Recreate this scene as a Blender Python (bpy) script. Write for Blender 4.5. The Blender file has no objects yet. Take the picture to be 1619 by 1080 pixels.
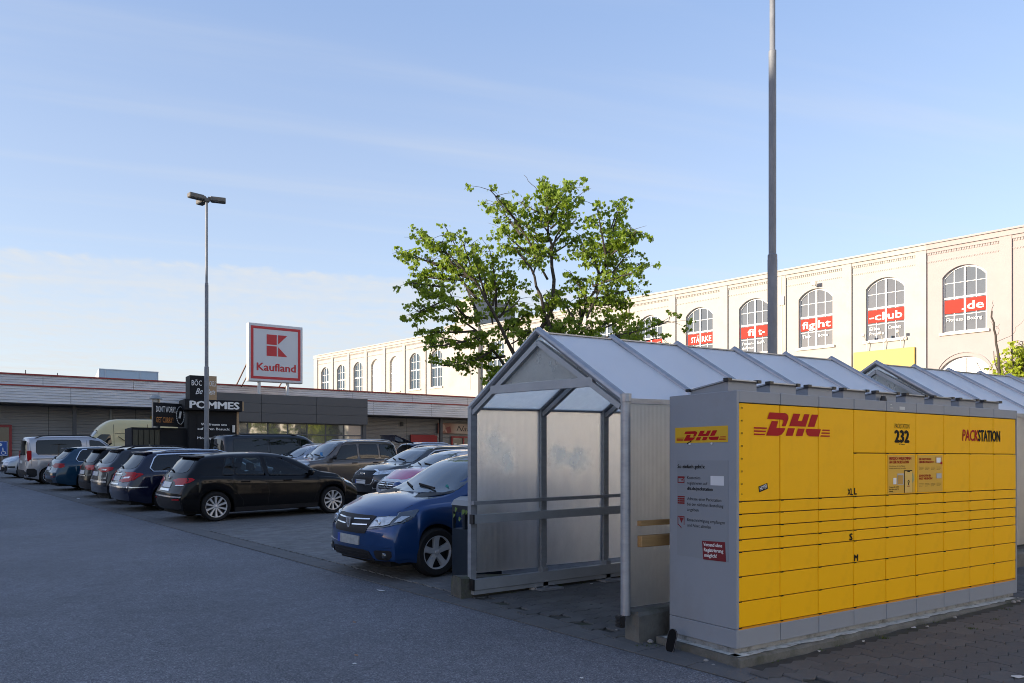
import bpy, bmesh, math, random
import numpy as np
from mathutils import Vector, Matrix
from mathutils.bvhtree import BVHTree
from mathutils.geometry import delaunay_2d_cdt
R = math.radians
rnd = random.Random(7)
SC = bpy.context.scene
COL = SC.collection

# ---------------------------------------------------------------- camera, sky, sun, exposure
YAW = -33.37
cam_data = bpy.data.cameras.new('camera')
cam_data.sensor_width = 36.0
cam_data.lens = 26.93
cam_data.shift_y = 0.1149
cam_data.clip_start = 0.05
cam_data.clip_end = 3000
cam = bpy.data.objects.new('camera', cam_data)
cam.location = (0, 0, 1.61)
cam.rotation_euler = (R(90), 0, R(YAW))
COL.objects.link(cam)
SC.camera = cam

SUN_EL, SUN_AZ = 9.0, 10.2          # sun low in the west: direction -x turned SUN_AZ towards +y
sdir = Vector((-math.cos(R(SUN_AZ)) * math.cos(R(SUN_EL)), math.sin(R(SUN_AZ)) * math.cos(R(SUN_EL)), math.sin(R(SUN_EL))))
sun_data = bpy.data.lights.new('sun', 'SUN')
sun_data.energy = 2.6
sun_data.angle = R(0.5)
sun_data.color = (1.0, 0.87, 0.71)
sun = bpy.data.objects.new('sun', sun_data)
sun.rotation_euler = (-sdir).to_track_quat('-Z', 'Y').to_euler()
COL.objects.link(sun)

W = bpy.data.worlds.new('World')
SC.world = W
W.use_nodes = True
nt = W.node_tree
nt.nodes.clear()
def wn(t, **k):
    n = nt.nodes.new(t)
    for a, b in k.items(): setattr(n, a, b)
    return n
def wl(a, b): nt.links.new(a, b)
def wmath(op, a, b=None, c=None, clamp=False):
    n = wn('ShaderNodeMath', operation=op, use_clamp=clamp)
    for i, x in enumerate((a, b, c)):
        if x is None: continue
        if isinstance(x, (int, float)): n.inputs[i].default_value = x
        else: wl(x, n.inputs[i])
    return n.outputs[0]
sky = wn('ShaderNodeTexSky', sky_type='NISHITA')
sky.sun_disc = False
sky.sun_elevation = R(SUN_EL)
sky.sun_rotation = math.atan2(sdir.x, sdir.y)
sky.altitude = 100; sky.air_density = 1.0; sky.dust_density = 1.0; sky.ozone_density = 3.0
tc = wn('ShaderNodeTexCoord')
sep = wn('ShaderNodeSeparateXYZ'); wl(tc.outputs['Generated'], sep.inputs[0])
zc = wmath('MAXIMUM', sep.outputs[2], 0.02)
px_ = wmath('DIVIDE', sep.outputs[0], zc); py_ = wmath('DIVIDE', sep.outputs[1], zc)
# cirrus sheet: in the plane of the cloud layer, beyond a straight edge, streaked along that edge
cn = wmath('ADD', wmath('MULTIPLY', px_, 0.2556), wmath('MULTIPLY', py_, 0.967))
ct = wmath('SUBTRACT', wmath('MULTIPLY', px_, 0.967), wmath('MULTIPLY', py_, 0.2556))
cv = wn('ShaderNodeCombineXYZ'); wl(wmath('MULTIPLY', ct, 0.35), cv.inputs[0]); wl(wmath('MULTIPLY', cn, 1.0), cv.inputs[1])
n1 = wn('ShaderNodeTexNoise'); n1.inputs['Scale'].default_value = 2.2; n1.inputs['Detail'].default_value = 7; n1.inputs['Roughness'].default_value = 0.6
wl(cv.outputs[0], n1.inputs['Vector'])
cv2 = wn('ShaderNodeCombineXYZ'); wl(wmath('MULTIPLY', ct, 3.2), cv2.inputs[0]); wl(wmath('MULTIPLY', cn, 1.6), cv2.inputs[1])
n2 = wn('ShaderNodeTexNoise'); n2.inputs['Scale'].default_value = 3.0; n2.inputs['Detail'].default_value = 5
wl(cv2.outputs[0], n2.inputs['Vector'])
cv3 = wn('ShaderNodeCombineXYZ'); wl(wmath('MULTIPLY', ct, 0.22), cv3.inputs[0]); wl(wmath('MULTIPLY', cn, 1.9), cv3.inputs[1])
n3 = wn('ShaderNodeTexNoise'); n3.inputs['Scale'].default_value = 1.7; n3.inputs['Detail'].default_value = 6
wl(cv3.outputs[0], n3.inputs['Vector'])
edge = wn('ShaderNodeMapRange', interpolation_type='SMOOTHSTEP')
wl(wmath('ADD', cn, wmath('MULTIPLY', wmath('SUBTRACT', n2.outputs[0], 0.5), 0.35)), edge.inputs[0])
edge.inputs[1].default_value = 4.15; edge.inputs[2].default_value = 4.36
body_ = wn('ShaderNodeMapRange'); wl(n1.outputs[0], body_.inputs[0])
body_.inputs[1].default_value = 0.25; body_.inputs[2].default_value = 0.75; body_.inputs[3].default_value = 0.25; body_.inputs[4].default_value = 1.0
sheet = wmath('MULTIPLY', edge.outputs[0], body_.outputs[0])
wisp = wn('ShaderNodeMapRange', interpolation_type='SMOOTHSTEP'); wl(n3.outputs[0], wisp.inputs[0])
wisp.inputs[1].default_value = 0.46; wisp.inputs[2].default_value = 0.85; wisp.inputs[3].default_value = 0.0; wisp.inputs[4].default_value = 0.34
# general thin veil that thickens to the horizon, as in the photograph
veil = 0.60
cl = wmath('ADD', 0.0, veil, clamp=True)
up_ = wn('ShaderNodeMapRange'); wl(sep.outputs[2], up_.inputs[0]); up_.inputs[1].default_value = -0.02; up_.inputs[2].default_value = 0.03
mixc = wn('ShaderNodeMix', data_type='RGBA')
wl(wmath('MULTIPLY', cl, up_.outputs[0]), mixc.inputs['Factor'])
lift = wn('ShaderNodeMix', data_type='RGBA', blend_type='MULTIPLY'); lift.inputs['Factor'].default_value = 1.0
wl(sky.outputs[0], lift.inputs['A']); lift.inputs['B'].default_value = (1.09, .87, .83, 1)
SKY_TINT = lift.inputs['B']
wl(lift.outputs['Result'], mixc.inputs['A'])
ramp = wn('ShaderNodeValToRGB'); wl(sep.outputs[2], ramp.inputs[0])
K = 1.0 / 0.54
els = ramp.color_ramp.elements
els[0].position = 0.0; els[1].position = 1.0
for p, c in ((0.0, (.66, .71, .77)), (.12, (.58, .66, .79)), (.22, (.56, .64, .78)), (.34, (.49, .585, .775)), (.5, (.36, .49, .765)), (1.0, (.20, .33, .66))):
    e = els[0] if p == 0 else els[1] if p == 1 else els.new(p)
    if p == 1: e = els[len(els) - 1]
    e.color = (*[x * K for x in c], 1)
wl(ramp.outputs[0], mixc.inputs['B'])
rip = wn('ShaderNodeMapRange'); wl(n2.outputs[0], rip.inputs[0]); rip.inputs[1].default_value = .3; rip.inputs[2].default_value = .7; rip.inputs[3].default_value = .55; rip.inputs[4].default_value = 1.1
mix2 = wn('ShaderNodeMix', data_type='RGBA'); mix2.inputs['B'].default_value = (1.42, 1.45, 1.47, 1)
wl(mixc.outputs['Result'], mix2.inputs['A']); wl(wmath('ADD', wmath('MULTIPLY', wmath('MULTIPLY', sheet, rip.outputs[0]), wmath('MULTIPLY', up_.outputs[0], 0.9)), wmath('MULTIPLY', wisp.outputs[0], 0.9), clamp=True), mix2.inputs['Factor'])
bg = wn('ShaderNodeBackground'); bg.inputs[1].default_value = 0.15
wl(mix2.outputs['Result'], bg.inputs[0])
wo = wn('ShaderNodeOutputWorld'); wl(bg.outputs[0], wo.inputs[0])
SC.view_settings.view_transform = 'Standard'
SC.view_settings.look = 'None'
SC.view_settings.exposure = 1.9
SC.view_settings.gamma = 1.0
SC.view_settings.use_curve_mapping = False
SC.render.engine = 'CYCLES'
SC.cycles.use_denoising = True
SC.cycles.filter_width = 1.0
SC.cycles.max_bounces = 10
SC.cycles.transmission_bounces = 8
SC.cycles.transparent_max_bounces = 12
SC.cycles.caustics_reflective = False
SC.cycles.caustics_refractive = False
SC.cycles.sample_clamp_indirect = 6.0

# ---------------------------------------------------------------- ground shape (the lot rises gently away from the road)
def g(u, v): return 0.015 * max(-30.0, min(10.0, u - 4.67)) + 0.0225 * max(-60.0, min(58.0, v - 3.93))
def border(v): return 4.95 - 0.137 * v          # asphalt to the west of it, pavers to the east

# ---------------------------------------------------------------- materials
MATS = {}
def mat(name, col, rough=0.6, metal=0.0, var=0.0, vscale=6.0, bump=0.0, bscale=60.0, coat=0.0, spec=0.5, dirt=None, stretch=None, rvar=0.0, emit=0.0):
    """Principled material; var = tone variation by noise, dirt = (colour, amount, scale) blotches, bump = fine relief."""
    if name in MATS: return MATS[name]
    m = bpy.data.materials.new(name); m.use_nodes = True
    t = m.node_tree; b = t.nodes['Principled BSDF']
    b.inputs['Roughness'].default_value = rough; b.inputs['Metallic'].default_value = metal
    b.inputs['Coat Weight'].default_value = coat; b.inputs['Coat Roughness'].default_value = 0.04
    b.inputs['Specular IOR Level'].default_value = spec
    b.inputs['Base Color'].default_value = (*col, 1)
    def N(k): return t.nodes.new(k)
    co = N('ShaderNodeTexCoord'); vec = co.outputs['Object']
    if stretch:
        mp = N('ShaderNodeMapping'); mp.inputs['Scale'].default_value = stretch
        t.links.new(vec, mp.inputs[0]); vec = mp.outputs[0]
    src = None
    if var:
        n = N('ShaderNodeTexNoise'); n.inputs['Scale'].default_value = vscale; n.inputs['Detail'].default_value = 6; n.inputs['Roughness'].default_value = .65
        t.links.new(vec, n.inputs['Vector'])
        r = N('ShaderNodeMapRange'); r.inputs[1].default_value = .25; r.inputs[2].default_value = .75
        r.inputs[3].default_value = 1 - var; r.inputs[4].default_value = 1 + var
        t.links.new(n.outputs[0], r.inputs[0])
        x = N('ShaderNodeVectorMath'); x.operation = 'SCALE'; x.inputs[0].default_value = col
        t.links.new(r.outputs[0], x.inputs['Scale']); src = x.outputs[0]
        if rvar:
            q = N('ShaderNodeMapRange'); q.inputs[1].default_value = .3; q.inputs[2].default_value = .7
            q.inputs[3].default_value = rough - rvar; q.inputs[4].default_value = rough + rvar
            t.links.new(n.outputs[0], q.inputs[0]); t.links.new(q.outputs[0], b.inputs['Roughness'])
    if dirt:
        dc, amt, ds = dirt
        n = N('ShaderNodeTexNoise'); n.inputs['Scale'].default_value = ds; n.inputs['Detail'].default_value = 8; n.inputs['Roughness'].default_value = .7
        t.links.new(vec, n.inputs['Vector'])
        r = N('ShaderNodeMapRange'); r.inputs[1].default_value = .5; r.inputs[2].default_value = .68; r.inputs[3].default_value = 0; r.inputs[4].default_value = amt
        t.links.new(n.outputs[0], r.inputs[0])
        x = N('ShaderNodeMix'); x.data_type = 'RGBA'; x.inputs['B'].default_value = (*dc, 1)
        if src: t.links.new(src, x.inputs['A'])
        else: x.inputs['A'].default_value = (*col, 1)
        t.links.new(r.outputs[0], x.inputs['Factor']); src = x.outputs['Result']
    if src: t.links.new(src, b.inputs['Base Color'])
    if bump:
        n = N('ShaderNodeTexNoise'); n.inputs['Scale'].default_value = bscale; n.inputs['Detail'].default_value = 4
        t.links.new(vec, n.inputs['Vector'])
        bp = N('ShaderNodeBump'); bp.inputs['Strength'].default_value = 1.0; bp.inputs['Distance'].default_value = bump
        t.links.new(n.outputs[0], bp.inputs['Height']); t.links.new(bp.outputs[0], b.inputs['Normal'])
    if emit:
        b.inputs['Emission Color'].default_value = (*col, 1); b.inputs['Emission Strength'].default_value = emit
    MATS[name] = m
    return m

# ---------------------------------------------------------------- object helpers
def tag(o, label=None, cat=None, group=None, kind=None):
    if label: o['label'] = label
    if cat: o['category'] = cat
    if group: o['group'] = group
    if kind: o['kind'] = kind
    return o
def thing(name, label, cat, loc=(0, 0, 0), rz=0.0, group=None, M=None):
    o = bpy.data.objects.new(name, None); COL.objects.link(o)
    o.empty_display_size = 0.2
    if M is not None: o.matrix_world = M
    else: o.location = loc; o.rotation_euler = (0, 0, rz)
    return tag(o, label, cat, group)
def obj(name, me, parent=None, loc=(0, 0, 0), rot=(0, 0, 0)):
    o = bpy.data.objects.new(name, me); COL.objects.link(o)
    o.location = loc; o.rotation_euler = rot
    if parent is not None: o.parent = parent
    return o
def copy_tree(o, parent=None):
    c = o.copy(); COL.objects.link(c)
    if parent is not None: c.parent = parent
    for ch in list(o.children): copy_tree(ch, c)
    return c

class MB:
    """collects shapes into one mesh"""
    def __init__(s): s.v = []; s.f = []
    def add(s, V, F):
        n = len(s.v); s.v += [tuple(p) for p in V]; s.f += [tuple(i + n for i in f) for f in F]; return s
    def box(s, x0, y0, z0, x1, y1, z1, M=None, bev=0.0):
        if bev:
            b = bev
            X = [x0, x0 + b, x1 - b, x1]; Y = [y0, y0 + b, y1 - b, y1]; Z = [z0, z0 + b, z1 - b, z1]
            V = []; idx = {}
            def P(i, j, k):
                key = (i, j, k)
                if key not in idx: idx[key] = len(V); V.append((X[i], Y[j], Z[k]))
                return idx[key]
            F = []
            a, c = 1, 2
            F += [(P(a, a, 0), P(a, c, 0), P(c, c, 0), P(c, a, 0)), (P(a, a, 3), P(c, a, 3), P(c, c, 3), P(a, c, 3)),
                  (P(a, 0, a), P(c, 0, a), P(c, 0, c), P(a, 0, c)), (P(a, 3, a), P(a, 3, c), P(c, 3, c), P(c, 3, a)),
                  (P(0, a, a), P(0, a, c), P(0, c, c), P(0, c, a)), (P(3, a, a), P(3, c, a), P(3, c, c), P(3, a, c))]
            for j, jj in ((a, 0), (c, 3)):
                for k, kk in ((a, 0), (c, 3)):
                    F.append((P(a, jj, k), P(c, jj, k), P(c, j, kk), P(a, j, kk)))
                    F.append((P(jj, a, k), P(jj, c, k), P(j, c, kk), P(j, a, kk)))
                    F.append((P(jj, k, a), P(jj, k, c), P(j, kk, c), P(j, kk, a)))
            for i, ii in ((a, 0), (c, 3)):
                for j, jj in ((a, 0), (c, 3)):
                    for k, kk in ((a, 0), (c, 3)): F.append((P(ii, j, k), P(i, jj, k), P(i, j, kk)))
        else:
            V = [(x, y, z) for x in (x0, x1) for y in (y0, y1) for z in (z0, z1)]
            F = [(0, 1, 3, 2), (4, 6, 7, 5), (0, 4, 5, 1), (2, 3, 7, 6), (0, 2, 6, 4), (1, 5, 7, 3)]
        if M is not None: V = [tuple(M @ Vector(p)) for p in V]
        return s.add(V, F)
    def bar(s, a, b, w, h, up=(0, 0, 1)):
        a = Vector(a); b = Vector(b); d = b - a; L = d.length; d /= L
        r = d.cross(Vector(up)).normalized(); q = r.cross(d)
        V = [p + r * i * w / 2 + q * j * h / 2 for p in (a, b) for i, j in ((-1, -1), (1, -1), (1, 1), (-1, 1))]
        return s.add(V, [(0, 1, 2, 3), (7, 6, 5, 4), (0, 4, 5, 1), (1, 5, 6, 2), (2, 6, 7, 3), (3, 7, 4, 0)])
    def tube(s, pts, rad, n=8, cap=True):
        pts = [Vector(p) for p in pts]
        if isinstance(rad, (int, float)): rad = [rad] * len(pts)
        V = []; F = []
        ref = None
        for i, p in enumerate(pts):
            d = (pts[min(i + 1, len(pts) - 1)] - pts[max(i - 1, 0)]).normalized()
            if ref is None:
                ref = d.orthogonal().normalized()
            ref = (ref - d * ref.dot(d)).normalized()
            q = d.cross(ref)
            for k in range(n):
                a = 2 * math.pi * k / n
                V.append(p + (ref * math.cos(a) + q * math.sin(a)) * rad[i])
        for i in range(len(pts) - 1):
            for k in range(n):
                F.append((i * n + k, i * n + (k + 1) % n, (i + 1) * n + (k + 1) % n, (i + 1) * n + k))
        if cap:
            F.append(tuple(range(n))[::-1]); F.append(tuple(range((len(pts) - 1) * n, len(pts) * n)))
        return s.add(V, F)
    def lathe(s, prof, n=24, axis='z', c=(0, 0, 0), closed=False):
        """prof: (radius, height)"""
        V = []; F = []; m = len(prof)
        for k in range(n):
            a = 2 * math.pi * k / n; ca, sa = math.cos(a), math.sin(a)
            for r, h in prof:
                p = {'z': (r * ca, r * sa, h), 'y': (r * ca, h, r * sa), 'x': (h, r * ca, r * sa)}[axis]
                V.append((p[0] + c[0], p[1] + c[1], p[2] + c[2]))
        for k in range(n):
            k2 = (k + 1) % n
            for i in range(m if closed else m - 1):
                j = (i + 1) % m
                F.append((k * m + i, k2 * m + i, k2 * m + j, k * m + j))
        return s.add(V, F)
    def poly(s, pts, depth=None):
        """flat polygon of 3-D points, thickened by the vector depth"""
        n = len(pts); pts = [Vector(p) for p in pts]
        if depth is None: return s.add(pts, [tuple(range(n))])
        d = Vector(depth)
        V = pts + [p + d for p in pts]
        return s.add(V, [tuple(range(n))[::-1], tuple(range(n, 2 * n))] + [(i, (i + 1) % n, n + (i + 1) % n, n + i) for i in range(n)])
    def quad(s, a, b, c, d): return s.add([a, b, c, d], [(0, 1, 2, 3)])
    def mesh(s, name, m, smooth=None, fix=True):
        me = bpy.data.meshes.new(name); me.from_pydata([tuple(p) for p in s.v], [], s.f)
        if fix:
            bm = bmesh.new(); bm.from_mesh(me); bmesh.ops.recalc_face_normals(bm, faces=bm.faces); bm.to_mesh(me); bm.free()
        if smooth is not None:
            for p in me.polygons: p.use_smooth = True
            me.set_sharp_from_angle(angle=R(smooth))
        if m is not None: me.materials.append(m)
        return me
    def build(s, name, m, parent=None, smooth=None, loc=(0, 0, 0), rot=(0, 0, 0), fix=True):
        return obj(name, s.mesh(name, m, smooth, fix), parent, loc, rot)

TEXT = {}
def text2d(body, bold=0.0, shear=0.0, spacing=1.0):
    key = (body, bold, shear, spacing)
    if key in TEXT: return TEXT[key]
    cu = bpy.data.curves.new('txt', 'FONT'); cu.body = body; cu.size = 1; cu.offset = bold; cu.resolution_u = 2; cu.shear = shear; cu.space_character = spacing
    o = bpy.data.objects.new('txt', cu)
    me = bpy.data.meshes.new_from_object(o)
    V = [(v.co.x, v.co.y) for v in me.vertices]; F = [tuple(p.vertices) for p in me.polygons]
    bpy.data.objects.remove(o); bpy.data.meshes.remove(me); bpy.data.curves.remove(cu)
    TEXT[key] = (V, F)
    return V, F
def put_text(mb, body, o, right, up, w=None, h=None, bold=0.0, shear=0.0, center=False, spacing=1.0, fit=None):
    """adds flat lettering to mb: lower left corner at o, capital height h, optionally squeezed to width w"""
    V, F = text2d(body, 0.0, shear, spacing)
    if not V: return mb
    x0 = min(p[0] for p in V); x1 = max(p[0] for p in V)
    sy = h / 0.70; sx = sy
    if w: sx = w / (x1 - x0)
    o = Vector(o); right = Vector(right).normalized(); up = Vector(up).normalized()
    cx = (x0 + x1) / 2 if center else x0
    nrm = right.cross(up) * .0003
    shifts = [(0, 0)] if bold <= 0 else [(-bold, 0), (bold, 0), (0, bold * .7), (0, -bold * .5)]      # heavier strokes: the same print laid down again, a hair wider
    for k, (a, b) in enumerate(shifts):
        mb.add([o + right * ((x - cx + a) * sx) + up * ((y + b) * sy) + nrm * k for x, y in V], F)
    return mb

def pch(pts):
    """monotone cubic through control points -> function"""
    xs = np.array([p[0] for p in pts], float); ys = np.array([p[1] for p in pts], float)
    h = np.diff(xs); d = np.diff(ys) / h
    m = np.zeros(len(xs))
    for i in range(1, len(xs) - 1):
        if d[i - 1] * d[i] > 0:
            w1 = 2 * h[i] + h[i - 1]; w2 = h[i] + 2 * h[i - 1]
            m[i] = (w1 + w2) / (w1 / d[i - 1] + w2 / d[i])
    m[0] = d[0]; m[-1] = d[-1]
    def f(x):
        x = min(max(x, xs[0]), xs[-1]); i = int(min(max(np.searchsorted(xs, x) - 1, 0), len(h) - 1))
        t = (x - xs[i]) / h[i]; t2 = t * t; t3 = t2 * t
        return (2 * t3 - 3 * t2 + 1) * ys[i] + (t3 - 2 * t2 + t) * h[i] * m[i] + (-2 * t3 + 3 * t2) * ys[i + 1] + (t3 - t2) * h[i] * m[i + 1]
    return f
def sstep(a, b, x):
    t = min(max((x - a) / (b - a), 0.0), 1.0); return t * t * (3 - 2 * t)
# ================================================================ GROUND
def asphalt_material():
    m = bpy.data.materials.new('asphalt'); m.use_nodes = True
    t = m.node_tree; b = t.nodes['Principled BSDF']; N = t.nodes.new; L = t.links.new
    co = N('ShaderNodeTexCoord')
    vo = N('ShaderNodeTexVoronoi'); vo.inputs['Scale'].default_value = 115; L(co.outputs['Object'], vo.inputs['Vector'])
    big = N('ShaderNodeTexNoise'); big.inputs['Scale'].default_value = .45; big.inputs['Detail'].default_value = 7; big.inputs['Roughness'].default_value = .62; L(co.outputs['Object'], big.inputs['Vector'])
    mid = N('ShaderNodeTexNoise'); mid.inputs['Scale'].default_value = 5.5; mid.inputs['Detail'].default_value = 6; mid.inputs['Roughness'].default_value = .7; L(co.outputs['Object'], mid.inputs['Vector'])
    sp = N('ShaderNodeSeparateColor'); L(vo.outputs['Color'], sp.inputs[0])
    r = N('ShaderNodeValToRGB'); L(sp.outputs[0], r.inputs[0])
    e = r.color_ramp.elements; e[0].position = 0; e[0].color = (.066, .069, .079, 1); e[1].position = .55; e[1].color = (.136, .142, .160, 1)
    x = e.new(.85); x.color = (.18, .187, .205, 1); x = e.new(.97); x.color = (.27, .275, .29, 1)
    mr = N('ShaderNodeMapRange'); L(big.outputs[0], mr.inputs[0]); mr.inputs[1].default_value = .3; mr.inputs[2].default_value = .7; mr.inputs[3].default_value = .80; mr.inputs[4].default_value = 1.16
    mr2 = N('ShaderNodeMapRange'); L(mid.outputs[0], mr2.inputs[0]); mr2.inputs[1].default_value = .3; mr2.inputs[2].default_value = .7; mr2.inputs[3].default_value = .84; mr2.inputs[4].default_value = 1.12
    mu = N('ShaderNodeMath'); mu.operation = 'MULTIPLY'; L(mr.outputs[0], mu.inputs[0]); L(mr2.outputs[0], mu.inputs[1])
    sc = N('ShaderNodeVectorMath'); sc.operation = 'SCALE'; L(r.outputs[0], sc.inputs[0]); L(mu.outputs[0], sc.inputs['Scale'])
    L(sc.outputs[0], b.inputs['Base Color'])
    b.inputs['Roughness'].default_value = .72; b.inputs['Specular IOR Level'].default_value = .45
    ad = N('ShaderNodeMath'); ad.operation = 'ADD'; L(vo.outputs['Distance'], ad.inputs[0]); L(mid.outputs[0], ad.inputs[1])
    bp = N('ShaderNodeBump'); bp.inputs['Distance'].default_value = .006; L(ad.outputs[0], bp.inputs['Height']); L(bp.outputs[0], b.inputs['Normal'])
    return m
def paver_field_material():
    m = bpy.data.materials.new('far pavers'); m.use_nodes = True
    t = m.node_tree; b = t.nodes['Principled BSDF']; N = t.nodes.new; L = t.links.new
    co = N('ShaderNodeTexCoord'); mp = N('ShaderNodeMapping'); mp.inputs['Rotation'].default_value = (0, 0, -R(7.8)); L(co.outputs['Object'], mp.inputs[0])
    br = N('ShaderNodeTexBrick'); br.inputs['Scale'].default_value = 1.0; br.inputs['Brick Width'].default_value = .206; br.inputs['Row Height'].default_value = .106; br.inputs['Mortar Size'].default_value = .006
    br.inputs['Color1'].default_value = (.12, .12, .119, 1); br.inputs['Color2'].default_value = (.155, .155, .154, 1); br.inputs['Mortar'].default_value = (.07, .07, .068, 1)
    L(mp.outputs[0], br.inputs['Vector'])
    n = N('ShaderNodeTexNoise'); n.inputs['Scale'].default_value = .6; n.inputs['Detail'].default_value = 8; n.inputs['Roughness'].default_value = .65; L(co.outputs['Object'], n.inputs['Vector'])
    mr = N('ShaderNodeMapRange'); L(n.outputs[0], mr.inputs[0]); mr.inputs[1].default_value = .3; mr.inputs[2].default_value = .7; mr.inputs[3].default_value = .7; mr.inputs[4].default_value = 1.25
    sc = N('ShaderNodeVectorMath'); sc.operation = 'SCALE'; L(br.outputs[0], sc.inputs[0]); L(mr.outputs[0], sc.inputs['Scale']); L(sc.outputs[0], b.inputs['Base Color'])
    b.inputs['Roughness'].default_value = .8
    bp = N('ShaderNodeBump'); bp.inputs['Distance'].default_value = .006; bp.invert = True; L(br.outputs['Fac'], bp.inputs['Height']); L(bp.outputs[0], b.inputs['Normal'])
    return m
M_ASPH = asphalt_material(); M_PAVF = paver_field_material()
M_PAVER = mat('grey paver', (.076, .077, .078), .8, var=.28, vscale=2.2, bump=.002, bscale=140, dirt=((.045, .045, .03), .5, 3.0))
M_PAVER2 = mat('grey paver worn', (.092, .093, .093), .8, var=.25, vscale=2.2, bump=.002, bscale=140, dirt=((.045, .045, .03), .5, 3.0))
M_JOINT = mat('joint sand', (.042, .042, .038), .95, var=.4, vscale=9, dirt=((.03, .045, .012), .7, 2.0))
M_CONC = mat('weathered concrete', (.125, .122, .108), .9, var=.35, vscale=5, bump=.006, bscale=40, dirt=((.04, .048, .02), .8, 2.6))
M_CONCT = mat('slab top with pale render', (.5, .5, .46), .9, var=.3, vscale=8, bump=.006, bscale=30, dirt=((.10, .10, .075), .95, 11.0))

def ground_sheet(name, us, vs, dz, m, keep=None, kind='structure'):
    mb = MB(); idx = {}
    for u in us:
        for v in vs: idx[(u, v)] = len(mb.v); mb.v.append((u, v, g(u, v) + dz))
    for a, b in zip(us[:-1], us[1:]):
        for c, d in zip(vs[:-1], vs[1:]): mb.f.append((idx[(a, c)], idx[(b, c)], idx[(b, d)], idx[(a, d)]))
    return tag(mb.build(name, m, smooth=60), kind=kind)
ground_sheet('ground', [-900, -300, -100, -25.33, -8, 0, 4.67, 14.67, 40, 100, 300, 900], [-900, -300, -60, -20, 0, 3.93, 20, 40, 61.93, 120, 300, 900], 0.0, M_ASPH)
# paved bays of the car park, in strips that follow the slanted border
def paved_strip(name, v0, v1, u1, dz, m, n=8, off=0.0):
    mb = MB()
    vs = [v0 + (v1 - v0) * i / n for i in range(n + 1)]
    for v in vs:
        a = border(v) + off
        for u in ([a] + [x for x in (4.67, 14.67) if a < x < u1] * 1 + [u1]): pass
    rows = []
    for v in vs:
        a = border(v) + off
        us = [a + (min(14.67, u1) - a) * k / 4 for k in range(5)] + ([u1] if u1 > 14.67 else [])
        rows.append([(u, v, g(u, v) + dz) for u in us])
    for r0, r1 in zip(rows[:-1], rows[1:]):
        for k in range(len(r0) - 1): mb.quad(r0[k], r0[k + 1], r1[k + 1], r1[k])
    return tag(mb.build(name, m, smooth=60), kind='structure')
paved_strip('parking_bays', 15.4, 55, 45, .006, M_PAVF, 16)
pave_base = paved_strip('paved_forecourt', 0.4, 15.4, 30, .004, M_JOINT, 8)

def paver_poly(L, Wd, amp, gap):
    """one interlocking stone: long edges follow a zigzag of half the stone's length"""
    xs = [k / 8 for k in range(9)]; off = [0, 1, 0, -1, 0, 1, 0, -1, 0]
    lo = [((x * L), o * amp) for x, o in zip(xs, off)]
    hi = [((x * L), Wd + o * amp) for x, o in zip(xs, off)]
    P = lo + hi[::-1]
    cx, cy = L / 2, Wd / 2
    return [(cx + (x - cx) * (1 - 2 * gap / L), cy + (y - cy) * (1 - 2 * gap / Wd)) for x, y in P]
def brick_poly(L, Wd, gap): return [(gap, gap), (L - gap, gap), (L - gap, Wd - gap), (gap, Wd - gap)]
def stone(mb, P, T, h, bev=.0025):
    """raised stone with bevelled rim; T maps (x, y, z) to the world"""
    n = len(P); cx = sum(p[0] for p in P) / n; cy = sum(p[1] for p in P) / n
    k = 1 - bev / .05
    V = [T(x, y, 0) for x, y in P] + [T(x, y, h - bev) for x, y in P] + [T(cx + (x - cx) * (1 - bev / .09), cy + (y - cy) * k, h) for x, y in P]
    F = [tuple(range(2 * n, 3 * n))]
    for i in range(n):
        j = (i + 1) % n
        F += [(i, j, n + j, n + i), (n + i, n + j, 2 * n + j, 2 * n + i)]
    mb.add(V, F)
LZ, WZ = .33, .165
ZP = paver_poly(LZ, WZ, .020, .002)
stones = []
def zig_region(inside, u0, u1, v0, v1, out):
    for j in range(int(v0 / WZ), int(v1 / WZ) + 1):
        for i in range(int(u0 / LZ) - 1, int(u1 / LZ) + 1):
            u = i * LZ + (j % 2) * LZ / 2; v = j * WZ
            if inside(u + LZ / 2, v + WZ / 2): out.append((u, v))
front = []
zig_region(lambda u, v: u > border(v) + .34 and not (4.45 < u < 9.6 and v > 3.86), 4.4, 13.5, 1.0, 4.4, front)
inner = []
zig_region(lambda u, v: u > border(v) + .34 and not (u < 9.8 and v < 5.0), 3.8, 12.5, 4.95, 7.6, inner)
zig_region(lambda u, v: u < 12.5, 9.75, 12.5, 3.9, 4.95, inner)
front.sort(key=lambda p: (p[0] + .1) ** 2 * .6 + (p[1]) ** 2 * .6 - 2.2 * (p[1] < 3.9))
shared = {}
for k in range(3):
    mb = MB(); stone(mb, ZP, lambda x, y, z: (x, y, z), .016); shared[k] = mb.mesh('paver', [M_PAVER, M_PAVER2, M_PAVER][k])
def visible(u, v):
    X = .8351 * u - .5501 * v; Y = .5501 * u + .8351 * v
    return abs(X / max(Y, .1)) < .70 and Y > 4.4
front_vis = [p for p in front if visible(p[0] + .1, p[1] + .05)]
near, rest = front_vis[:300], front_vis[300:] + inner + [p for p in front if p not in set(front_vis)]
for (u, v) in near:
    o = obj('paver', shared[rnd.randrange(3)], pave_base, (u, v, g(u + .11, v + .05) + .004 + rnd.uniform(-.0015, .0015)),
            (rnd.gauss(.0225, .0035), rnd.gauss(-.015, .0025), rnd.gauss(0, .003)))
mbs = [MB(), MB()]
for (u, v) in rest:
    dz = rnd.uniform(-.0015, .0015)
    stone(mbs[rnd.randrange(2)], ZP, lambda x, y, z: (u + x, v + y, g(u + x, v + y) + .004 + z + dz), .016)
for k in range(2): tag(mbs[k].build('pavers', [M_PAVER, M_PAVER2][k], pave_base), kind='stuff')
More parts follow.
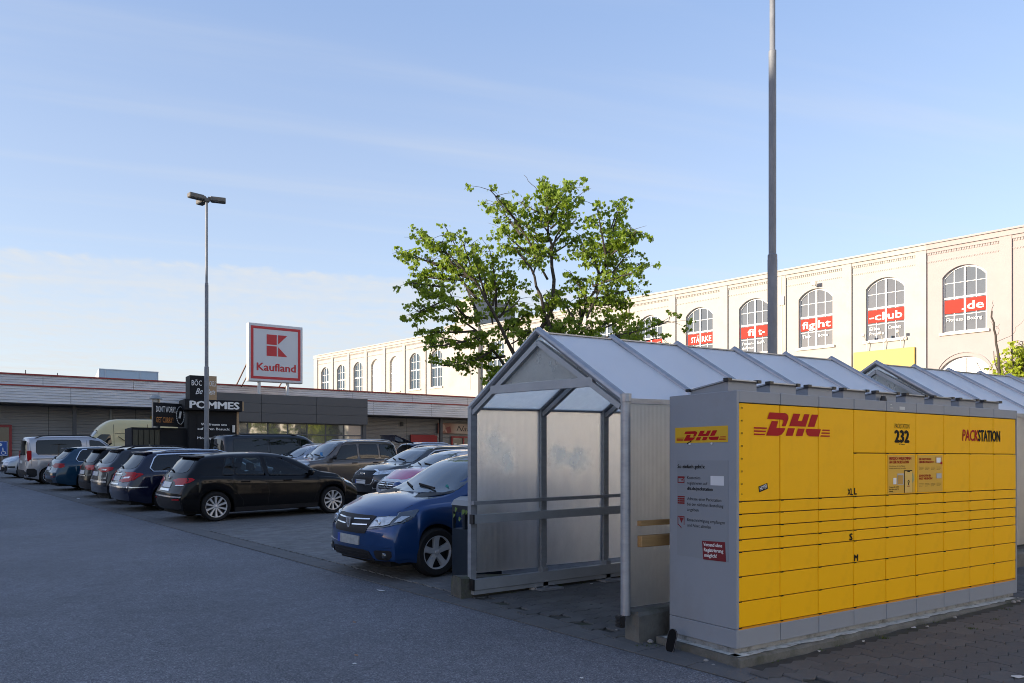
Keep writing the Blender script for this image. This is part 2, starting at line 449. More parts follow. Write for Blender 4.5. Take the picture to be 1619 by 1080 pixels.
# rectangular stones of the near parking bays, laid square to the border line
ca, sa = math.cos(R(7.8)), math.sin(R(7.8))
BL, BW = .206, .106
BP = brick_poly(BL, BW, .0018)
mbs = [MB(), MB()]
for j in range(48, 150):
    for i in range(10, 60):
        x = i * BL + (j % 2) * BL / 2; y = j * BW
        u, v = ca * x - sa * y, sa * x + ca * y
        if v > 15.3 or v < 7.62: continue
        if (u - 3.7) * .3 + (15.5 - v) < 0: continue
        cut = max(0.0, (border(v) + .332 - u) / ca)
        if cut > BL - .03: continue
        P_ = BP if not cut else [(cut + .0018, .0018), (BL - .0018, .0018), (BL - .0018, BW - .0018), (cut + .0018, BW - .0018)]
        dz = rnd.uniform(-.0012, .0012)
        stone(mbs[rnd.randrange(2)], P_, lambda xx, yy, z: (u + ca * xx - sa * yy, v + sa * xx + ca * yy, g(u + ca * xx - sa * yy, v + sa * xx + ca * yy) + .004 + z + dz), .016)
for k in range(2): tag(mbs[k].build('bay_stones', [mat('bay stone', (.125, .126, .127), .8, var=.28, vscale=2.2, bump=.002, bscale=140, dirt=((.06, .06, .05), .5, 3.0)), mat('bay stone worn', (.15, .151, .15), .8, var=.25, vscale=2.2, bump=.002, bscale=140, dirt=((.07, .07, .06), .5, 3.0))][k], pave_base), kind='stuff')
# edging: two rows of long dark stones between asphalt and pavers
edge_root = MB()
M_EDGE = mat('edging stone', (.10, .10, .10), .85, var=.15, vscale=3, bump=.003, bscale=90)
ei = 0; v = 1.2
emb = MB()
while v < 45:
    for k in (0, 1):
        L = .5; u = border(v) + .165 * k
        Tm = lambda x, y, z: (u + .13 * 0 + ca * x - sa * y, v + sa * x + ca * y, g(u + ca * x - sa * y, v + sa * x + ca * y) + .003 + z)
        if v < 12:
            m1 = MB(); stone(m1, [(.001, .0015), (.163, .0015), (.163, L - .0015), (.001, L - .0015)], Tm, .009, .002)
            m1.build('edging_stone', M_EDGE, pave_base)
        else: stone(emb, [(.001, .0015), (.163, .0015), (.163, L - .0015), (.001, L - .0015)], Tm, .009, .002)
    v += .5
tag(emb.build('edging_stones', M_EDGE, pave_base), kind='stuff')

# ================================================================ WHITE FACTORY BUILDING
M_WHITE = mat('white painted brick', (.385, .365, .335), .85, var=.06, vscale=.8, bump=.004, bscale=14, dirt=((.31, .28, .24), .45, .35))
M_CREAM = mat('cream painted brick', (.345, .30, .288), .85, var=.05, vscale=.8, bump=.004, bscale=14)
M_WFRAME = mat('white window paint', (.8, .79, .76), .5)
M_PANE = mat('factory window glass', (.05, .078, .105), .01, var=.12, vscale=.7, spec=.8)
M_BLIND = mat('pale blind behind glass', (.66, .63, .55), .25, var=.05, vscale=2, spec=.7)
M_RED = mat('red banner', (.42, .030, .018), .7, spec=.2)
M_LETW = mat('white lettering', (.82, .82, .8), .6)
M_SILL = mat('cream sill stone', (.62, .56, .45), .85, var=.1, vscale=4)
FT = Vector((-.197, .9804, 0)); FA = math.atan2(.9804, -.197)
fac = thing('factory_building', 'long white painted brick factory building with arched windows and red banners behind the trolley shelters', 'building', (49.4, 31.7, 0), FA)
BAYW = 4.8
def arch_pts(c, w, sill, spring, apex, n=14):
    h = apex - spring; r = (w * w / 4 + h * h) / (2 * h); zc = apex - r; a0 = math.asin(w / 2 / r)
    top = [(c + r * math.sin(a), zc + r * math.cos(a)) for a in [a0 - 2 * a0 * i / n for i in range(n + 1)]]
    return [(c - w / 2, sill), (c + w / 2, sill)] + top
def arch_top(c, w, spring, apex, x):
    h = apex - spring; r = (w * w / 4 + h * h) / (2 * h)
    return apex - r + math.sqrt(max(r * r - (x - c) ** 2, 0))
def wall_with_holes(x0, x1, z0, z1, holes, depth):
    V = [(x0, z0), (x1, z0), (x1, z1), (x0, z1)]; E = [(0, 1), (1, 2), (2, 3), (3, 0)]; 
    for h in holes:
        n = len(V); V += h; E += [(n + i, n + (i + 1) % len(h)) for i in range(len(h))]
    r = delaunay_2d_cdt([Vector(p) for p in V], E, [], 0, 1e-5)
    vs, fs = r[0], r[2]
    def inside(p, poly):
        c = False; n = len(poly)
        for i in range(n):
            a, b = poly[i], poly[(i + 1) % n]
            if (a[1] > p[1]) != (b[1] > p[1]) and p[0] < (b[0] - a[0]) * (p[1] - a[1]) / (b[1] - a[1]) + a[0]: c = not c
        return c
    mb = MB(); F = []
    for f in fs:
        cx = sum(vs[i][0] for i in f) / len(f); cz = sum(vs[i][1] for i in f) / len(f)
        if not any(inside((cx, cz), h) for h in holes): F.append(tuple(f))
    mb.add([(p[0], 0, p[1]) for p in vs], F)
    for h in holes:
        for i in range(len(h)):
            a, b = h[i], h[(i + 1) % len(h)]
            mb.quad((a[0], 0, a[1]), (b[0], 0, b[1]), (b[0], -depth, b[1]), (a[0], -depth, a[1]))
    return mb
UP = dict(w=2.5, sill=9.75, spring=13.32, apex=13.98)
LO = dict(w=2.7, sill=4.2, spring=7.45, apex=8.15)
WC = 2.62
bay_mb = wall_with_holes(.65, BAYW, 0, 15.3, [arch_pts(WC, **UP), arch_pts(WC, **LO)], .34)
bay_me = bay_mb.mesh('wall_bay', M_WHITE); bay_cream = bay_mb.mesh('wall_bay', M_CREAM)
pm = MB().box(0, -.5, 0, .65, .13, 15.3); pil_me = pm.mesh('pilaster', M_WHITE); pil_cream = pm.mesh('pilaster', M_CREAM)
cor = MB().box(0, -.4, 15.3, BAYW, .2, 15.62).box(0, -.4, 15.62, BAYW, .3, 15.74)
cor.box(.65, -.1, 15.08, BAYW, .09, 15.3)
for k in range(28):
    x = .72 + k * .146
    cor.box(x, -.02, 14.94, x + .085, .045, 15.08)
    cor.box(x, -.02, 14.43, x + .07, .03, 14.5)
cor.box(.65, -.02, 14.5, BAYW, .03, 14.55)
cor_me = cor.mesh('cornice', M_WHITE); cor_cream = cor.mesh('cornice', M_CREAM)
sillm = MB().box(WC - 1.42, -.3, 9.58, WC + 1.42, .14, 9.75).mesh('sill', M_SILL)
hood = MB()
hp = arch_pts(WC, 3.1, 7.3, 7.3, 8.42)[2:]
for a, b in zip(hp[:-1], hp[1:]): hood.bar((a[0], .03, a[1]), (b[0], .03, b[1]), .06, .08, (0, 1, 0))
hood_w = hood.mesh('arch_moulding', M_WHITE); hood_c = hood.mesh('arch_moulding', M_CREAM)
def window_frame(w, sill, spring, apex, rows, heavy):
    mb = MB(); c = WC; y0, y1 = -.30, -.22
    out = arch_pts(c, w, sill, spring, apex, 12); 
    for i in range(len(out)):
        a, b = out[i], out[(i + 1) % len(out)]
        k = .09
        def inn(p): return (c + (p[0] - c) * (1 - 2 * k / w), sill + k + (p[1] - sill) * (1 - 2 * k / (apex - sill)))
        ia, ib = inn(a), inn(b)
        mb.add([(a[0], y1, a[1]), (b[0], y1, b[1]), (ib[0], y1, ib[1]), (ia[0], y1, ia[1]), (ia[0], y0, ia[1]), (ib[0], y0, ib[1])], [(0, 1, 2, 3), (3, 2, 5, 4)])
    for x, t in ((c, .11), (c - w / 4, .036), (c + w / 4, .036)):
        mb.box(x - t / 2, y0, sill + .05, x + t / 2, y1 + (.025 if t > .1 else -.01), arch_top(c, w, spring, apex, x) - .04)
    for z in rows:
        t = .12 if z in heavy else .036
        mb.box(c - w / 2 + .05, y0 + .004, z - t / 2, c + w / 2 - .05, y1 + (.02 if t > .1 else -.013), z + t / 2)
    return mb
ROWS_U = [10.88, 11.98, 12.95]
wf_u = window_frame(rows=ROWS_U, heavy=[11.98], **UP).mesh('window', M_WFRAME)
wf_l = window_frame(rows=[5.6, 6.9], heavy=[6.9], **LO).mesh('window', M_WFRAME)
def pane_meshes(w, sill, spring, apex, rows):
    res = []; zs = [sill + .06] + rows + [None]; c = WC
    for k in range(4):
        xa = c - w / 2 + .05 + k * (w - .1) / 4; xb = xa + (w - .1) / 4
        for i in range(len(zs) - 1):
            z0 = zs[i]; z1 = zs[i + 1]; y = -.275
            if z1: pts = [(xa, y, z0), (xb, y, z0), (xb, y, z1), (xa, y, z1)]
            else: pts = [(xa, y, z0), (xb, y, z0)] + [(x, y, arch_top(c, w, spring, apex, x)) for x in np.linspace(xb, xa, 5)]
            res.append(pts)
    return res
PU = pane_meshes(rows=ROWS_U, **UP); PL = pane_meshes(rows=[5.6, 6.9], **LO)
pane_me = [MB().poly(p, (0, -.012, 0)).mesh('pane', M_PANE) for p in PU]
def joined_panes(P, m):
    mb = MB()
    for p in P: mb.poly(p)
    return mb.mesh('pane', m)
pane_all_u = joined_panes(PU, M_PANE); pane_all_l = joined_panes(PL, M_BLIND)
BAN = {-2: ([('.', .1), ('de', .9)], ['Fitness-', 'Boxing']), -1: ([('-cl', .95), ('ub', .9)], ['Elite\nProgram', 'Combat']),
       0: ([('fig', .95), ('ht', .9)], ['Thai-', 'Boxen']), 1: ([('fi', .5), ('t-', .5)], ['Frauen-\ndefence', 'Self-']),
       2: ([('ST\u00c4', .75), ('RKE', .85)], ['Free-', 'Fight']), 3: ([('RESP', .8), ('EKT', .8)], ['Kick-', 'Boxing'])}
RT, UPV = (-1, 0, 0), (0, 0, 1)
for n in range(-14, 8):
    cream = n <= -2
    x = n * BAYW
    obj('wall_bay', bay_cream if cream else bay_me, fac, (x, 0, 0)); obj('pilaster', pil_cream if n <= -2 else pil_me, fac, (x, 0, 0))
    obj('cornice', cor_cream if cream else cor_me, fac, (x, 0, 0)); obj('arch_moulding', hood_c if cream else hood_w, fac, (x, 0, 0))
    w = obj('window', wf_u, fac, (x, 0, 0)); obj('sill', sillm, w)
    if n <= 3:
        for p in pane_me: obj('pane', p, w)
    else: obj('pane', pane_all_u, w)
    l = obj('window', wf_l, fac, (x, 0, 0)); obj('pane', pane_all_l, l)
    if n in BAN:
        big, small = BAN[n]
        bm_ = MB()
        for k in (0, 1):                                  # k 0: the half that reads first (further along -x)
            xa = WC + 1.17 - k * 1.22
            bm_.box(xa - 1.12, -.268, 11.0, xa, -.20 + .004 * k, 11.86)
        bm_.build('banner', M_RED, w)
        tx = MB(); sm = MB()
        for k in (0, 1):
            xa = WC + 1.17 - k * 1.22
            s, wd = big[k]
            hh = .46 if len(s) > 2 and s.isupper() else .52
            put_text(tx, s, (xa - .04 - (1.06 - 1.04 * min(wd, 1)) * (1 if (k == 0) else .35), -.19, 11.16), RT, UPV, w=1.0 * wd, h=hh, bold=.015)
            for q, line in enumerate(small[k].split('\n')):
                put_text(sm, line, (xa - .1, -.20, 10.48 - q * .33), RT, UPV, w=.135 * len(line) , h=.22, bold=.0)
        tx.build('lettering', M_LETW, w); sm.build('lettering', M_LETW, w)
# taller plain stair block, then the farther wing with narrower bays
x0 = 8 * BAYW
MB().box(x0, -8, 0, x0 + 5.4, .5, 16.0).box(x0 - .1, -8, 16.0, x0 + 5.5, .6, 16.25).box(x0 + 1.2, .5, 9.0, x0 + 1.25, .52, 15).build('stair_block', M_WHITE, fac)
MB().box(x0 + 1.0, -6, 16.2, x0 + 4.0, .2, 18.6).box(x0 + .9, -6, 18.6, x0 + 4.1, .3, 18.8).build('roof_hut', M_WHITE, fac)
x1 = x0 + 5.4; B2 = 3.94
s2 = (B2 - .5) / (BAYW - .65)
for n in range(7):
    x = x1 + n * B2
    for nm, me in (('wall_bay', bay_me), ('pilaster', pil_me), ('cornice', cor_me)):
        o = obj(nm, me, fac, (x, 0, 0)); o.scale = (B2 / BAYW, 1, 1)
    w = obj('window', wf_u, fac, (x, 0, 0)); w.scale = (B2 / BAYW, 1, 1)
    obj('pane', pane_all_u if n not in (2, 3) else joined_panes(PU, M_BLIND), w); obj('sill', sillm, w)
x2 = x1 + 7 * B2
MB().box(x2, -.5, 0, x2 + .9, .13, 15.3).box(x2 - .01, -.4, 15.3, x2 + 1.0, .2, 15.74).build('pilaster', M_WHITE, fac)
MB().box(-14 * BAYW, -14, 0, x2 + .85, -.5, 15.45).build('roof', mat('roof felt', (.2, .19, .18), .9), fac)
# drain pipe with hopper, wall lamps, yellow board
M_PIPE = mat('cream drain pipe', (.6, .54, .44), .6)
MB().tube([(1.38, .1, 13.2), (1.38, .1, 0)], .075, 10).tube([(1.45, .12, 15.2), (1.45, .12, 14.0), (1.38, .1, 13.3)], .06, 8).box(1.2, 0, 13.1, 1.56, .24, 13.75).build('drain_pipe', M_PIPE, fac, loc=(BAYW - 1.1 + .0, 0, 0))
sp = MB().bar((0, 0, 0), (0, .5, .15), .05, .05); sp.box(-.16, .42, .02, .16, .62, .28)
MB().add(sp.v, sp.f).build('wall_camera', M_PIPE, fac, loc=(2.5, 0, 14.1))
M_YBOARD = mat('yellow sign board', (.52, .37, .07), .6)
MB().box(-4.15, .14, 6.9, -.2, .30, 9.02, bev=.01).build('sign_board', M_YBOARD, fac)
M_LAMPW = mat('pale lamp housing', (.7, .68, .62), .6)
for i, x in enumerate((-1.1, -2.2, -3.3)):
    MB().tube([(x, .2, 9.02), (x, .35, 9.6), (x, .9, 10.1)], .025, 6).box(x - .09, .80, 9.98, x + .09, 1.0, 10.16, bev=.02).build('board_light', M_LAMPW, fac)

# ================================================================ SUPERMARKET
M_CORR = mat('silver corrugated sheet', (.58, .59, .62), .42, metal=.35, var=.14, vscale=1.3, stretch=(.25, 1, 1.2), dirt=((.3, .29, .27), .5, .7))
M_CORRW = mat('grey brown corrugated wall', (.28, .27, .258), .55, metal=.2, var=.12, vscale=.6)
M_REDTRIM = mat('red trim', (.30, .035, .025), .55, var=.15, vscale=2)
M_DARKM = mat('dark painted metal', (.03, .032, .035), .5)
def corrug(x0, x1, z0, z1, pitch, depth, y=0.0):
    """horizontal trapezoid ribs, the sheet facing -y"""
    mb = MB(); n = max(1, int(round((z1 - z0) / pitch))); p = (z1 - z0) / n; prof = []
    for i in range(n):
        z = z0 + i * p
        prof += [(z, 0), (z + p * .42, 0), (z + p * .52, depth), (z + p * .9, depth)]
    prof.append((z1, 0))
    V = []
    for z, d in prof: V += [(x0, y + d, z), (x1, y + d, z)]
    return mb.add(V, [(2 * i, 2 * i + 1, 2 * i + 3, 2 * i + 2) for i in range(len(prof) - 1)])
mk = thing('supermarket', 'low supermarket hall with silver corrugated canopy and red trim lines', 'building', (0, 60, 1.2))
pw = 5.5
def panel_row(z0, z1, y, m, name, xa=-20.0, xb=42.0, off=0.0, pitch=.17, depth=.05, w=pw):
    me = corrug(.012, w - .012, z0, z1, pitch, depth).mesh(name, m)
    x = xa + off
    while x < xb - .5:
        obj(name, me, mk, (x, y, 0)); x += w
panel_row(5.38, 6.02, .5, M_CORR, 'cladding_panel')
panel_row(4.14, 5.24, 0, M_CORR, 'cladding_panel', off=1.6)
MB().box(-20, .42, 6.02, 43, .8, 6.12).build('roof_edge_trim', M_REDTRIM, mk)
MB().box(-20, -.05, 5.24, 43, .5, 5.33).build('canopy_trim', M_REDTRIM, mk)
MB().box(-20, .07, 4.08, 43, 3.0, 4.16).build('canopy_soffit', M_DARKM, mk)
MB().box(-20, .6, 5.3, 43, 40, 5.98).build('roof', mat('roof felt dark', (.13, .13, .13), .9), mk)
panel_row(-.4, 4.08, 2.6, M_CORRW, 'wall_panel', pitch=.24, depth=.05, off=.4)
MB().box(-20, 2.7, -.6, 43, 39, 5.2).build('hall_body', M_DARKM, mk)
M_POST = mat('dark canopy post', (.06, .062, .065), .5)
for x in (-8.5, 3.9, 16.4, 32.7):
    MB().box(x - .12, 1.2, -.5, x + .12, 1.45, 4.08).build('canopy_post', M_POST, mk)
MB().tube([(6.28, 2.45, 4.05), (6.28, 2.45, -.3)], .09, 8).build('downpipe', mat('pale pipe', (.42, .42, .38), .6), mk)
# entrance doors with red frames
M_REDF = mat('red door frame', (.30, .02, .022), .45)
M_DGLASS = mat('dark shop glass', (.03, .035, .035), .06, spec=.8)
for (x, w_) in ((-1.5, 1.75), (34.4, 2.6)):
    f = MB(); z1 = 2.75 if x < 0 else 2.55
    f.box(x, 2.42, -.3, x + .16, 2.6, z1).box(x + w_ - .16, 2.42, -.3, x + w_, 2.6, z1).box(x + .16, 2.42, z1 - .17, x + w_ - .16, 2.6, z1).box(x + w_ / 2 - .06, 2.42, -.3, x + w_ / 2 + .06, 2.6, z1 - .17)
    d = f.build('door_frame', M_REDF, mk); MB().box(x + .1, 2.5, -.3, x + w_ - .1, 2.54, z1 - .1).build('pane', M_DGLASS, d)
    MB().box(x + .3, 2.47, .9, x + .55, 2.49, 1.9).box(x + w_ - .7, 2.47, 1.0, x + w_ - .4, 2.49, 1.5).build('poster', mat('paper notice', (.6, .58, .5), .7), d)
MB().box(30.2, 2.3, -.3, 32.6, 2.5, 2.62, bev=.01).box(32.6, 2.3, -.3, 32.85, 2.56, 2.57).build('red_board', mat('red gate board', (.36, .03, .03), .6, var=.08), mk)
MB().box(29.3, 2.4, 3.35, 29.5, 2.6, 3.75).build('wall_lamp', M_DARKM, mk)
# post sign and perfumery sign on the wall, vertical poster
s = tag(thing('post_sign', 'yellow post office sign with black horn under the canopy', 'sign', (0, 62.45, 1.2)))
MB().box(8.9, 0, 3.05, 11.35, .12, 3.62, bev=.01).build('panel', mat('post yellow', (.60, .36, .02), .5), s)
hm = MB(); 
for a in range(18):
    b0, b1 = 2 * math.pi * a / 20, 2 * math.pi * (a + 1) / 20
    hm.bar((9.42 + .17 * math.cos(b0), -.015, 3.3 + .12 * math.sin(b0)), (9.42 + .17 * math.cos(b1), -.015, 3.3 + .12 * math.sin(b1)), .02, .05, (0, 1, 0))
hm.bar((9.15, -.015, 3.46), (9.75, -.015, 3.46), .02, .05).poly([(9.15, -.02, 3.3), (9.15, -.02, 3.52), (9.3, -.02, 3.41)], (0, .01, 0)).build('emblem', M_DARKM, s)
s = thing('perfumery_sign', 'wide shop sign with a face picture and script lettering under the canopy', 'sign', (32.95, 62.3, 1.2))
def picture_material():
    m = bpy.data.materials.new('beauty sign print'); m.use_nodes = True
    t = m.node_tree; b = t.nodes['Principled BSDF']; N = t.nodes.new; L = t.links.new
    co = N('ShaderNodeTexCoord'); sx = N('ShaderNodeSeparateXYZ'); L(co.outputs['Object'], sx.inputs[0])
    r = N('ShaderNodeValToRGB'); mr = N('ShaderNodeMapRange'); mr.inputs[2].default_value = 5.0; L(sx.outputs[0], mr.inputs[0]); L(mr.outputs[0], r.inputs[0])
    e = r.color_ramp.elements; e[0].color = (.28, .10, .07, 1); e[1].color = (.45, .30, .2, 1); x = e.new(.25); x.color = (.4, .2, .13, 1); x = e.new(.4); x.color = (.55, .42, .33, 1)
    L(r.outputs[0], b.inputs['Base Color']); b.inputs['Roughness'].default_value = .5
    return m
MB().box(0, 0, 2.78, 5.0, .2, 3.72, bev=.01).build('panel', picture_material(), s)
fm = MB(); 
for (cx, cz, rx, rz) in ((.45, 3.3, .28, .34), (1.0, 3.05, .3, .2)):
    fm.poly([(cx + rx * math.cos(a * .5236), -.01, cz + rz * math.sin(a * .5236)) for a in range(12)], (0, .008, 0))
fm.build('face_print', mat('skin print', (.55, .36, .27), .5), s)
MB().poly([(.12, -.014, 3.65), (.5, -.014, 3.7), (.3, -.014, 3.35), (.2, -.014, 2.85), (.1, -.014, 2.85)], (0, .003, 0)).poly([(.75, -.014, 3.3), (1.25, -.014, 3.45), (1.35, -.014, 2.9), (.95, -.014, 2.8)], (0, .003, 0)).build('hair_print', mat('red hair print', (.25, .05, .04), .5), s)
put_text(MB(), 'Natur', (1.9, -.012, 3.02), (1, 0, 0), (0, 0, 1), w=2.3, h=.5, shear=.35).build('lettering', mat('dark script print', (.05, .03, .03), .5), s)
tag(MB().box(23.0, 62.25, .8, 24.1, 62.4, 4.1 - .55 + 0).build('advert_banner', mat('red white poster', (.42, .13, .09), .6, var=.6, vscale=1.6)), 'tall red and pale advertising poster beside the dark annex window', 'poster')
# rooftop skylight with blue glazing
sk = thing('roof_skylight', 'blue glazed skylight box with a white sloping side on the supermarket roof', 'skylight', (6.6, 75, 7.1))
M_BLUEG = mat('blue skylight glass', (.30, .42, .54), .12, spec=.7)
gm = MB().box(0, 0, 0, 4.7, .06, 2.28).build('glazing', M_BLUEG, sk)
MB().poly([(-.02, 0, -.3), (-.02, 0, 2.3), (-.02, 18, -.3)], (.08, 0, 0)).poly([(0, .1, 2.3), (4.72, .1, 2.3), (4.72, 18, -.3), (0, 18, -.3)], (0, 0, .06)).build('side_panel', mat('white sheet', (.75, .73, .7), .6), sk)
fm = MB()
for x in (0, .45, 3.2, 4.66): fm.box(x, -.05, 0, x + .06, .02, 2.34)
fm.box(0, -.045, 2.28, 4.74, .03, 2.36); fm.build('frame', mat('pale frame', (.5, .55, .6), .5), sk)
rv = tag(MB().lathe([(.12, 0), (.12, .75), (.24, .78), (.3, .9), (.2, 1.05), (0, 1.1)], 12).build('roof_vent', mat('pale vent', (.5, .5, .47), .6), loc=(10.1, 72.5, 7.0)), 'small pale mushroom vent in front of the blue skylight', 'vent')
for i, (x, h) in enumerate(((1.1, 1.0), (2.0, .7), (3.1, .9))):
    tag(MB().tube([(0, 0, 0), (0, 0, h)], .03, 5).build('roof_rod', M_POST, loc=(x, 66, 7.1)), 'thin dark rod on the supermarket roof, ' + ('leftmost of three', 'middle one of three', 'nearest the blue skylight')[i], 'rod', 'thin rods on the supermarket roof')

# dark annex with a long grey fascia and window band
an = thing('annex', 'dark grey flat fascia annex with a band of windows under the red framed sign', 'annex', (11.0, 55, 1.2))
M_FASC = mat('anthracite fascia', (.075, .076, .078), .45, var=.08, vscale=.6)
fw = 12.0
for k in range(3):
    for j in range(3):
        MB().box(k * 4 + .012, -.04, 3.03 + j * .66 + .006, k * 4 + 3.988, .05, 3.03 + j * .66 + .654, bev=.004).build('fascia_panel', M_FASC, an)
MB().box(0.02, .05, 3.03, 11.98, 5, 5.0).build('annex_body', M_FASC, an)
MB().box(0, .6, -.3, .2, 5, 3.0).box(11.7, .25, -.3, 12.0, 5, 3.03).box(0, .5, -.3, 11.7, .56, 0.2).build('end_wall', M_FASC, an)
def reflect_glass():
    m = bpy.data.materials.new('annex glass'); m.use_nodes = True
    t = m.node_tree; b = t.nodes['Principled BSDF']
    b.inputs['Base Color'].default_value = (.42, .40, .36, 1); b.inputs['Roughness'].default_value = .03; b.inputs['Metallic'].default_value = .75
    n = t.nodes.new('ShaderNodeTexNoise'); n.inputs['Scale'].default_value = .5; co = t.nodes.new('ShaderNodeTexCoord'); t.links.new(co.outputs['Object'], n.inputs['Vector'])
    bp = t.nodes.new('ShaderNodeBump'); bp.inputs['Distance'].default_value = .01; t.links.new(n.outputs[0], bp.inputs['Height']); t.links.new(bp.outputs[0], b.inputs['Normal'])
    return m
M_AGL = reflect_glass()
pn = MB().box(.0, 0, 0, 1.40, .02, 1.0).mesh('pane', M_AGL)
wfm = MB()
for k in range(9): wfm.box(.28 + k * 1.42 - .04, .28, .2, .28 + k * 1.42 + .04, .4, 3.03)
for z in (.2, 1.2, 2.2, 3.0): wfm.box(.28, .275, z - .04, 11.7, .405, z + .035)
wfr = wfm.build('window', M_FASC, an)
for k in range(8):
    for j in range(3):
        o = obj('pane', pn, wfr, (.29 + k * 1.42, .34, .2 + j)); 
        if j == 2: o.scale = (1, 1, .82)

# ---------------------------------------------------------------- red framed K sign on posts
sg = thing('roof_sign', 'large square white sign with red border and emblem on two posts above the annex', 'sign', (14.6, 57.0, 0))
M_SW = mat('white sign face', (.62, .62, .62), .45); M_SR = mat('sign red', (.52, .02, .025), .45)
MB().box(0, 0, 7.3, 4.02, .5, 11.56, bev=.03).build('sign_box', mat('sign casing', (.66, .62, .58), .5), sg)
MB().box(.06, -.012, 7.36, 3.96, .01, 11.5).build('face', M_SW, sg)
bd = MB(); a, b_, t_ = .18, 3.84, .19
z0, z1 = 7.5, 11.36
bd.box(a, -.024, z0, b_, -.008, z0 + t_).box(a, -.024, z1 - t_, b_, -.008, z1).box(a, -.024, z0 + t_, a + t_, -.008, z1 - t_).box(b_ - t_, -.024, z0 + t_, b_, -.008, z1 - t_)
bd.build('border', M_SR, sg)
em = MB(); d_ = (0, .012, 0)
kx, kz, q = 1.32, 9.22, .74; gp = .1
for P in ([(0, 0), (q, 0), (q, q), (0, q)], [(0, q + gp), (q, q + gp), (q, 2 * q + gp), (0, 2 * q + gp)],
          [(q + gp, 0), (q + gp, q - .04), (2 * q + .04, 0)], [(q + gp, q + gp + .04), (2 * q + .04, 2 * q + gp), (q + gp, 2 * q + gp)]):
    em.poly([(kx + x, -.024, kz + z) for x, z in P], d_)
em.build('emblem', M_SR, sg)
put_text(MB(), 'Kaufland', (.62, -.022, 8.12), (1, 0, 0), (0, 0, 1), w=2.85, h=.56, bold=.03).build('lettering', M_SR, sg)
for x in (.85, 2.95): MB().box(x - .09, .15, 6.15, x + .09, .4, 7.32).build('post', mat('pale post', (.6, .6, .57), .5), sg)
M_RUST = mat('rust brown strut', (.16, .08, .05), .7)
for x in (.3, 3.6): 
    MB().bar((x, .5, 9.2), (x, 5.2, 7.15), .07, .07).bar((x + .1, .5, 8.4), (x + .1, 3.6, 7.15), .06, .06).build('brace', M_RUST, sg)

# ================================================================ FOOD KIOSK
ki = thing('food_kiosk', 'black snack kiosk with a fries sign and a two tone sign tower', 'kiosk', (6.1, 33.5, .69))
M_BLK = mat('black kiosk panel', (.013, .014, .017), .6, var=.1, vscale=2, spec=.2)
M_TAN = mat('plywood tan panel', (.40, .27, .15), .6, var=.12, vscale=3, stretch=(1, 1, 6))
M_OLIVE = mat('dark olive door', (.035, .037, .022), .5, var=.1, vscale=3)
kb = MB().box(.1, 0, 0, 2.0, 2.4, 2.92); kb.build('body', M_BLK, ki)
MB().box(2.0, -.02, 0, 2.09, 2.4, 2.92).build('corner_board', M_TAN, ki)
MB().box(.42, -.03, .05, 1.78, .0, 2.75).build('door_panel', M_BLK, ki)
MB().box(-.1, -.28, 2.93, 2.17, 1.0, 3.37, bev=.01).build('sign_box', M_BLK, ki)
MB().box(2.175, -.26, 2.95, 2.235, 1.0, 3.35).build('sign_end', M_TAN, ki)
put_text(MB(), 'POMMES', (.1, -.29, 3.01), (1, 0, 0), (0, 0, 1), w=1.93, h=.29, bold=.045).build('lettering', M_LETW, ki)
tb = MB()
for i, (s_, zz) in enumerate((('Wir freuen uns', 2.32), ('auf Ihren Besuch:', 2.13), ('Montag-Samstag:', 1.75))):
    put_text(tb, s_, (1.08, -.035, zz), (1, 0, 0), (0, 0, 1), w=(1.02, 1.28, 1.3)[i], h=.1, bold=.02, center=True)
tb.build('lettering', M_LETW, ki)
MB().box(.2, .3, 3.37, .86, 1.2, 4.4).build('tower_panel', M_BLK, ki)
MB().box(.86, .295, 3.37, 1.26, 1.2, 4.41).build('tower_panel', M_TAN, ki)
tb = MB()
put_text(tb, 'B\u00d6C', (.27, .285, 3.98), (1, 0, 0), (0, 0, 1), w=.40, h=.22, bold=.01); put_text(tb, 'Be', (.42, .285, 3.62), (1, 0, .08), (0, 0, 1), w=.28, h=.24, shear=.45, bold=.012)
put_text(tb, '\u00d6CKELS', (.89, .285, 3.98), (1, 0, 0), (0, 0, 1), w=.33, h=.22, bold=.01); put_text(tb, 'Beste', (.89, .285, 3.62), (1, 0, .08), (0, 0, 1), w=.31, h=.24, shear=.4, bold=.012)
tb.build('lettering', M_LETW, ki)
MB().box(-1.95, .5, 0, .1, 2.6, 2.2).build('side_wing', M_BLK, ki)
dm = MB()
for k in range(5): dm.box(-1.9 + k * .2, .46, .1, -1.72 + k * .2, .5, 2.1, bev=.008)
dm.build('wing_door', M_OLIVE, ki)
MB().box(-1.33, .44, 1.35, -1.27, .46, 1.5).build('notice', M_LETW, ki)
sb = MB().bar((-1.22, -.02, 2.72), (.0, .5, 2.72), .08, .95); sb.build('slogan_board', M_BLK, ki)
dvec = Vector((1.22, .52, 0)).normalized(); nv = Vector((dvec.y, -dvec.x, 0))
tb = MB(); o_ = Vector((-1.22, -.02, 0)) + nv * .05
put_text(tb, "DON'T WORRY,", o_ + dvec * .08 + Vector((0, 0, 2.82)), dvec, (0, 0, 1), w=.88, h=.24, bold=.01); tb.build('lettering', M_LETW, ki)
put_text(MB(), 'GET CURRY!', o_ + dvec * .08 + Vector((0, 0, 2.4)), dvec, (0, 0, 1), w=.74, h=.22, bold=.01).build('lettering', mat('orange lettering', (.5, .2, .05), .6), ki)
rg = MB(); cc = o_ + dvec * 1.14 + Vector((0, 0, 2.72))
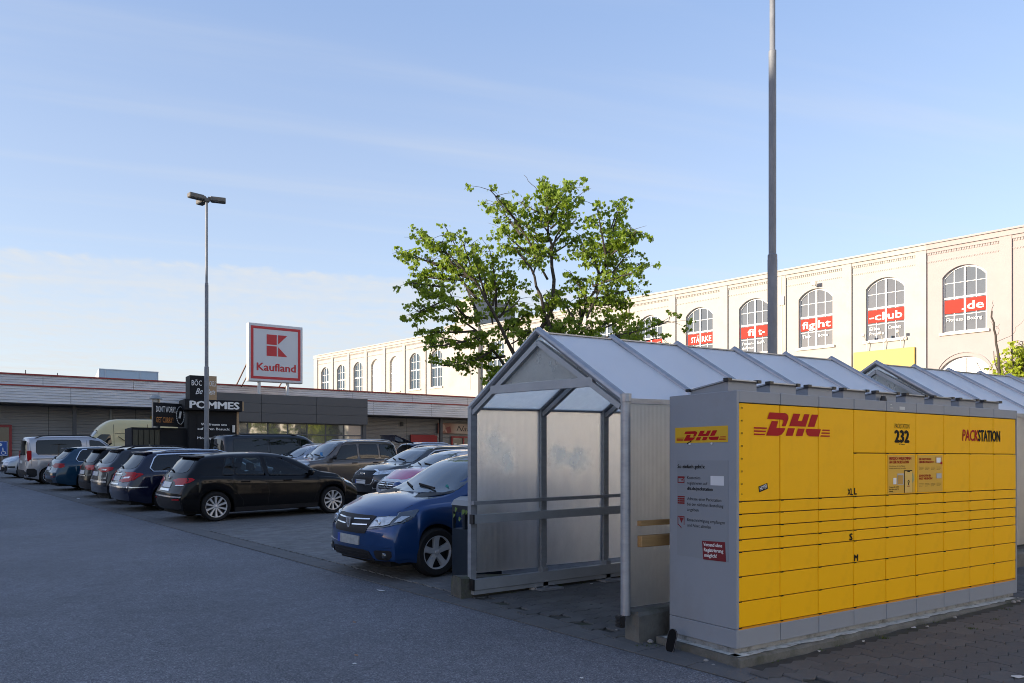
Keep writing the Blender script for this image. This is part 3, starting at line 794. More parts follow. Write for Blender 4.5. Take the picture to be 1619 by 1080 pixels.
for a in range(24):
    b0, b1 = 2 * math.pi * a / 24, 2 * math.pi * (a + .7) / 24
    rg.bar(cc + dvec * .17 * math.cos(b0) + Vector((0, 0, .36 * math.sin(b0))), cc + dvec * .17 * math.cos(b1) + Vector((0, 0, .36 * math.sin(b1))), .02, .025, nv)
for k in range(3): rg.bar(cc + dvec * (-.07 + .03 * k) + Vector((0, 0, -.12)), cc + dvec * (-.01 + .03 * k) + Vector((0, 0, .16)), .02, .03, nv)
rg.build('emblem', M_LETW, ki)
vt = MB().lathe([(.16, 2.2), (.16, 3.3), (.15, 3.42)], 14, c=(-.95, 1.2, 0)).lathe([(.26, 3.42), (.15, 3.56), (0, 3.6)], 14, c=(-.95, 1.2, 0))
vt.build('flue', mat('galvanised flue', (.34, .33, .3), .45, metal=.5, var=.2), ki, smooth=40)
MB().tube([(1.85, -.12, 2.05), (1.85, -.12, 2.35)], .06, 8).box(1.82, -.12, 2.1, 1.88, 0, 2.16).build('wall_lamp', M_LAMPW, ki)

# ================================================================ LONG BLOCK WEST OF THE ROAD (outside the picture, keeps the low sun off the car park)
wb_ = thing('office_block', 'long four storey plaster block across the road that shades the car park', 'building', (-45, 2, -.7))
MB().box(-12, 0, 0, 0, 76, 17.3).build('wall', mat('grey plaster', (.42, .40, .37), .9, var=.08, vscale=.4), wb_)
MB().box(-12.3, -.3, 17.3, .3, 76.3, 17.6).build('parapet', M_FASC, wb_)
ow = MB().box(-.05, 0, 0, .02, 1.7, 1.7).mesh('window', M_DGLASS)
for k in range(23):
    for j in range(4): obj('window', ow, wb_, (0, 2 + k * 3.2, 1.2 + j * 3.9))

# ================================================================ PLASTER WING SOUTH OF THE LOT (outside the picture; the annex glass mirrors it)
M_PLASTER = mat('white plaster', (.80, .77, .72), .9, var=.05, vscale=.5)
A_, B_ = Vector((44, -2, 0)), Vector((10, -32, 0)); dd = (B_ - A_); wl_ = dd.length
wg = thing('factory_wing', 'pale plaster factory wing with tall windows beyond the pavers, catching the low sun', 'building', (44, -2, -.6), math.atan2(dd.y, dd.x))
MB().box(0, 0, 0, wl_, 14, 16.5).build('wall', M_PLASTER, wg); MB().box(-.2, -.25, 16.5, wl_ + .2, 14.2, 17).build('cornice', M_PLASTER, wg)
wm_ = MB().box(0, -.03, 0, 2.2, .05, 3.2).mesh('window', M_DGLASS)
for k in range(9):
    for j in range(2): obj('window', wm_, wg, (1.4 + k * 4.9, 0, 4.5 + j * 5.6))
# ================================================================ LAMP POLES
M_GALV = mat('galvanised pole', (.20, .21, .225), .6, metal=.05, var=.22, vscale=9, stretch=(1, 1, .4))
M_LAMPB = mat('lamp housing', (.12, .11, .095), .5, var=.1)
M_LENS = mat('lamp lens', (.10, .10, .09), .2)
def lamp_pole(name, label, u, v, segs, lamps, group, rot=0.0):
    """segs: (z0, z1, radius) stepped tube sections above the ground"""
    t = thing(name, label, 'street lamp', (u, v, g(u, v)), rot, group)
    mb = MB(); prof = []
    for i, (z0, z1, r) in enumerate(segs):
        prof += [(r, z0), (r, z1 - .05)]
        nr = segs[i + 1][2] if i + 1 < len(segs) else r * .6
        prof += [((r + nr) / 2 + .004, z1 - .02)]
    mb.lathe([(0, -.2), (segs[0][2], -.2)] + prof + [(0, segs[-1][1])], 20)
    mb.build('pole', M_GALV, t, smooth=30)
    for z0, z1, r in segs[1:]:
        MB().lathe([(r + .002, z0 - .09), (r + .016, z0 - .08), (r + .016, z0 + .03), (r + .002, z0 + .05)], 20).build('collar', M_GALV, t, smooth=30)
    MB().box(-.05, -segs[0][2] - .006, .7, .05, -segs[0][2] + .02, 1.1).build('service_door', M_GALV, t)
    zt = segs[-1][1]
    for a in lamps:
        ca_, sa_ = math.cos(R(a)), math.sin(R(a))
        M = Matrix.Rotation(R(a), 4, 'Z') @ Matrix.Translation((0, 0, zt))
        h = MB().box(.13, -.14, -.035, .68, .14, .13, M, bev=.02); h.box(.05, -.06, .0, .2, .06, .12, M)
        l = h.build('lamp_head', M_LAMPB, t)
        MB().box(.18, -.11, -.047, .64, .11, -.033, M).build('lens', M_LENS, l)
    MB().box(-.1, -.1, -.06, .1, .1, .05, Matrix.Translation((0, 0, zt))).build('lamp_mount', M_LAMPB, t)
    return t
lamp_pole('lamp_pole', 'tall grey lamp pole with three box lamps in front of the black kiosk', 6.3, 30.6, [(0, 4.45, .085), (4.45, 7.62, .066), (7.62, 10.8, .045)], (191, 101, -13), 'stepped steel lamp poles of the car park')
lamp_pole('lamp_pole', 'tall grey lamp pole rising behind the trolley shelter in front of the white factory', 10.5, 8.16, [(0, 4.75, .078), (4.75, 8.1, .06), (8.1, 11.6, .045)], (191, 101, -13), 'stepped steel lamp poles of the car park')

# ================================================================ TROLLEY SHELTERS
M_ALU = mat('weathered aluminium', (.33, .35, .38), .42, metal=.5, var=.16, vscale=7, stretch=(1, 1, 3))
M_ALUD = mat('grey aluminium rail', (.36, .38, .40), .45, metal=.3, var=.12, vscale=5)
def poly_material(name, tint, clear, rough, sun_patches=(), axis=0, rib=60.0, transl=.5, tl=(.8, .8, .74), dfc=(.5, .5, .5, 1), face=1):
    m = bpy.data.materials.new(name); m.use_nodes = True
    t = m.node_tree; N = t.nodes.new; L = t.links.new; t.nodes.clear()
    out = N('ShaderNodeOutputMaterial')
    co = N('ShaderNodeTexCoord'); sx = N('ShaderNodeSeparateXYZ'); L(co.outputs['Object'], sx.inputs[0])
    wv = N('ShaderNodeMath'); wv.operation = 'MULTIPLY'; L(sx.outputs[axis], wv.inputs[0]); wv.inputs[1].default_value = rib * 2 * math.pi
    sn = N('ShaderNodeMath'); sn.operation = 'SINE'; L(wv.outputs[0], sn.inputs[0])
    bp = N('ShaderNodeBump'); bp.inputs['Distance'].default_value = .0018; bp.inputs['Strength'].default_value = .3; L(sn.outputs[0], bp.inputs['Height'])
    gl = N('ShaderNodeBsdfPrincipled'); gl.inputs['Transmission Weight'].default_value = 1.0; gl.inputs['Roughness'].default_value = rough
    gl.inputs['IOR'].default_value = 1.42; gl.inputs['Base Color'].default_value = (*tint, 1); L(bp.outputs[0], gl.inputs['Normal'])
    tr = N('ShaderNodeBsdfTranslucent'); tr.inputs[0].default_value = (*tl, 1)
    df = N('ShaderNodeBsdfPrincipled'); df.inputs['Base Color'].default_value = dfc; df.inputs['Roughness'].default_value = .3; L(bp.outputs[0], df.inputs['Normal'])
    mx = N('ShaderNodeMixShader'); mx.inputs[0].default_value = transl; L(df.outputs[0], mx.inputs[1]); L(tr.outputs[0], mx.inputs[2])
    # twin wall sheet: the scattering sits in its outer skin, the inner skin is clear
    ge = N('ShaderNodeNewGeometry'); sn_ = N('ShaderNodeSeparateXYZ'); L(ge.outputs['True Normal'], sn_.inputs[0])
    bf = N('ShaderNodeMath'); bf.operation = 'MULTIPLY_ADD'; L(ge.outputs['Backfacing'], bf.inputs[0]); bf.inputs[1].default_value = -2.0; bf.inputs[2].default_value = 1.0
    fl = N('ShaderNodeMath'); fl.operation = 'MULTIPLY'; L(sn_.outputs[face], fl.inputs[0]); L(bf.outputs[0], fl.inputs[1])
    gt = N('ShaderNodeMath'); gt.operation = 'GREATER_THAN'; L(fl.outputs[0], gt.inputs[0]); gt.inputs[1].default_value = 0.0
    tp_ = N('ShaderNodeBsdfTransparent'); tp_.inputs[0].default_value = (.96, .96, .95, 1)
    sk_ = N('ShaderNodeMixShader'); L(gt.outputs[0], sk_.inputs[0]); L(tp_.outputs[0], sk_.inputs[1]); L(mx.outputs[0], sk_.inputs[2])
    fin = N('ShaderNodeMixShader'); L(sk_.outputs[0], fin.inputs[1]); L(gl.outputs[0], fin.inputs[2])
    ns = N('ShaderNodeTexNoise'); ns.inputs['Scale'].default_value = 3.0; ns.inputs['Detail'].default_value = 8; ns.inputs['Roughness'].default_value = .7; 
    mp = N('ShaderNodeMapping'); mp.inputs['Scale'].default_value = (1, 1, .5); L(co.outputs['Object'], mp.inputs[0]); L(mp.outputs[0], ns.inputs['Vector'])
    mr = N('ShaderNodeMapRange'); L(ns.outputs[0], mr.inputs[0]); mr.inputs[1].default_value = .35; mr.inputs[2].default_value = .75; mr.inputs[3].default_value = clear; mr.inputs[4].default_value = clear - .16
    val = mr.outputs[0]; sfac = None
    nz = N('ShaderNodeTexNoise'); nz.inputs['Scale'].default_value = 7; nz.inputs['Detail'].default_value = 6; nz.inputs['Roughness'].default_value = .62; L(co.outputs['Object'], nz.inputs['Vector'])
    for (c, rad) in sun_patches:
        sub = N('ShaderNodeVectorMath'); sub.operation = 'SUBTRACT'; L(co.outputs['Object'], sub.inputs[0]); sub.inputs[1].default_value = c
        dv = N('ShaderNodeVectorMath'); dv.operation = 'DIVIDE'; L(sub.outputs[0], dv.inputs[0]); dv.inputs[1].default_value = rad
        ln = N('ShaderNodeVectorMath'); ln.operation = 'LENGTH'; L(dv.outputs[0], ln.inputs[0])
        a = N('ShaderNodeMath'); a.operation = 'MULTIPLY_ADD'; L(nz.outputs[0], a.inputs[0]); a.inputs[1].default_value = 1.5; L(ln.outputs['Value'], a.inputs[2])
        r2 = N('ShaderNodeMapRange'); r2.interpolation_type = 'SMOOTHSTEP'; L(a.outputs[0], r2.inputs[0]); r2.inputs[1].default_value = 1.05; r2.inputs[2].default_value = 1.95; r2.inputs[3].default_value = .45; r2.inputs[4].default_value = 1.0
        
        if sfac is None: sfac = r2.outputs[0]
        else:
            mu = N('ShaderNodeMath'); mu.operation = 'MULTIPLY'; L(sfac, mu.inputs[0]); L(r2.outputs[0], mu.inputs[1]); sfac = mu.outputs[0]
    if sun_patches:
        w1 = N('ShaderNodeBsdfTranslucent'); w1.inputs[0].default_value = (1, .95, .80, 1)  # sunlit spots put into the sheet's colour as warm pale translucent patches
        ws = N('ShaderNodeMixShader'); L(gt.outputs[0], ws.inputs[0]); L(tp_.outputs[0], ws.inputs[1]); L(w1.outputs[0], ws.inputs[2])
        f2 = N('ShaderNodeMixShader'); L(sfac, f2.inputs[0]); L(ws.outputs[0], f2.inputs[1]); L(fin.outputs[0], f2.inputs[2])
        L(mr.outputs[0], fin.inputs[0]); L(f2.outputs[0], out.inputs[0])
    else:
        L(val, fin.inputs[0]); L(fin.outputs[0], out.inputs[0])
    return m
M_PWALL = poly_material('polycarbonate wall', (.98, .97, .94), .84, .5, axis=0, rib=62, transl=1.0, tl=(.98, .95, .88))
M_PNEAR = poly_material('polycarbonate near wall', (.93, .90, .84), .93, .45, axis=0, rib=62, transl=1.0, tl=(.9, .86, .78))
M_PROOF = poly_material('polycarbonate roof', (.85, .9, .95), .22, .4, axis=0, rib=50, transl=.25, tl=(.8, .82, .85), dfc=(.80, .84, .90, 1), face=2)
M_PGAB = poly_material('polycarbonate gable', (.88, .9, .88), .30, .4, axis=2, rib=.001, transl=.55, tl=(.9, .9, .86), dfc=(.6, .62, .60, 1), face=0)
M_PROT = poly_material('polycarbonate roof underside', (.95, .95, .9), .4, .4, axis=0, rib=50, transl=1.0, tl=(.95, .93, .86), face=2)
MOSS = mat('mossy concrete kerb', (.085, .083, .07), .95, var=.35, vscale=6, bump=.012, bscale=30, dirt=((.05, .07, .018), .9, 3.0))
def rounded_bar(mb, a, b, r, n=8): mb.tube([a, b], r, n)
def shelter(label, u0n, u0f, bays, sp, open_front=True, detail=True):
    u0r = (u0n + u0f) / 2
    t = thing('trolley_shelter', label, 'shelter', (u0r, 6.175, g(u0r, 6.175)), 0, 'gabled polycarbonate trolley shelters')
    O = Vector(t.location)
    def en(k): u = u0n + sp * k; return Vector((u, 5.0, 2.125 + .0145 * (u - 4.4)))
    def ef(k): u = u0f + sp * k; return Vector((u, 7.35, 2.18 + .0145 * (u - 4.4)))
    def er(k): u = u0r + sp * k; return Vector((u, 6.175, 2.85 + .0145 * (u - 4.4)))
    dn = Vector((0, -.04, .05)); df_ = Vector((0, .04, .05))
    def B(mb, name, m, smooth=None, parent=t):
        mb.v = [tuple(Vector(p) - O) for p in mb.v]; return mb.build(name, m, parent, smooth)
    for k in range(bays + 1):
        n_, f_, r_ = en(k), ef(k), er(k)
        mb = MB(); rr = .038 if k else .042
        mb.tube([f_ + Vector((0, .0, 0)), r_ + Vector((0, 0, .03)), n_], rr, 10)
        if k in (0, bays): mb.tube([n_ + Vector((0, -.005, .05)), n_ + Vector((0, -.005, -.02))], .05, 10)
        B(mb, 'rafter', M_ALU, 35)
        mb = MB(); mb.bar(f_ + Vector((.0, -.05, -.06)), r_ + Vector((0, 0, -.09)), .05, .05).bar(r_ + Vector((0, 0, -.09)), n_ + Vector((0, .05, -.06)), .05, .05)
        B(mb, 'inner_rafter', M_ALUD)
        gz = g(n_.x, 5.0)
        mb = MB()
        if k == 0: mb.tube([(n_.x, 5.0, .24 + gz), (n_.x, 5.0, n_.z)], .043, 12)
        else: mb.box(n_.x - .03, 4.98, .25 + gz, n_.x + .03, 5.05, n_.z)
        B(mb, 'post', M_ALU, 35)
        gz = g(f_.x, 7.35); mb = MB()
        mb.box(f_.x - .035, 7.30, .17 + gz, f_.x + .035, 7.37, f_.z + .02).box(f_.x + .035, 7.325, .3 + gz, f_.x + .06, 7.36, f_.z - .02)
        if k: mb.box(f_.x - .05, 7.24, gz - .02, f_.x + .02, 7.30, .26 + gz).box(f_.x - .16, 7.12, gz + .015, f_.x + .16, 7.34, gz + .035)
        B(mb, 'post', M_ALU)
    for k in range(bays):
        a, b = en(k), en(k + 1); c, d = ef(k), ef(k + 1); r0, r1 = er(k), er(k + 1)
        cut = Vector((.03, 0, 0)); th = Vector((0, -.006, .008))
        nn = (b - a).cross(r0 - a).normalized() * .01
        def pan(p, q, s_, w, name, m, thick):
            mb = MB(); mb.poly([p, q, s_, w], thick); ob = B(mb, name, m); return ob
        pan(a + cut, b - cut, r1 - cut, r0 + cut, 'roof_panel', M_PROOF, nn)
        nn2 = (d - c).cross(r0 - c).normalized() * .01
        pan(c + cut, d - cut, r1 - cut, r0 + cut, 'roof_panel', M_PROT, nn2)
        zb = .30 + g(a.x, 5.0)
        pan(Vector((a.x + .05, 5.0, zb)), Vector((b.x - .035, 5.0, zb)), Vector((b.x - .035, 5.0, b.z - .03)), Vector((a.x + .05, 5.0, a.z - .03)), 'wall_panel', M_PNEAR, (0, .01, 0))
        zb = .27 + g(c.x, 7.35); m = M_PWALL
        if detail and k == 0: m = poly_material('polycarbonate wall with painted sun patch', (.98, .97, .94), .84, .5, [((4.68 - O.x, 7.345 - O.y, 1.70 - O.z), (.24, 9, .24)), ((4.58 - O.x, 7.345 - O.y, 1.80 - O.z), (.16, 9, .17)), ((4.80 - O.x, 7.345 - O.y, 1.56 - O.z), (.12, 9, .16))], 0, 62, 1.0, (.98, .95, .88))
        if detail and k == 1: m = poly_material('polycarbonate wall with low painted sun patch', (.98, .97, .94), .84, .5, [((5.60 - O.x, 7.345 - O.y, 1.62 - O.z), (.30, 9, .15)), ((5.82 - O.x, 7.345 - O.y, 1.60 - O.z), (.22, 9, .17)), ((5.48 - O.x, 7.345 - O.y, 1.70 - O.z), (.14, 9, .15))], 0, 62, 1.0, (.98, .95, .88))
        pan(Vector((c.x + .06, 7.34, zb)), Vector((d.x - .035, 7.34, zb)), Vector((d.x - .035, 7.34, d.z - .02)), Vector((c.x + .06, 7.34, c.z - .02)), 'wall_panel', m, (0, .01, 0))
        # eave and ridge strips
        B(MB().bar(a + Vector((.03, -.012, -.012)), b + Vector((-.03, -.012, -.012)), .03, .045), 'eave_strip', M_ALU)
        B(MB().bar(r0 + Vector((.03, 0, .012)), r1 + Vector((-.03, 0, .012)), .06, .012), 'ridge_strip', M_ALU)
        B(MB().bar(c + Vector((.03, .01, -.0)), d + Vector((-.03, .01, -.0)), .03, .04), 'eave_strip', M_ALU)
    L_ = bays * sp
    sl = .0145
    # rails on the inside of the far wall
    def rail(z0, z1, y0, y1, name, m, ua=u0f - .03, ub=u0f + L_ + .02):
        mb = MB(); za = g(ua, 7.35); zb = za + sl * (ub - ua)
        mb.add([(ua, y0, z0 + za), (ua, y1, z0 + za), (ua, y1, z1 + za), (ua, y0, z1 + za), (ub, y0, z0 + zb), (ub, y1, z0 + zb), (ub, y1, z1 + zb), (ub, y0, z1 + zb)],
               [(0, 1, 2, 3), (7, 6, 5, 4), (0, 4, 5, 1), (1, 5, 6, 2), (2, 6, 7, 3), (3, 7, 4, 0)])
        return B(mb, name, m)
    q = rail(.83, .925, 7.23, 7.30, 'guard_rail', M_ALUD); 
    rail(1.035, 1.075, 7.25, 7.30, 'hand_rail', M_ALU)
    rail(.10, .215, 7.23, 7.30, 'bottom_rail', M_ALUD); rail(.05, .095, 7.24, 7.33, 'base_rail', M_ALUD)
    M_CAP = mat('black plastic cap', (.012, .012, .013), .5)
    za = g(u0f, 7.35)
    for z0, z1 in ((.83, .925), (.10, .215)): B(MB().box(u0f - .05, 7.225, z0 + za - .004, u0f - .03, 7.305, z1 + za + .004), 'end_cap', M_CAP)
    if open_front:
        n_, f_, r_ = en(0), ef(0), er(0)
        tz = .30
        pA = f_ + (r_ - f_) * tz; pB = n_ + (r_ - n_) * tz
        B(MB().bar(pA + Vector((0, -.04, -.03)), pB + Vector((0, .04, -.03)), .05, .085), 'gable_bar', M_ALUD)
        mb = MB(); mb.poly([pA + Vector((.01, -.05, .02)), pB + Vector((.01, .05, .02)), r_ + Vector((.01, 0, -.06))], (.01, 0, 0)); B(mb, 'gable_panel', M_PGAB)
    return t
sh = shelter('gabled polycarbonate trolley shelter with open end and frosted patches, right behind the yellow lockers', 4.47, 4.30, 5, .955)
shelter('gabled polycarbonate trolley shelter behind the far end of the yellow lockers', 10.24, 10.17, 7, .97, True, False)
# concrete kerbs that carry the shelter walls
def kerb(name, label, ua, ub, v0, v1, h, m, parts=6, drop=0.0):
    mb = MB(); n = parts
    V = []; rr = random.Random(len(label) + int(ua * 10))
    for i in range(n + 1):
        u = ua + (ub - ua) * i / n; z = g(u, v0)
        j = lambda s=.008: rr.uniform(-s, s)
        hh = h - drop * min(1, i / 2)
        V.append([(u + j(), v0 + j(), z - .15), (u + j(), v0 + .02 + j(), z + hh - .025 + j()), (u + j(), v0 + .045 + j(), z + hh + j()), (u + j(), v1 - .045 + j(), z + hh + j()), (u + j(), v1 - .02 + j(), z + hh - .025), (u + j(), v1 + j(), z - .15)])
    for a, b in zip(V[:-1], V[1:]):
        for k in range(5): mb.quad(a[k], a[k + 1], b[k + 1], b[k])
    mb.poly(V[0]); mb.poly(V[-1])
    return tag(mb.build(name, m), label, 'kerb', 'concrete kerbs under the shelter walls')
kerb('concrete_kerb', 'weathered concrete kerb block with mossy face under the blue grey far shelter wall', 4.15, 10.2, 7.30, 7.55, .25, MOSS, 14, .08)
kerb('concrete_kerb', 'thick weathered concrete kerb block squeezed between near shelter wall and lockers', 4.53, 9.5, 4.88, 5.09, .27, M_CONC, 10)
kerb('concrete_kerb', 'concrete kerb under the near wall of the farther trolley shelter', 10.1, 17.2, 4.88, 5.22, .22, M_CONC, 10)
# timber rails on the near wall
M_WOOD = mat('pale timber', (.42, .25, .10), .65, var=.2, vscale=4, stretch=(.6, 8, 8))
tw = thing('timber_rail', 'pair of pale timber guard boards fixed to the near shelter wall beside the lockers', 'rail', (4.6, 4.9, 0))
MB().box(-.02, .02, 1.03, 4.6, .07, 1.075).build('thin_board', M_WOOD, tw)
MB().box(-.02, .02, .845, 4.6, .075, .945, bev=.006).build('thick_board', M_WOOD, tw)
for x in (.36, 1.3, 2.26): MB().lathe([(.0, -.012), (.018, -.01), (.022, 0), (.022, .02)], 10, 'y', (x, .02, .905)).build('bolt', M_RUST, tw)
tag(MB().box(4.40, 4.97, .16, 4.44, 5.04, .26).box(4.385, 4.975, .17, 4.40, 5.035, .19).box(4.385, 4.975, .20, 4.40, 5.035, .22).box(4.385, 4.975, .235, 4.40, 5.035, .255).build('post_bracket', mat('black plastic cap', (.012, .012, .013), .5)), 'small black ribbed bracket at the foot of the round shelter post', 'bracket')

# ================================================================ PARCEL LOCKER
M_YEL = mat('locker yellow', (.95, .485, .002), .5, var=.03, vscale=1.3, spec=.15, dirt=((.80, .40, .006), .5, 2.2))
M_YELD = mat('locker yellow frame', (.62, .25, .003), .5)
M_LGREY = mat('locker grey', (.245, .268, .30), .5, var=.03, vscale=2, spec=.4, dirt=((.20, .20, .20), .35, 1.6))
M_DGAP = mat('dark door gap', (.012, .01, .008), .7)
M_PRED = mat('print red', (.40, .010, .014), .55, spec=.12); M_PBLK = mat('print black', (.012, .011, .010), .6, spec=.1)
U0, V0 = 4.739, 4.026; PWID = .5105; NC = 9; LEN = PWID * NC
lk = thing('parcel_locker', 'long yellow and grey parcel locker wall with red emblem and number 232', 'parcel locker', (U0, V0, .087))
# local z: machine foot at 0
Z = lambda z: z - .087
MB().box(.03, .02, Z(.16), LEN - .0, .70, Z(2.13)).build('cabinet_core', M_DGAP, lk)
MB().box(-.006, -.012, Z(.28), .028, .711, Z(2.147), bev=.004).build('side_panel', M_LGREY, lk)
MB().box(LEN - .002, -.012, Z(.13), LEN + .022, .711, Z(2.147), bev=.004).build('side_panel', M_LGREY, lk)
MB().box(-.006, -.012, Z(.131), .028, .711, Z(.277), bev=.004).build('base_panel', M_LGREY, lk)
MB().box(.03, .69, Z(.131), LEN, .711, Z(2.147)).build('back_panel', M_LGREY, lk)
MB().box(.01, .02, 0.0, LEN, .69, Z(.14)).build('plinth', mat('galvanised plinth', (.30, .31, .31), .5, metal=.4, var=.3, vscale=6, dirt=((.06, .06, .05), .8, 9)), lk)
MB().box(.03, .02, Z(2.135), LEN, .70, Z(2.15)).build('top_plate', M_LGREY, lk)
MB().box(.03, -.004, Z(.272), LEN, .02, Z(.288)).build('yellow_edge', M_YELD, lk)
hd = MB().box(.0025, -.012, 0, PWID - .0025, .02, .0925, bev=.003).mesh('header_panel', M_LGREY)
bs = MB().box(.0025, -.012, 0, PWID - .0025, .02, .141, bev=.003).mesh('base_panel', M_LGREY)
ROWS_S = [(1.175, 1.274), (1.073, 1.175), (.975, 1.073), (.879, .975), (.685, .879), (.489, .685), (.286, .489)]
door_cache = {}; hnd = MB().box(0, -.006, 0, .034, .004, .010).mesh('latch', M_PBLK)
def door(c, z0, z1, m=M_YEL):
    h = round(z1 - z0, 3); key = (h, m.name)
    if key not in door_cache:
        mb = MB().box(.003, -.006, .0065, PWID - .003, .018, h - .001, bev=.0035)
        door_cache[key] = mb.mesh('door', m)
    d = obj('door', door_cache[key], lk, (.022 + c * (LEN - .022) / NC, 0, Z(z0)))
    d.scale = ((LEN - .024) / LEN, 1, 1); d.location.y = rnd.uniform(-.0012, .0012); d.rotation_euler = (rnd.gauss(0, .003), 0, rnd.gauss(0, .0015))
    l = obj('latch', hnd, d, (.012, 0, -.0035))
    return d
for c in range(NC):
    x = .022 + c * (LEN - .022) / NC
    o = obj('header_panel', hd, lk, (x, 0, Z(2.055))); o.scale = ((LEN - .022) / LEN, 1, 1)
    o = obj('base_panel', bs, lk, (x, 0, Z(.131))); o.scale = ((LEN - .022) / LEN, 1, 1)
    tops = [(1.274, 2.050)] if c < 3 else [(1.274, 1.662), (1.662, 2.050)]
    for z0, z1 in tops + ROWS_S: door(c, z0, z1)
    # solar box on the roof
    xa = .03 + c * .5085
    w = MB().poly([(xa, .10, Z(2.15)), (xa, .10, Z(2.230)), (xa, .50, Z(2.178)), (xa, .50, Z(2.15))], (.34, 0, 0))
    w.v = w.v
    w = w.build('solar_box', M_LGREY, lk)
    MB().poly([(xa - .012, .085, Z(2.234)), (xa + .352, .085, Z(2.234)), (xa + .352, .52, Z(2.177)), (xa - .012, .52, Z(2.177))], (0, 0, .012)).build('lid', mat('solar lid', (.33, .36, .4), .3, metal=.3), w)
    for px_c in (xa - .03, xa + .325):
        cm = MB().box(px_c, .075, Z(2.228), px_c + .045, .125, Z(2.253))
        cm.build('lid_corner', mat('black plastic cap', (.012, .012, .013), .5), w)
        MB().box(px_c, .49, Z(2.172), px_c + .04, .53, Z(2.194)).build('lid_corner', mat('black plastic cap', (.012, .012, .013), .5), w)
    MB().box(xa + .02, .079, Z(2.229), xa + .32, .088, Z(2.236)).build('lid_edge', mat('black plastic cap', (.012, .012, .013), .5), w)
MB().lathe([(.0, .06), (.02, .055), (.028, .03), (.034, 0)], 12, c=(.022 + 4.12 * PWID, .06, Z(2.147))).build('antenna', mat('black plastic cap', (.012, .012, .013), .5), lk, smooth=40)
# the big emblem: shapes measured on the photograph (unit: emblem width 6.63)
def emblem_polys():
    P = []
    D1 = [(1.26, 2.0), (2.55, 2.0), (2.74, 1.95), (2.85, 1.82), (2.86, 1.62), (2.72, 1.3), (2.62, 1.1), (2.29, 1.1), (2.42, 1.38), (2.43, 1.47), (2.38, 1.53), (2.2, 1.545), (1.08, 1.545)]
    D2 = [(1.45, 1.42), (1.99, 1.42), (1.84, .97), (2.6, .97), (2.5, .75), (2.28, .52), (1.98, .43), (.98, .43)]
    H1 = [(3.3, 2.0), (3.9, 2.0), (3.69, 1.5), (4.04, 1.5), (4.26, 2.0), (4.73, 2.0), (4.38, 1.12), (2.93, 1.12)]
    H2 = [(2.83, .98), (3.43, .98), (3.22, .45), (2.63, .45)]
    H3 = [(3.7, .98), (4.3, .98), (4.09, .45), (3.5, .45)]
    L1 = [(4.93, 2.0), (5.53, 2.0), (5.17, 1.12), (4.57, 1.12)]
    L2 = [(4.44, .98), (5.77, .98), (5.58, .45), (4.72, .45), (4.5, .55), (4.41, .8)]
    P += [D1, D2, H1, H2, H3, L1, L2]
    for k, z in enumerate((.45, .66, .87)):
        P.append([(0, z), (0, z + .1), (1.06 - .08 * (2 - k) + .02, z + .1), (1.02 - .08 * (2 - k), z)])
        P.append([(5.72 + .08 * k, z), (5.76 + .08 * k, z + .1), (6.6, z + .1), (6.6, z)])
    return P
def emblem(mb, o, right, up, width, hs=1.0):
    k = width / 6.6; o = Vector(o); right = Vector(right); up = Vector(up)
    for P in emblem_polys():
        pts = [Vector((x, z)) for x, z in P]; n = len(pts)
        r = delaunay_2d_cdt(pts, [(i, (i + 1) % n) for i in range(n)], [], 1, 1e-5)
        mb.add([o + right * p[0] * k + up * (p[1] - .43) * k * hs for p in r[0]], [tuple(f) for f in r[2]])
    return mb
emblem(MB(), (.205, -.0085, Z(1.80)), (1, 0, 0), (0, 0, 1), .99, .80).build('emblem', M_PRED, lk)
tx = MB()
for i, s in enumerate(('70', '60', '50', '40', '30', '20', '10', '0')): put_text(tx, s, (.062, -.0085, Z(2.005 - .0995 * i + (.0 if i < 7 else .02))), (1, 0, 0), (0, 0, 1), h=.014, bold=.02, center=True)
def dx(c, f): return .022 + (c + f) * (LEN - .022) / NC
put_text(tx, 'XL', (dx(2, .82), -.0085, Z(1.292)), (1, 0, 0), (0, 0, 1), w=.076, h=.058, bold=.05)
put_text(tx, 'L', (dx(3, .02), -.0085, Z(1.296)), (1, 0, 0), (0, 0, 1), w=.034, h=.058, bold=.05)
put_text(tx, 'S', (dx(2, .88), -.0085, Z(.893)), (1, 0, 0), (0, 0, 1), w=.040, h=.058, bold=.05)
put_text(tx, 'M', (dx(3, .02), -.0085, Z(.702)), (1, 0, 0), (0, 0, 1), w=.054, h=.058, bold=.05)
tn = MB(); put_text(tn, 'PACKSTATION', (dx(4, .28), -.0085, Z(1.90)), (1, 0, 0), (0, 0, 1), w=.25, h=.045)
put_text(tx, '232', (dx(4, .29), -.0085, Z(1.77)), (1, 0, 0), (0, 0, 1), w=.235, h=.11, bold=.07)
put_text(tx, '47 Herne', (dx(4, .42), -.0085, Z(1.745)), (1, 0, 0), (0, 0, 1), w=.10, h=.012, bold=.02)
put_text(tx, 'STATION', (dx(7, .36), -.0085, Z(1.80)), (1, 0, 0), (0, 0, 1), w=.47, h=.115, bold=.045)
tx.build('lettering', M_PBLK, lk); tn.build('lettering', M_PBLK, lk)
put_text(MB(), 'PACK', (dx(6, .72), -.0085, Z(1.80)), (1, 0, 0), (0, 0, 1), w=.325, h=.115, bold=.03, shear=.1).build('lettering', M_PRED, lk)
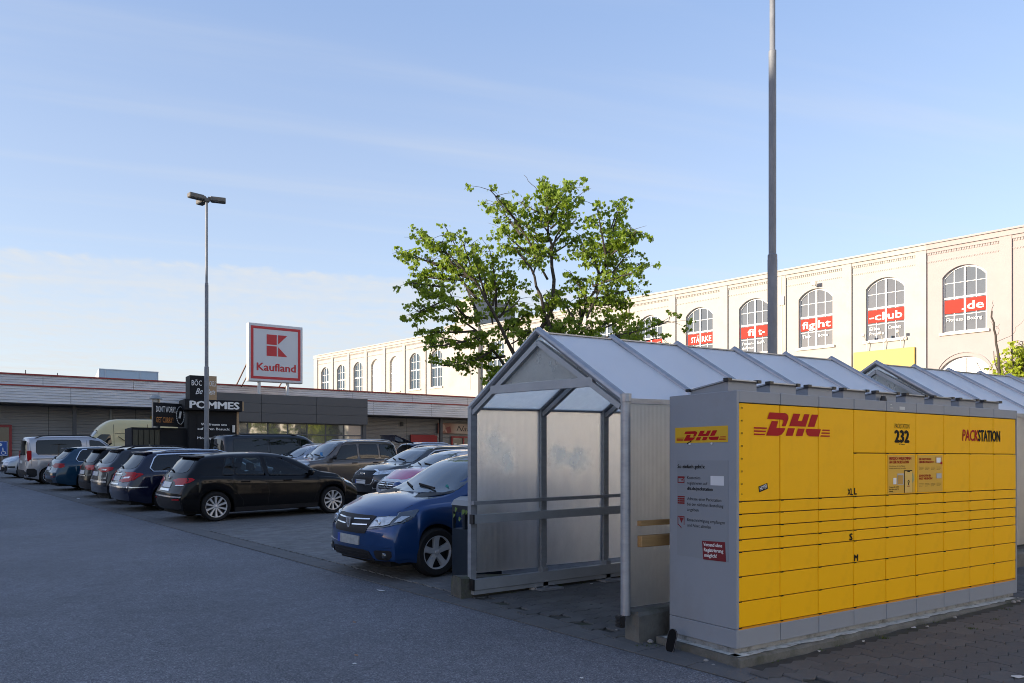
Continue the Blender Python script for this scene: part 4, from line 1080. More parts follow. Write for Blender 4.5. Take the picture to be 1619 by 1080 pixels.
# posters on the display columns
M_POST1 = mat('poster yellow', (.66, .36, .01), .38); M_PWHT = mat('print white', (.75, .75, .74), .5)
for c in (4, 5):
    pst = MB().box(dx(c, .05), -.0095, Z(1.29), dx(c, .95), -.006, Z(1.65)).build('poster', M_POST1, lk)
    a = MB(); b = MB(); w = MB()
    y = -.0108
    if c == 4:
        put_text(a, 'HERZLICH WILLKOMMEN', (dx(4, .1), y, Z(1.605)), (1, 0, 0), (0, 0, 1), w=.37, h=.026, bold=.045)
        put_text(a, 'AN DER PACKSTATION', (dx(4, .1), y, Z(1.57)), (1, 0, 0), (0, 0, 1), w=.33, h=.026, bold=.045)
        put_text(b, 'Hier k\u00f6nnen Sie Ihre Pakete', (dx(4, .1), y, Z(1.54)), (1, 0, 0), (0, 0, 1), w=.26, h=.011)
        put_text(b, 'einfach abholen und versenden', (dx(4, .1), y, Z(1.52)), (1, 0, 0), (0, 0, 1), w=.28, h=.011)
        for i, s in enumerate(('Scannen Sie einfach', 'Ihre Karte oder Ihr', 'Handy')): put_text(b, s, (dx(4, .1), y, Z(1.345 - i * .02)), (1, 0, 0), (0, 0, 1), w=.16 if i < 2 else .06, h=.011, bold=.02)
        xp = dx(4, .60); b.box(xp - .006, y - .002, Z(1.292), xp + .131, y, Z(1.505))
        q = MB().box(xp, y - .004, Z(1.292), xp + .125, y - .002, Z(1.495)).build('phone_print', mat('phone screen', (.72, .45, .08), .35), pst)
        b.box(xp + .04, y - .006, Z(1.488), xp + .085, y - .0042, Z(1.497))
        b.lathe([(.008, 0), (.016, 0), (.016, .001), (.008, .001)], 12, 'y', (xp + .062, y - .005, Z(1.395))).box(xp + .056, y - .0055, Z(1.365), xp + .068, y - .0042, Z(1.385))
        a.box(xp + .04, y - .0055, Z(1.35), xp + .085, y - .0042, Z(1.357))
        w.box(dx(4, .22), y - .002, Z(1.375), dx(4, .32), y, Z(1.435))
        MB().box(dx(4, .37), y - .002, Z(1.375), dx(4, .54), y - .0005, Z(1.46)).build('screen_print', mat('orange print', (.5, .26, .03), .5), pst)
        MB().box(dx(4, .36), y - .001, Z(1.37), dx(4, .57), y - .0002, Z(1.475)).build('card_print', mat('grey print', (.42, .43, .42), .5), pst)
        MB().poly([(xp + .135, y - .001, Z(1.38)), (xp + .165, y - .001, Z(1.41)), (xp + .15, y - .001, Z(1.47)), (xp + .135, y - .001, Z(1.48))], (0, .001, 0)).build('leaf_print', mat('green print', (.30, .36, .16), .5), pst)
    else:
        put_text(a, 'IHR PAKET WURDE', (dx(5, .1), y, Z(1.60)), (1, 0, 0), (0, 0, 1), w=.22, h=.02, bold=.04)
        put_text(a, 'HIERHIN UMGELEITET?', (dx(5, .1), y, Z(1.572)), (1, 0, 0), (0, 0, 1), w=.27, h=.02, bold=.04)
        put_text(a, 'SIE M\u00d6CHTEN EIN', (dx(5, .1), y, Z(1.44)), (1, 0, 0), (0, 0, 1), w=.21, h=.02, bold=.04)
        put_text(a, 'PAKET VERSENDEN?', (dx(5, .1), y, Z(1.412)), (1, 0, 0), (0, 0, 1), w=.24, h=.02, bold=.04)
        for zz in (1.53, 1.37):
            for k in range(4):
                for j in range(3): put_text(b, ('Packstation', 'Code nutzen', 'abholen')[j], (dx(5, .1 + k * .21), y, Z(zz - j * .012)), (1, 0, 0), (0, 0, 1), w=.08 - .02 * (j == 2), h=.006)
        w.box(dx(5, .72), y - .002, Z(1.575), dx(5, .87), y, Z(1.625))
        a.box(dx(5, .86), y - .003, Z(1.56), dx(5, .93), y - .0022, Z(1.585))
        MB().box(dx(5, .68), y - .0012, Z(1.57), dx(5, .92), y - .0004, Z(1.635)).build('card_print', mat('orange print', (.5, .26, .03), .5), pst)
        MB().box(dx(5, .72), y - .002, Z(1.42), dx(5, .90), y, Z(1.47)).build('card_print', mat('grey print', (.42, .43, .42), .5), pst)
    a.build('lettering', M_PRED, pst); b.build('lettering', M_PBLK, pst)
    if w.v: w.build('paper_print', M_PWHT, pst)
# header plate with white print
MB().box(dx(4, .42), -.0145, Z(2.075), dx(4, .6), -.0122, Z(2.105)).box(dx(4, .12), -.0145, Z(2.115), dx(4, .17), -.0122, Z(2.122)).box(dx(4, .12), -.0145, Z(2.085), dx(4, .2), -.0122, Z(2.09)).build('header_print', mat('pale print', (.5, .52, .52), .5), lk)
# little sticker on the first door
st = MB().poly([(.27, -.0085, Z(1.345)), (.375, -.0085, Z(1.372)), (.368, -.0085, Z(1.418)), (.262, -.0085, Z(1.392))], (0, .002, 0)).build('sticker', M_PBLK, lk)
put_text(MB(), 'HOYER', (.276, -.010, Z(1.360)), (1, 0, .25), (-.15, 0, 1), w=.088, h=.03, bold=.03).build('lettering', M_PWHT, st)
# ---- end face (local -x side): text runs along -y
RS, US = (0, -1, 0), (0, 0, 1)
def sp_(f, z): return (-.0085, .711 - f * .723, Z(z))       # f 0: rear edge, 1: front edge
MB().box(-.0085, .711 - .885 * .723, Z(1.745), -.006, .711 - .10 * .723, Z(1.875)).build('emblem_plate', mat('plate yellow', (.62, .37, .01), .4), lk)
emblem(MB(), (-.0105, .711 - .125 * .723, Z(1.763)), RS, US, .53, .62).build('emblem', M_PRED, lk)
for f in (.33, .66): MB().lathe([(0, -.012), (.008, -.01), (.009, 0)], 8, 'x', (-.006, .711 - f * .723, Z(1.735))).build('screw', M_PWHT, lk)
MB().poly([(-.0102, .711 - .29 * .723, Z(1.735)), (-.0102, .711 - .36 * .723, Z(1.758)), (-.0102, .711 - .355 * .723, Z(1.765)), (-.0102, .711 - .285 * .723, Z(1.742))], (.001, 0, 0)).build('scratch', M_PBLK, lk)
MB().box(-.0078, .711 - .89 * .723, Z(.80), -.006, .711 - .13 * .723, Z(1.60)).build('info_film', mat('info film grey', (.22, .24, .265), .42), lk)
tx = MB(); tb = MB(); rd = MB()
XX = -.0092
def side_text(mb, s, f, z, w, h, bold=0.0): put_text(mb, s, (XX, .711 - f * .723, Z(z)), RS, US, w=w, h=h, bold=bold)
side_text(tb, "So einfach geht's:", .14, 1.535, .30, .03, .04)
for s, z, w in (('Kostenlos', 1.445, .145), ('registrieren auf', 1.40, .22)): side_text(tx, s, .29, z, w, .026)
side_text(tb, 'dhl.de/packstation', .29, 1.355, .275, .026, .035)
for s, z, w in (('Adresse einer Packstation', 1.27, .365), ('bei der n\u00e4chsten Bestellung', 1.225, .385), ('angeben', 1.18, .125), ('Benachrichtigung empfangen', 1.095, .40), ('und Paket abholen', 1.05, .255)): side_text(tx, s, .29, z, w, .026)
tx.build('lettering', M_PBLK, lk); tb.build('lettering', M_PBLK, lk)
def sbox(mb, f0, z0, f1, z1): return mb.box(XX - .001, .711 - f1 * .723, Z(z0), XX + .001, .711 - f0 * .723, Z(z1))
for a_ in ((.14, 1.41, .15, 1.465), (.14, 1.41, .245, 1.418), (.235, 1.41, .245, 1.44), (.14, 1.45, .245, 1.466)): sbox(rd, *a_)
rd.poly([(XX - .0012, .711 - .19 * .723, Z(1.44)), (XX - .0012, .711 - .21 * .723, Z(1.427)), (XX - .0012, .711 - .265 * .723, Z(1.468)), (XX - .0012, .711 - .21 * .723, Z(1.44))], (.001, 0, 0))
for i in range(4):
    for j in range(3): sbox(rd, .14 + i * .028, 1.235 + j * .018, .163 + i * .028, 1.249 + j * .018)
sbox(rd, .14, 1.29, .25, 1.30)
for a_ in ((.14, 1.055, .148, 1.13), (.14, 1.125, .245, 1.132), (.237, 1.06, .245, 1.13)): sbox(rd, *a_)
rd.poly([(XX - .001, .711 - .14 * .723, Z(1.06)), (XX - .001, .711 - .2 * .723, Z(1.03)), (XX - .001, .711 - .2 * .723, Z(1.04)), (XX - .001, .711 - .14 * .723, Z(1.07))], (.001, 0, 0))
rd.poly([(XX - .001, .711 - .165 * .723, Z(1.12)), (XX - .001, .711 - .235 * .723, Z(1.12)), (XX - .001, .711 - .2 * .723, Z(1.075))], (.001, 0, 0))
rd.build('icon', mat('icon dark red', (.20, .012, .015), .5), lk)
MB().box(XX, .711 - .83 * .723, Z(1.40), XX + .002, .711 - .64 * .723, Z(1.475)).build('sticker', mat('sticker white', (.6, .62, .64), .5), lk)
stk = MB().poly([(XX - .001, .711 - .535 * .723, Z(.795)), (XX - .001, .711 - .86 * .723, Z(.80)), (XX - .001, .711 - .845 * .723, Z(.955)), (XX - .001, .711 - .515 * .723, Z(.945))], (.002, 0, 0)).build('sticker', mat('sticker dark red', (.155, .006, .012), .5), lk)
w = MB()
for i, (s, ww) in enumerate((('Versand ohne', .195), ('Registrierung', .2), ('m\u00f6glich!', .125))): put_text(w, s, (XX - .0022, .711 - (.54 + .008 * i) * .723, Z(.905 - i * .043)), (0, -1, .03), US, w=ww, h=.028, bold=.035)
w.build('lettering', M_PWHT, stk)
# ---- concrete slab under the locker
mb = MB(); rr = random.Random(3); cols = []
for i in range(25):
    u = U0 - .07 + i * (LEN + .2) / 24
    j = lambda s=.006: rr.uniform(-s, s)
    zt = .086 + j(.002); f = V0 - .10 + j(.012)
    cols.append([(u, f - .02 + j(), -.12), (u, f + j(), .065 + j()), (u, f + .02 + j(), zt), (u, V0 + .8, zt), (u, V0 + .82, -.1)])
for a, b in zip(cols[:-1], cols[1:]):
    for k in range(4): mb.quad(a[k], a[k + 1], b[k + 1], b[k])
mb.poly(cols[0]); mb.poly(cols[-1])
slab = tag(mb.build('concrete_slab', M_CONC), 'low mossy concrete slab with flaking pale edge under the parcel lockers', 'slab')
mb = MB(); prev = None
for i in range(60):
    u = U0 - .055 + i * (LEN + .1) / 59
    a = V0 - .075 + rr.uniform(-.012, .022); q = [(u, a, .0895), (u, V0 + .02, .0895)]
    if prev: mb.quad(prev[0], prev[1], q[1], q[0])
    prev = q
mb.quad((U0 - .06, V0 - .05, .0895), (U0 + .01, V0 - .05, .0895), (U0 + .01, V0 + .75, .0895), (U0 - .06, V0 + .75, .0895))
mb.build('pale_render', M_CONCT, slab)
# ---- board leaning on the slab
sb_ = thing('skate_board', 'narrow black rounded board leaning against the slab edge below the locker', 'board', (4.50, 4.53, g(4.5, 4.53)))
P = [(-.055 * math.cos(a), 0, .13 + (.09 if math.sin(a) > 0 else .10) * 1 * (1 if math.sin(a) > 0 else 1) * 0 + .125 * (1 if math.sin(a) > 0 else -1) * (.5 + .5 * abs(math.sin(a)))) for a in [i * math.pi / 10 for i in range(20)]]
dk = MB(); dk.poly(P, (0, .014, 0)); dkm = dk.mesh('deck', mat('board black', (.008, .008, .009), .8, spec=.1)); o = obj('deck', dkm, sb_, (.05, .03, .0), (R(-8), R(8), R(-74))); o.scale = (.74, .8, .80)
rim = MB()
for a, b in zip(P, P[1:] + P[:1]): rim.bar(Vector(a) + Vector((0, -.002, 0)), Vector(b) + Vector((0, -.002, 0)), .004, .006, (0, 1, 0))
obj('rim', rim.mesh('rim', mat('grey edge', (.10, .10, .105), .6)), o)

# ================================================================ LITTER BIN beside the shelter
bn = thing('litter_bin', 'dark blue grey litter bin with side slot and ivy beside the shelter', 'litter bin', (4.60, 7.70, g(4.60, 7.70)))
M_BIN = mat('bin blue grey', (.014, .022, .033), .5, var=.1, spec=.3)
bx = MB(); x0, x1, y0, y1 = -.14, .28, -.07, .38
bx.box(x0, y0, 0, x1, y1, .70).box(x0, y0, .90, x1, y1, .98).box(x0, y0, .70, x0 + .03, y0 + .03, .90).box(x1 - .03, y0, .70, x1, y0 + .03, .9).box(x0, y1 - .03, .70, x0 + .03, y1, .9).box(x1 - .03, y1 - .03, .7, x1, y1, .9).box(x0 + .03, y0 + .2, .7, x1 - .03, y1 - .2, .9)
bx.build('bin_body', M_BIN, bn)
tp = MB(); prof = [(x0 - .01, .98), (x0 + .03, 1.04), (x0 + .12, 1.075), (x1 - .12, 1.075), (x1 - .03, 1.04), (x1 + .01, .98)]
tp.poly([(x, y0 - .01, z) for x, z in prof], (0, y1 - y0 + .02, 0)); tp.build('bin_top', mat('bin top grey', (.20, .21, .22), .45), bn)
iv = MB(); rr = random.Random(5)
for k in range(9):
    c = Vector((x0 - .012 + rr.uniform(-.01, 0), y0 - .02 + k * .045 + rr.uniform(-.02, .02), .93 - abs(rr.gauss(0, .05)))); s = rr.uniform(.022, .034)
    iv.poly([c + Vector((0, -s, s * .4)), c + Vector((-.01, 0, s)), c + Vector((0, s, s * .4)), c + Vector((-.012, s * .3, -s)), c + Vector((-.014, -s * .3, -s))])
iv.build('ivy_leaf', mat('ivy green', (.09, .17, .03), .5), bn)

# ================================================================ PARKING SIGN
ps = thing('parking_sign', 'blue parking sign with a white wheelchair symbol on a thin post', 'sign', (-.25, 50.2, g(-.25, 50.2)))
MB().tube([(0, .03, 0), (0, .03, 1.65)], .025, 6).build('post', M_GALV, ps)
MB().box(-.26, -.01, .82, .26, .01, 1.62, bev=.004).build('board', mat('sign blue', (.012, .075, .30), .5), ps)
w = MB(); 
w.box(-.24, -.014, .84, -.225, -.0105, 1.6).box(.225, -.014, .84, .24, -.0105, 1.6).box(-.225, -.014, .84, .225, -.0105, .855).box(-.225, -.014, 1.585, .225, -.0105, 1.6)
put_text(w, 'P', (-.17, -.0125, 1.25), (1, 0, 0), (0, 0, 1), h=.26, bold=.06)
w.bar((.04, -.0125, 1.2), (.05, -.0125, 1.05), .045, .004, (0, 1, 0)).bar((.05, -.0125, 1.05), (.15, -.0125, 1.05), .035, .004, (0, 1, 0)).bar((.14, -.0125, 1.05), (.18, -.0125, .92), .035, .004, (0, 1, 0))
for a in range(10):
    b0, b1 = R(100 + a * 25), R(100 + (a + 1) * 25); w.bar((.06 + .09 * math.cos(b0), -.0125, .99 + .09 * math.sin(b0)), (.06 + .09 * math.cos(b1), -.0125, .99 + .09 * math.sin(b1)), .02, .004, (0, 1, 0))
w.lathe([(0, 0), (.03, 0), (.03, .002), (0, .002)], 10, 'y', (.035, -.0135, 1.24))
w.build('symbol', M_LETW, ps)

# ================================================================ small litter, moss tufts and stones
M_PAP = mat('paper scrap', (.6, .6, .58), .8); M_BUTT = mat('cigarette paper', (.45, .22, .08), .8); M_STN = mat('pebble', (.28, .26, .24), .9)
def scrap(kind, label, u, v, s, group):
    rr = random.Random(int(u * 1000 + v * 77)); mb = MB(); z = g(u, v) + (.02 if u > border(v) + .3 else .002)
    if kind == 'butt': a = rr.uniform(0, 3); mb.tube([(u, v, z + .005), (u + s * math.cos(a), v + s * math.sin(a), z + .005)], .004, 6); m = M_BUTT
    elif kind == 'paper': 
        P = [Vector((u + s * rr.uniform(.6, 1) * math.cos(k * 1.257), v + s * rr.uniform(.5, 1) * math.sin(k * 1.257), z + rr.uniform(.001, .35 * s))) for k in range(5)]
        mb.poly(P, (0, 0, .002)); m = M_PAP
    else:
        mb.lathe([(0, 0), (s, .1 * s), (s * .9, .6 * s), (s * .4, s * .9), (0, s)], 7, c=(u, v, z - .1 * s)); m = M_STN
    return tag(mb.build({'butt': 'cigarette_butt', 'paper': 'paper_scrap', 'stone': 'pebble'}[kind], m), label, {'butt': 'cigarette butt', 'paper': 'litter', 'stone': 'pebble'}[kind], group)
for (u, v, l) in ((2.79, 6.96, 'orange cigarette butt on the asphalt road level with the blue car'), (2.38, 5.89, 'orange cigarette butt on the asphalt road close to the viewer')): scrap('butt', l, u, v, .03, 'cigarette butts on the asphalt')
for (u, v, s, l) in ((1.72, 25.68, .07, 'pale paper scrap on the asphalt behind the dark estates'), (3.61, 8.23, .06, 'pale paper strip on the asphalt in front of the blue car'), (.12, 33.83, .09, 'pale paper scrap on the asphalt behind the silver van'), (2.27, 5.69, .02, 'tiny pale paper fleck on the open asphalt road'), (3.53, 4.43, .022, 'tiny pale paper fleck on the asphalt by the locker end')): scrap('paper', l, u, v, s, 'paper scraps on the asphalt')
for (u, v, s, l) in ((6.98, 3.86, .03, 'larger of two white scraps at the slab below the middle doors'), (7.13, 3.82, .02, 'smaller of two white scraps at the slab below the middle doors'), (6.15, 3.84, .018, 'white scrap stuck to the slab edge below the fourth column'), (5.56, 3.86, .02, 'white scrap on the pavers below the second column of doors'), (6.16, 2.64, .05, 'white paper piece on the zigzag pavers nearest the viewer'), (5.86, 7.16, .03, 'white scrap on the pavers inside the trolley shelter')): scrap('paper', l, u, v, s, 'paper scraps on the pavers')
for (u, v, s, l) in ((4.62, 4.22, .025, 'grey pebble below the end panel of the locker, the larger one'), (4.58, 4.11, .018, 'grey pebble below the end panel of the locker, the smaller one'), (4.61, 4.84, .028, 'pebble at the foot of the near kerb block'), (5.08, 7.27, .05, 'fist sized stone at the foot of the mossy kerb'), (4.64, 5.31, .012, 'pebble on the pavers by the round shelter post'), (4.06, 4.32, .008, 'tiny pebble on the asphalt by the locker end'), (4.13, 5.64, .01, 'tiny pebble on the asphalt before the shelter mouth'), (4.59, 4.33, .012, 'small pebble beside the leaning black board'), (8.96, 3.88, .025, 'reddish pebble at the far end of the slab, the larger one'), (9.05, 3.87, .02, 'pebble at the far end of the slab, the smaller one'), (7.71, 3.86, .02, 'pebble at the slab below the seventh column of doors')): scrap('stone', l, u, v, s, 'loose pebbles by the kerbs')
# moss and grass tufts in the joints along slab and kerbs
mo = MB(); rr = random.Random(11)
def tuft(u, v, n, s, z0=.012):
    for k in range(n):
        a = rr.uniform(0, 6.28); d = rr.uniform(0, s * 1.6); p = Vector((u + d * math.cos(a), v + d * math.sin(a), g(u, v) + z0))
        b = rr.uniform(0, 6.28); h = rr.uniform(.4, 1) * s; w_ = Vector((math.cos(b), math.sin(b), 0)) * s * .16
        tip = p + Vector((math.cos(b + 1.2) * h * .6, math.sin(b + 1.2) * h * .6, h))
        mo.add([p - w_, p + w_, tip], [(0, 1, 2)])
for k in range(26): tuft(rr.uniform(4.35, 9.5), 7.27 + rr.uniform(-.02, .04), 14, rr.uniform(.012, .04))
for k in range(10): tuft(rr.uniform(4.8, 9.3), 3.885 + rr.uniform(-.02, .02), 10, rr.uniform(.01, .025))
for (u, v) in ((7.95, 3.6), (8.5, 3.75), (6.4, 3.8), (7.4, 3.55)): tuft(u, v, 40, .03)
for k in range(8): tuft(4.55 + rr.uniform(-.1, .15), 4.84 + rr.uniform(-.1, .03), 8, .02)
tag(mo.build('moss_tufts', mat('moss green', (.06, .085, .02), .9, var=.3, vscale=3), fix=False), kind='stuff')
# ================================================================ CARS
def paint(name, col, metal=.35, rough=.35): return mat(name, col, rough, metal=metal, coat=1.0, spec=.15)
M_GLASS = mat('tinted car glass', (.006, .008, .009), .03, spec=.55)
M_GLASSC = mat('clear windscreen', (.03, .042, .05), .03, spec=.9, coat=.7)
M_TYRE = mat('tyre rubber', (.012, .012, .013), .75, var=.2, vscale=8, spec=.25)
M_RIM = mat('alloy rim', (.55, .56, .58), .35, metal=.45)
M_RIMD = mat('dark rim pocket', (.02, .02, .022), .5, metal=.4)
M_CHROME = mat('chrome', (.82, .83, .85), .22, metal=.85)
M_PLAS = mat('black car plastic', (.014, .014, .016), .55, spec=.3)
M_UNDER = mat('underbody black', (.006, .006, .006), .9)
M_TAIL = mat('tail lamp red', (.36, .004, .008), .2, spec=.3)
M_TAILD = mat('tail lamp dark red', (.24, .006, .01), .2, spec=.3)
M_HEAD = mat('head lamp glass', (.55, .58, .60), .16, metal=.5, coat=.6, var=.55, vscale=11)
M_HEADD = mat('head lamp inner', (.10, .11, .12), .1, metal=.7, coat=1.0)
M_PLATE = mat('number plate white', (.62, .63, .62), .4, var=.12, vscale=9); M_PLB = mat('plate blue band', (.02, .06, .32), .4)
M_PLG = mat('plate grey smear', (.33, .35, .35), .5, var=.3, vscale=14)
def see_glass():
    m = bpy.data.materials.new('see through car glass'); m.use_nodes = True; t = m.node_tree; N = t.nodes.new; L = t.links.new; t.nodes.clear()
    o = N('ShaderNodeOutputMaterial'); tr = N('ShaderNodeBsdfTransparent'); tr.inputs[0].default_value = (.55, .64, .64, 1); gl = N('ShaderNodeBsdfGlossy'); gl.inputs['Roughness'].default_value = .02
    fr = N('ShaderNodeFresnel'); fr.inputs[0].default_value = 1.5; mx = N('ShaderNodeMixShader'); L(fr.outputs[0], mx.inputs[0]); L(tr.outputs[0], mx.inputs[1]); L(gl.outputs[0], mx.inputs[2]); L(mx.outputs[0], o.inputs[0]); return m
M_SEE = see_glass()
M_SEAT = mat('seat fabric', (.03, .03, .032), .9)

def in_poly(p, poly):
    c = False; n = len(poly)
    for i in range(n):
        a, b = poly[i], poly[(i + 1) % n]
        if (a[1] > p[1]) != (b[1] > p[1]) and p[0] < (b[0] - a[0]) * (p[1] - a[1]) / (b[1] - a[1]) + a[0]: c = not c
    return c
def chaikin(P, it=2, k=.2):
    for _ in range(it):
        Q = []
        for a, b in zip(P, P[1:] + P[:1]):
            Q.append((a[0] + (b[0] - a[0]) * k, a[1] + (b[1] - a[1]) * k)); Q.append((b[0] + (a[0] - b[0]) * k, b[1] + (a[1] - b[1]) * k))
        P = Q
    return P
class Car:
    def __init__(s, sp, name, label, cat, group, M, pm):
        s.sp = sp; s.L = sp['L']; s.W = sp['W']; s.t = thing(name, label, cat, group=group, M=M); s.pm = pm
        s.top = pch(sp['top']); s.belt = pch(sp['belt'])
        s.xf = s.L - sp['fo']; s.xr = s.xf - sp['wb']; s.R = sp['R']
        s.shell()
    def halfw(s, x):
        L, Wd = s.L, s.W / 2; a = s.sp.get('tap', (.10, .07))
        f = max(0, (x - (L - 1.1)) / 1.1); r = max(0, (.9 - x) / .9)
        return Wd * (1 - a[0] * f ** 2.2 - a[1] * r ** 2.2)
    def ring(s, x):
        sp = s.sp; Wb = s.halfw(x); zb = sp.get('clear', .2)
        fr = max(0, (x - (s.L - .5)) / .5); rr_ = max(0, (.45 - x) / .45); zb += .05 * fr + .08 * rr_
        for xc in (s.xf, s.xr):
            d = abs(x - xc); Ra = s.R + sp.get('arch', .05)
            if d < Ra: zb = max(zb, s.R + math.sqrt(max(Ra * Ra - d * d, 0)) * .98)
        zs = max(s.belt(x), zb + .12); zr = max(s.top(x), zs + .004)
        h = zr - zs; tum = sp.get('tum', .20); yb = Wb - .085; yt = yb - .02 - tum * min(1.0, h / .5)
        cr = sp.get('crown', .02)
        P = [(Wb - .24, zb + .01), (Wb - .035, zb)]
        for f, d in ((.10, .012), (.24, .003), (.42, 0), (.60, .004), (.72, .012), (.80, .016), (.90, .030), (.965, .052), (1, .085)): P.append((Wb - d, zb + f * (zs - zb)))
        for f, k in ((.2, .17), (.42, .38), (.64, .62), (.84, .88)): P.append((yb + (yt - yb) * k, zs + h * f))
        P += [(yt - .035, zs + h * .94), (yt - .10, zs + h * .985), (yt * .66, zr), (yt * .33, zr + cr * .8), (0, zr + cr)]
        return P
    def deform(s, x, y, z):
        sp = s.sp; L = s.L; q = abs(y) / (s.W / 2)
        wf = sstep(L - .75, L, x); wr = 1 - sstep(0, .6, x)
        X = x + wf * (np.interp(z, *zip(*sp['nose'])) - sp.get('bowf', .26) * q ** 2.6) + wr * (np.interp(z, *zip(*sp['tail'])) + sp.get('bowr', .14) * q ** 3)
        zs = s.belt(x)
        if z > zs - .02:
            k = min(1, (z - zs + .02) / .2)
            X += k * (-.16 * q * q * sstep(s.L * .5, s.L * .72, x) + .10 * q * q * (1 - sstep(s.L * .05, s.L * .3, x)))
        return (X, y, z)
    def shell(s):
        L = s.L; xs = set(np.linspace(0, L, 56).round(4))
        for xc in (s.xf, s.xr):
            Ra = s.R + s.sp.get('arch', .05)
            xs = {x for x in xs if abs(x - xc) > Ra + .02}
            for a in np.linspace(0, math.pi, 19): xs.add(round(xc + Ra * math.cos(a) * .9995, 4))
            xs.add(round(xc - Ra - .006, 4)); xs.add(round(xc + Ra + .006, 4))
        for x in (.02, .05, .1, L - .02, L - .05, L - .1): xs.add(x)
        xs = sorted(x for x in xs if 0 <= x <= L)
        rings = []
        for x in xs:
            P = s.ring(x); rings.append([(y, z) for y, z in P] + [(-y, z) for y, z in P[-2::-1]])
        n = len(rings[0]); V = []; F = []
        for x, r in zip(xs, rings): V += [s.deform(x, y, z) for y, z in r]
        for i in range(len(xs) - 1):
            for k in range(n - 1): F.append((i * n + k, i * n + k + 1, (i + 1) * n + k + 1, (i + 1) * n + k))
        m = n // 2
        side = list(F)
        if s.sp.get('open'):
            keep = []
            for fi, f in enumerate(F):
                i, k = divmod(fi, n - 1); k = min(k, n - 2 - k); xc = (xs[i] + xs[i + 1]) / 2; zz = sum(V[q][2] for q in f) / 4
                if 10 <= k <= 13 and any(in_poly((xc, zz), W_) for W_ in s.sp['open'](s)): continue
                keep.append(f)
            F = keep
        ns_ = len(F)
        for e, x in ((0, xs[0]), (len(xs) - 1, xs[-1])):
            cols = 9; rows = []
            for k in range(m):
                a = rings[e][k]; row = []
                for j in range(cols + 1):
                    if j == 0: row.append(e * n + k)
                    elif j == cols: row.append(e * n + n - 1 - k)
                    else:
                        y = a[0] * (1 - 2 * j / cols); V.append(s.deform(x, y, a[1])); row.append(len(V) - 1)
                rows.append(row)
            for a, b in zip(rows[:-1], rows[1:]):
                for j in range(cols): F.append((a[j], a[j + 1], b[j + 1], b[j]))
            for j in range(cols): F.append((rows[-1][j], rows[-1][j + 1], e * n + m))
        F0 = side + F[ns_:]
        mb = MB(); mb.add(V, F0)
        s.bvh = BVHTree.FromPolygons([Vector(p) for p in V], [tuple(f) for f in F0])
        mb = MB(); mb.add(V, F)
        me = mb.mesh('body', s.pm, 42)
        s.body = obj('body', me, s.t, (-L / 2, 0, 0))
        ub = MB().box(.22, -s.W / 2 + .25, .16, L - .25, s.W / 2 - .25, .62)
        for xc in (s.xf, s.xr): ub.box(xc - s.R - .08, -s.W / 2 + .22, .3, xc + s.R + .08, s.W / 2 - .22, .8)
        ub.build('underbody', M_UNDER, s.t, loc=(-L / 2, 0, 0))
    VIEW = {'L': ((0, 1), Vector((0, -1, 0))), 'R': ((0, -1), Vector((0, 1, 0))), 'F': ((1, 0), Vector((-1, 0, 0))), 'B': ((-1, 0), Vector((1, 0, 0))), 'T': (None, Vector((0, 0, -1)))}
    def ray(s, view, a, b):
        d = s.VIEW[view][1]
        if view in 'LR': o = Vector((a, 0, b)) - d * 4
        elif view == 'T': o = Vector((a, b, 5))
        else: o = Vector((s.L / 2, a, b)) - d * 8
        h = s.bvh.ray_cast(o, d)
        if h[0] is None: return None
        nrm = h[1] if h[1].dot(d) < 0 else -h[1]
        return h[0], nrm
    def patch(s, name, m, view, poly, off=.006, res=.07, rnd_=2, parent=None, skirt=.02, mirror=False, k=.2):
        poly = chaikin(list(poly), rnd_, k) if rnd_ else list(poly)
        P = []
        for a, b in zip(poly, poly[1:] + poly[:1]):
            d = math.dist(a, b); n = max(1, int(d / res + .5)); P += [(a[0] + (b[0] - a[0]) * i / n, a[1] + (b[1] - a[1]) * i / n) for i in range(n)]
        Q = []
        for p in P:
            if not Q or math.dist(p, Q[-1]) > .004: Q.append(p)
        if math.dist(Q[0], Q[-1]) < .004: Q.pop()
        P = Q; nb = len(P)
        x0, x1 = min(p[0] for p in P), max(p[0] for p in P); z0, z1 = min(p[1] for p in P), max(p[1] for p in P)
        pts = list(P); x = x0 + res / 2
        while x < x1:
            z = z0 + res / 2
            while z < z1:
                if in_poly((x, z), P) and min(math.dist((x, z), p) for p in P) > res * .45: pts.append((x, z))
                z += res
            x += res
        r = delaunay_2d_cdt([Vector(p) for p in pts], [(i, (i + 1) % nb) for i in range(nb)], [], 1, 1e-6)
        mb = MB()
        for side in ((1, -1) if mirror else (1,)):
            vw = view
            if side == -1 and view in 'LR': vw = {'L': 'R', 'R': 'L'}[view]
            V = []; ok = []
            for p in r[0]:
                a = p[0] * (side if view not in 'LR' else 1); b = p[1] * (side if view == 'T' else 1)
                if view == 'T': a = p[0]
                h = s.ray(vw, a, b); ok.append(h is not None); V.append(h[0] + h[1] * off if h else Vector((0, 0, 0)))
            F = [tuple(f) for f in r[2] if all(ok[i] for i in f)]
            n = len(V); d = s.VIEW[vw][1]
            if skirt:
                cnt = {}
                for f in F:
                    for i, j in zip(f, f[1:] + f[:1]): key = (min(i, j), max(i, j)); cnt[key] = cnt.get(key, 0) + 1
                inn = {}
                for (i, j), c in cnt.items():
                    if c == 1:
                        for q in (i, j):
                            if q not in inn: inn[q] = len(V); V.append(V[q] + d * skirt)
                        F.append((i, j, inn[j], inn[i]))
            b2 = MB().add(V, F); me = b2.mesh(name, m, 35)
            o = obj(name, me, parent or s.t, (-s.L / 2, 0, 0) if parent is None or parent.type == 'EMPTY' else (0, 0, 0))
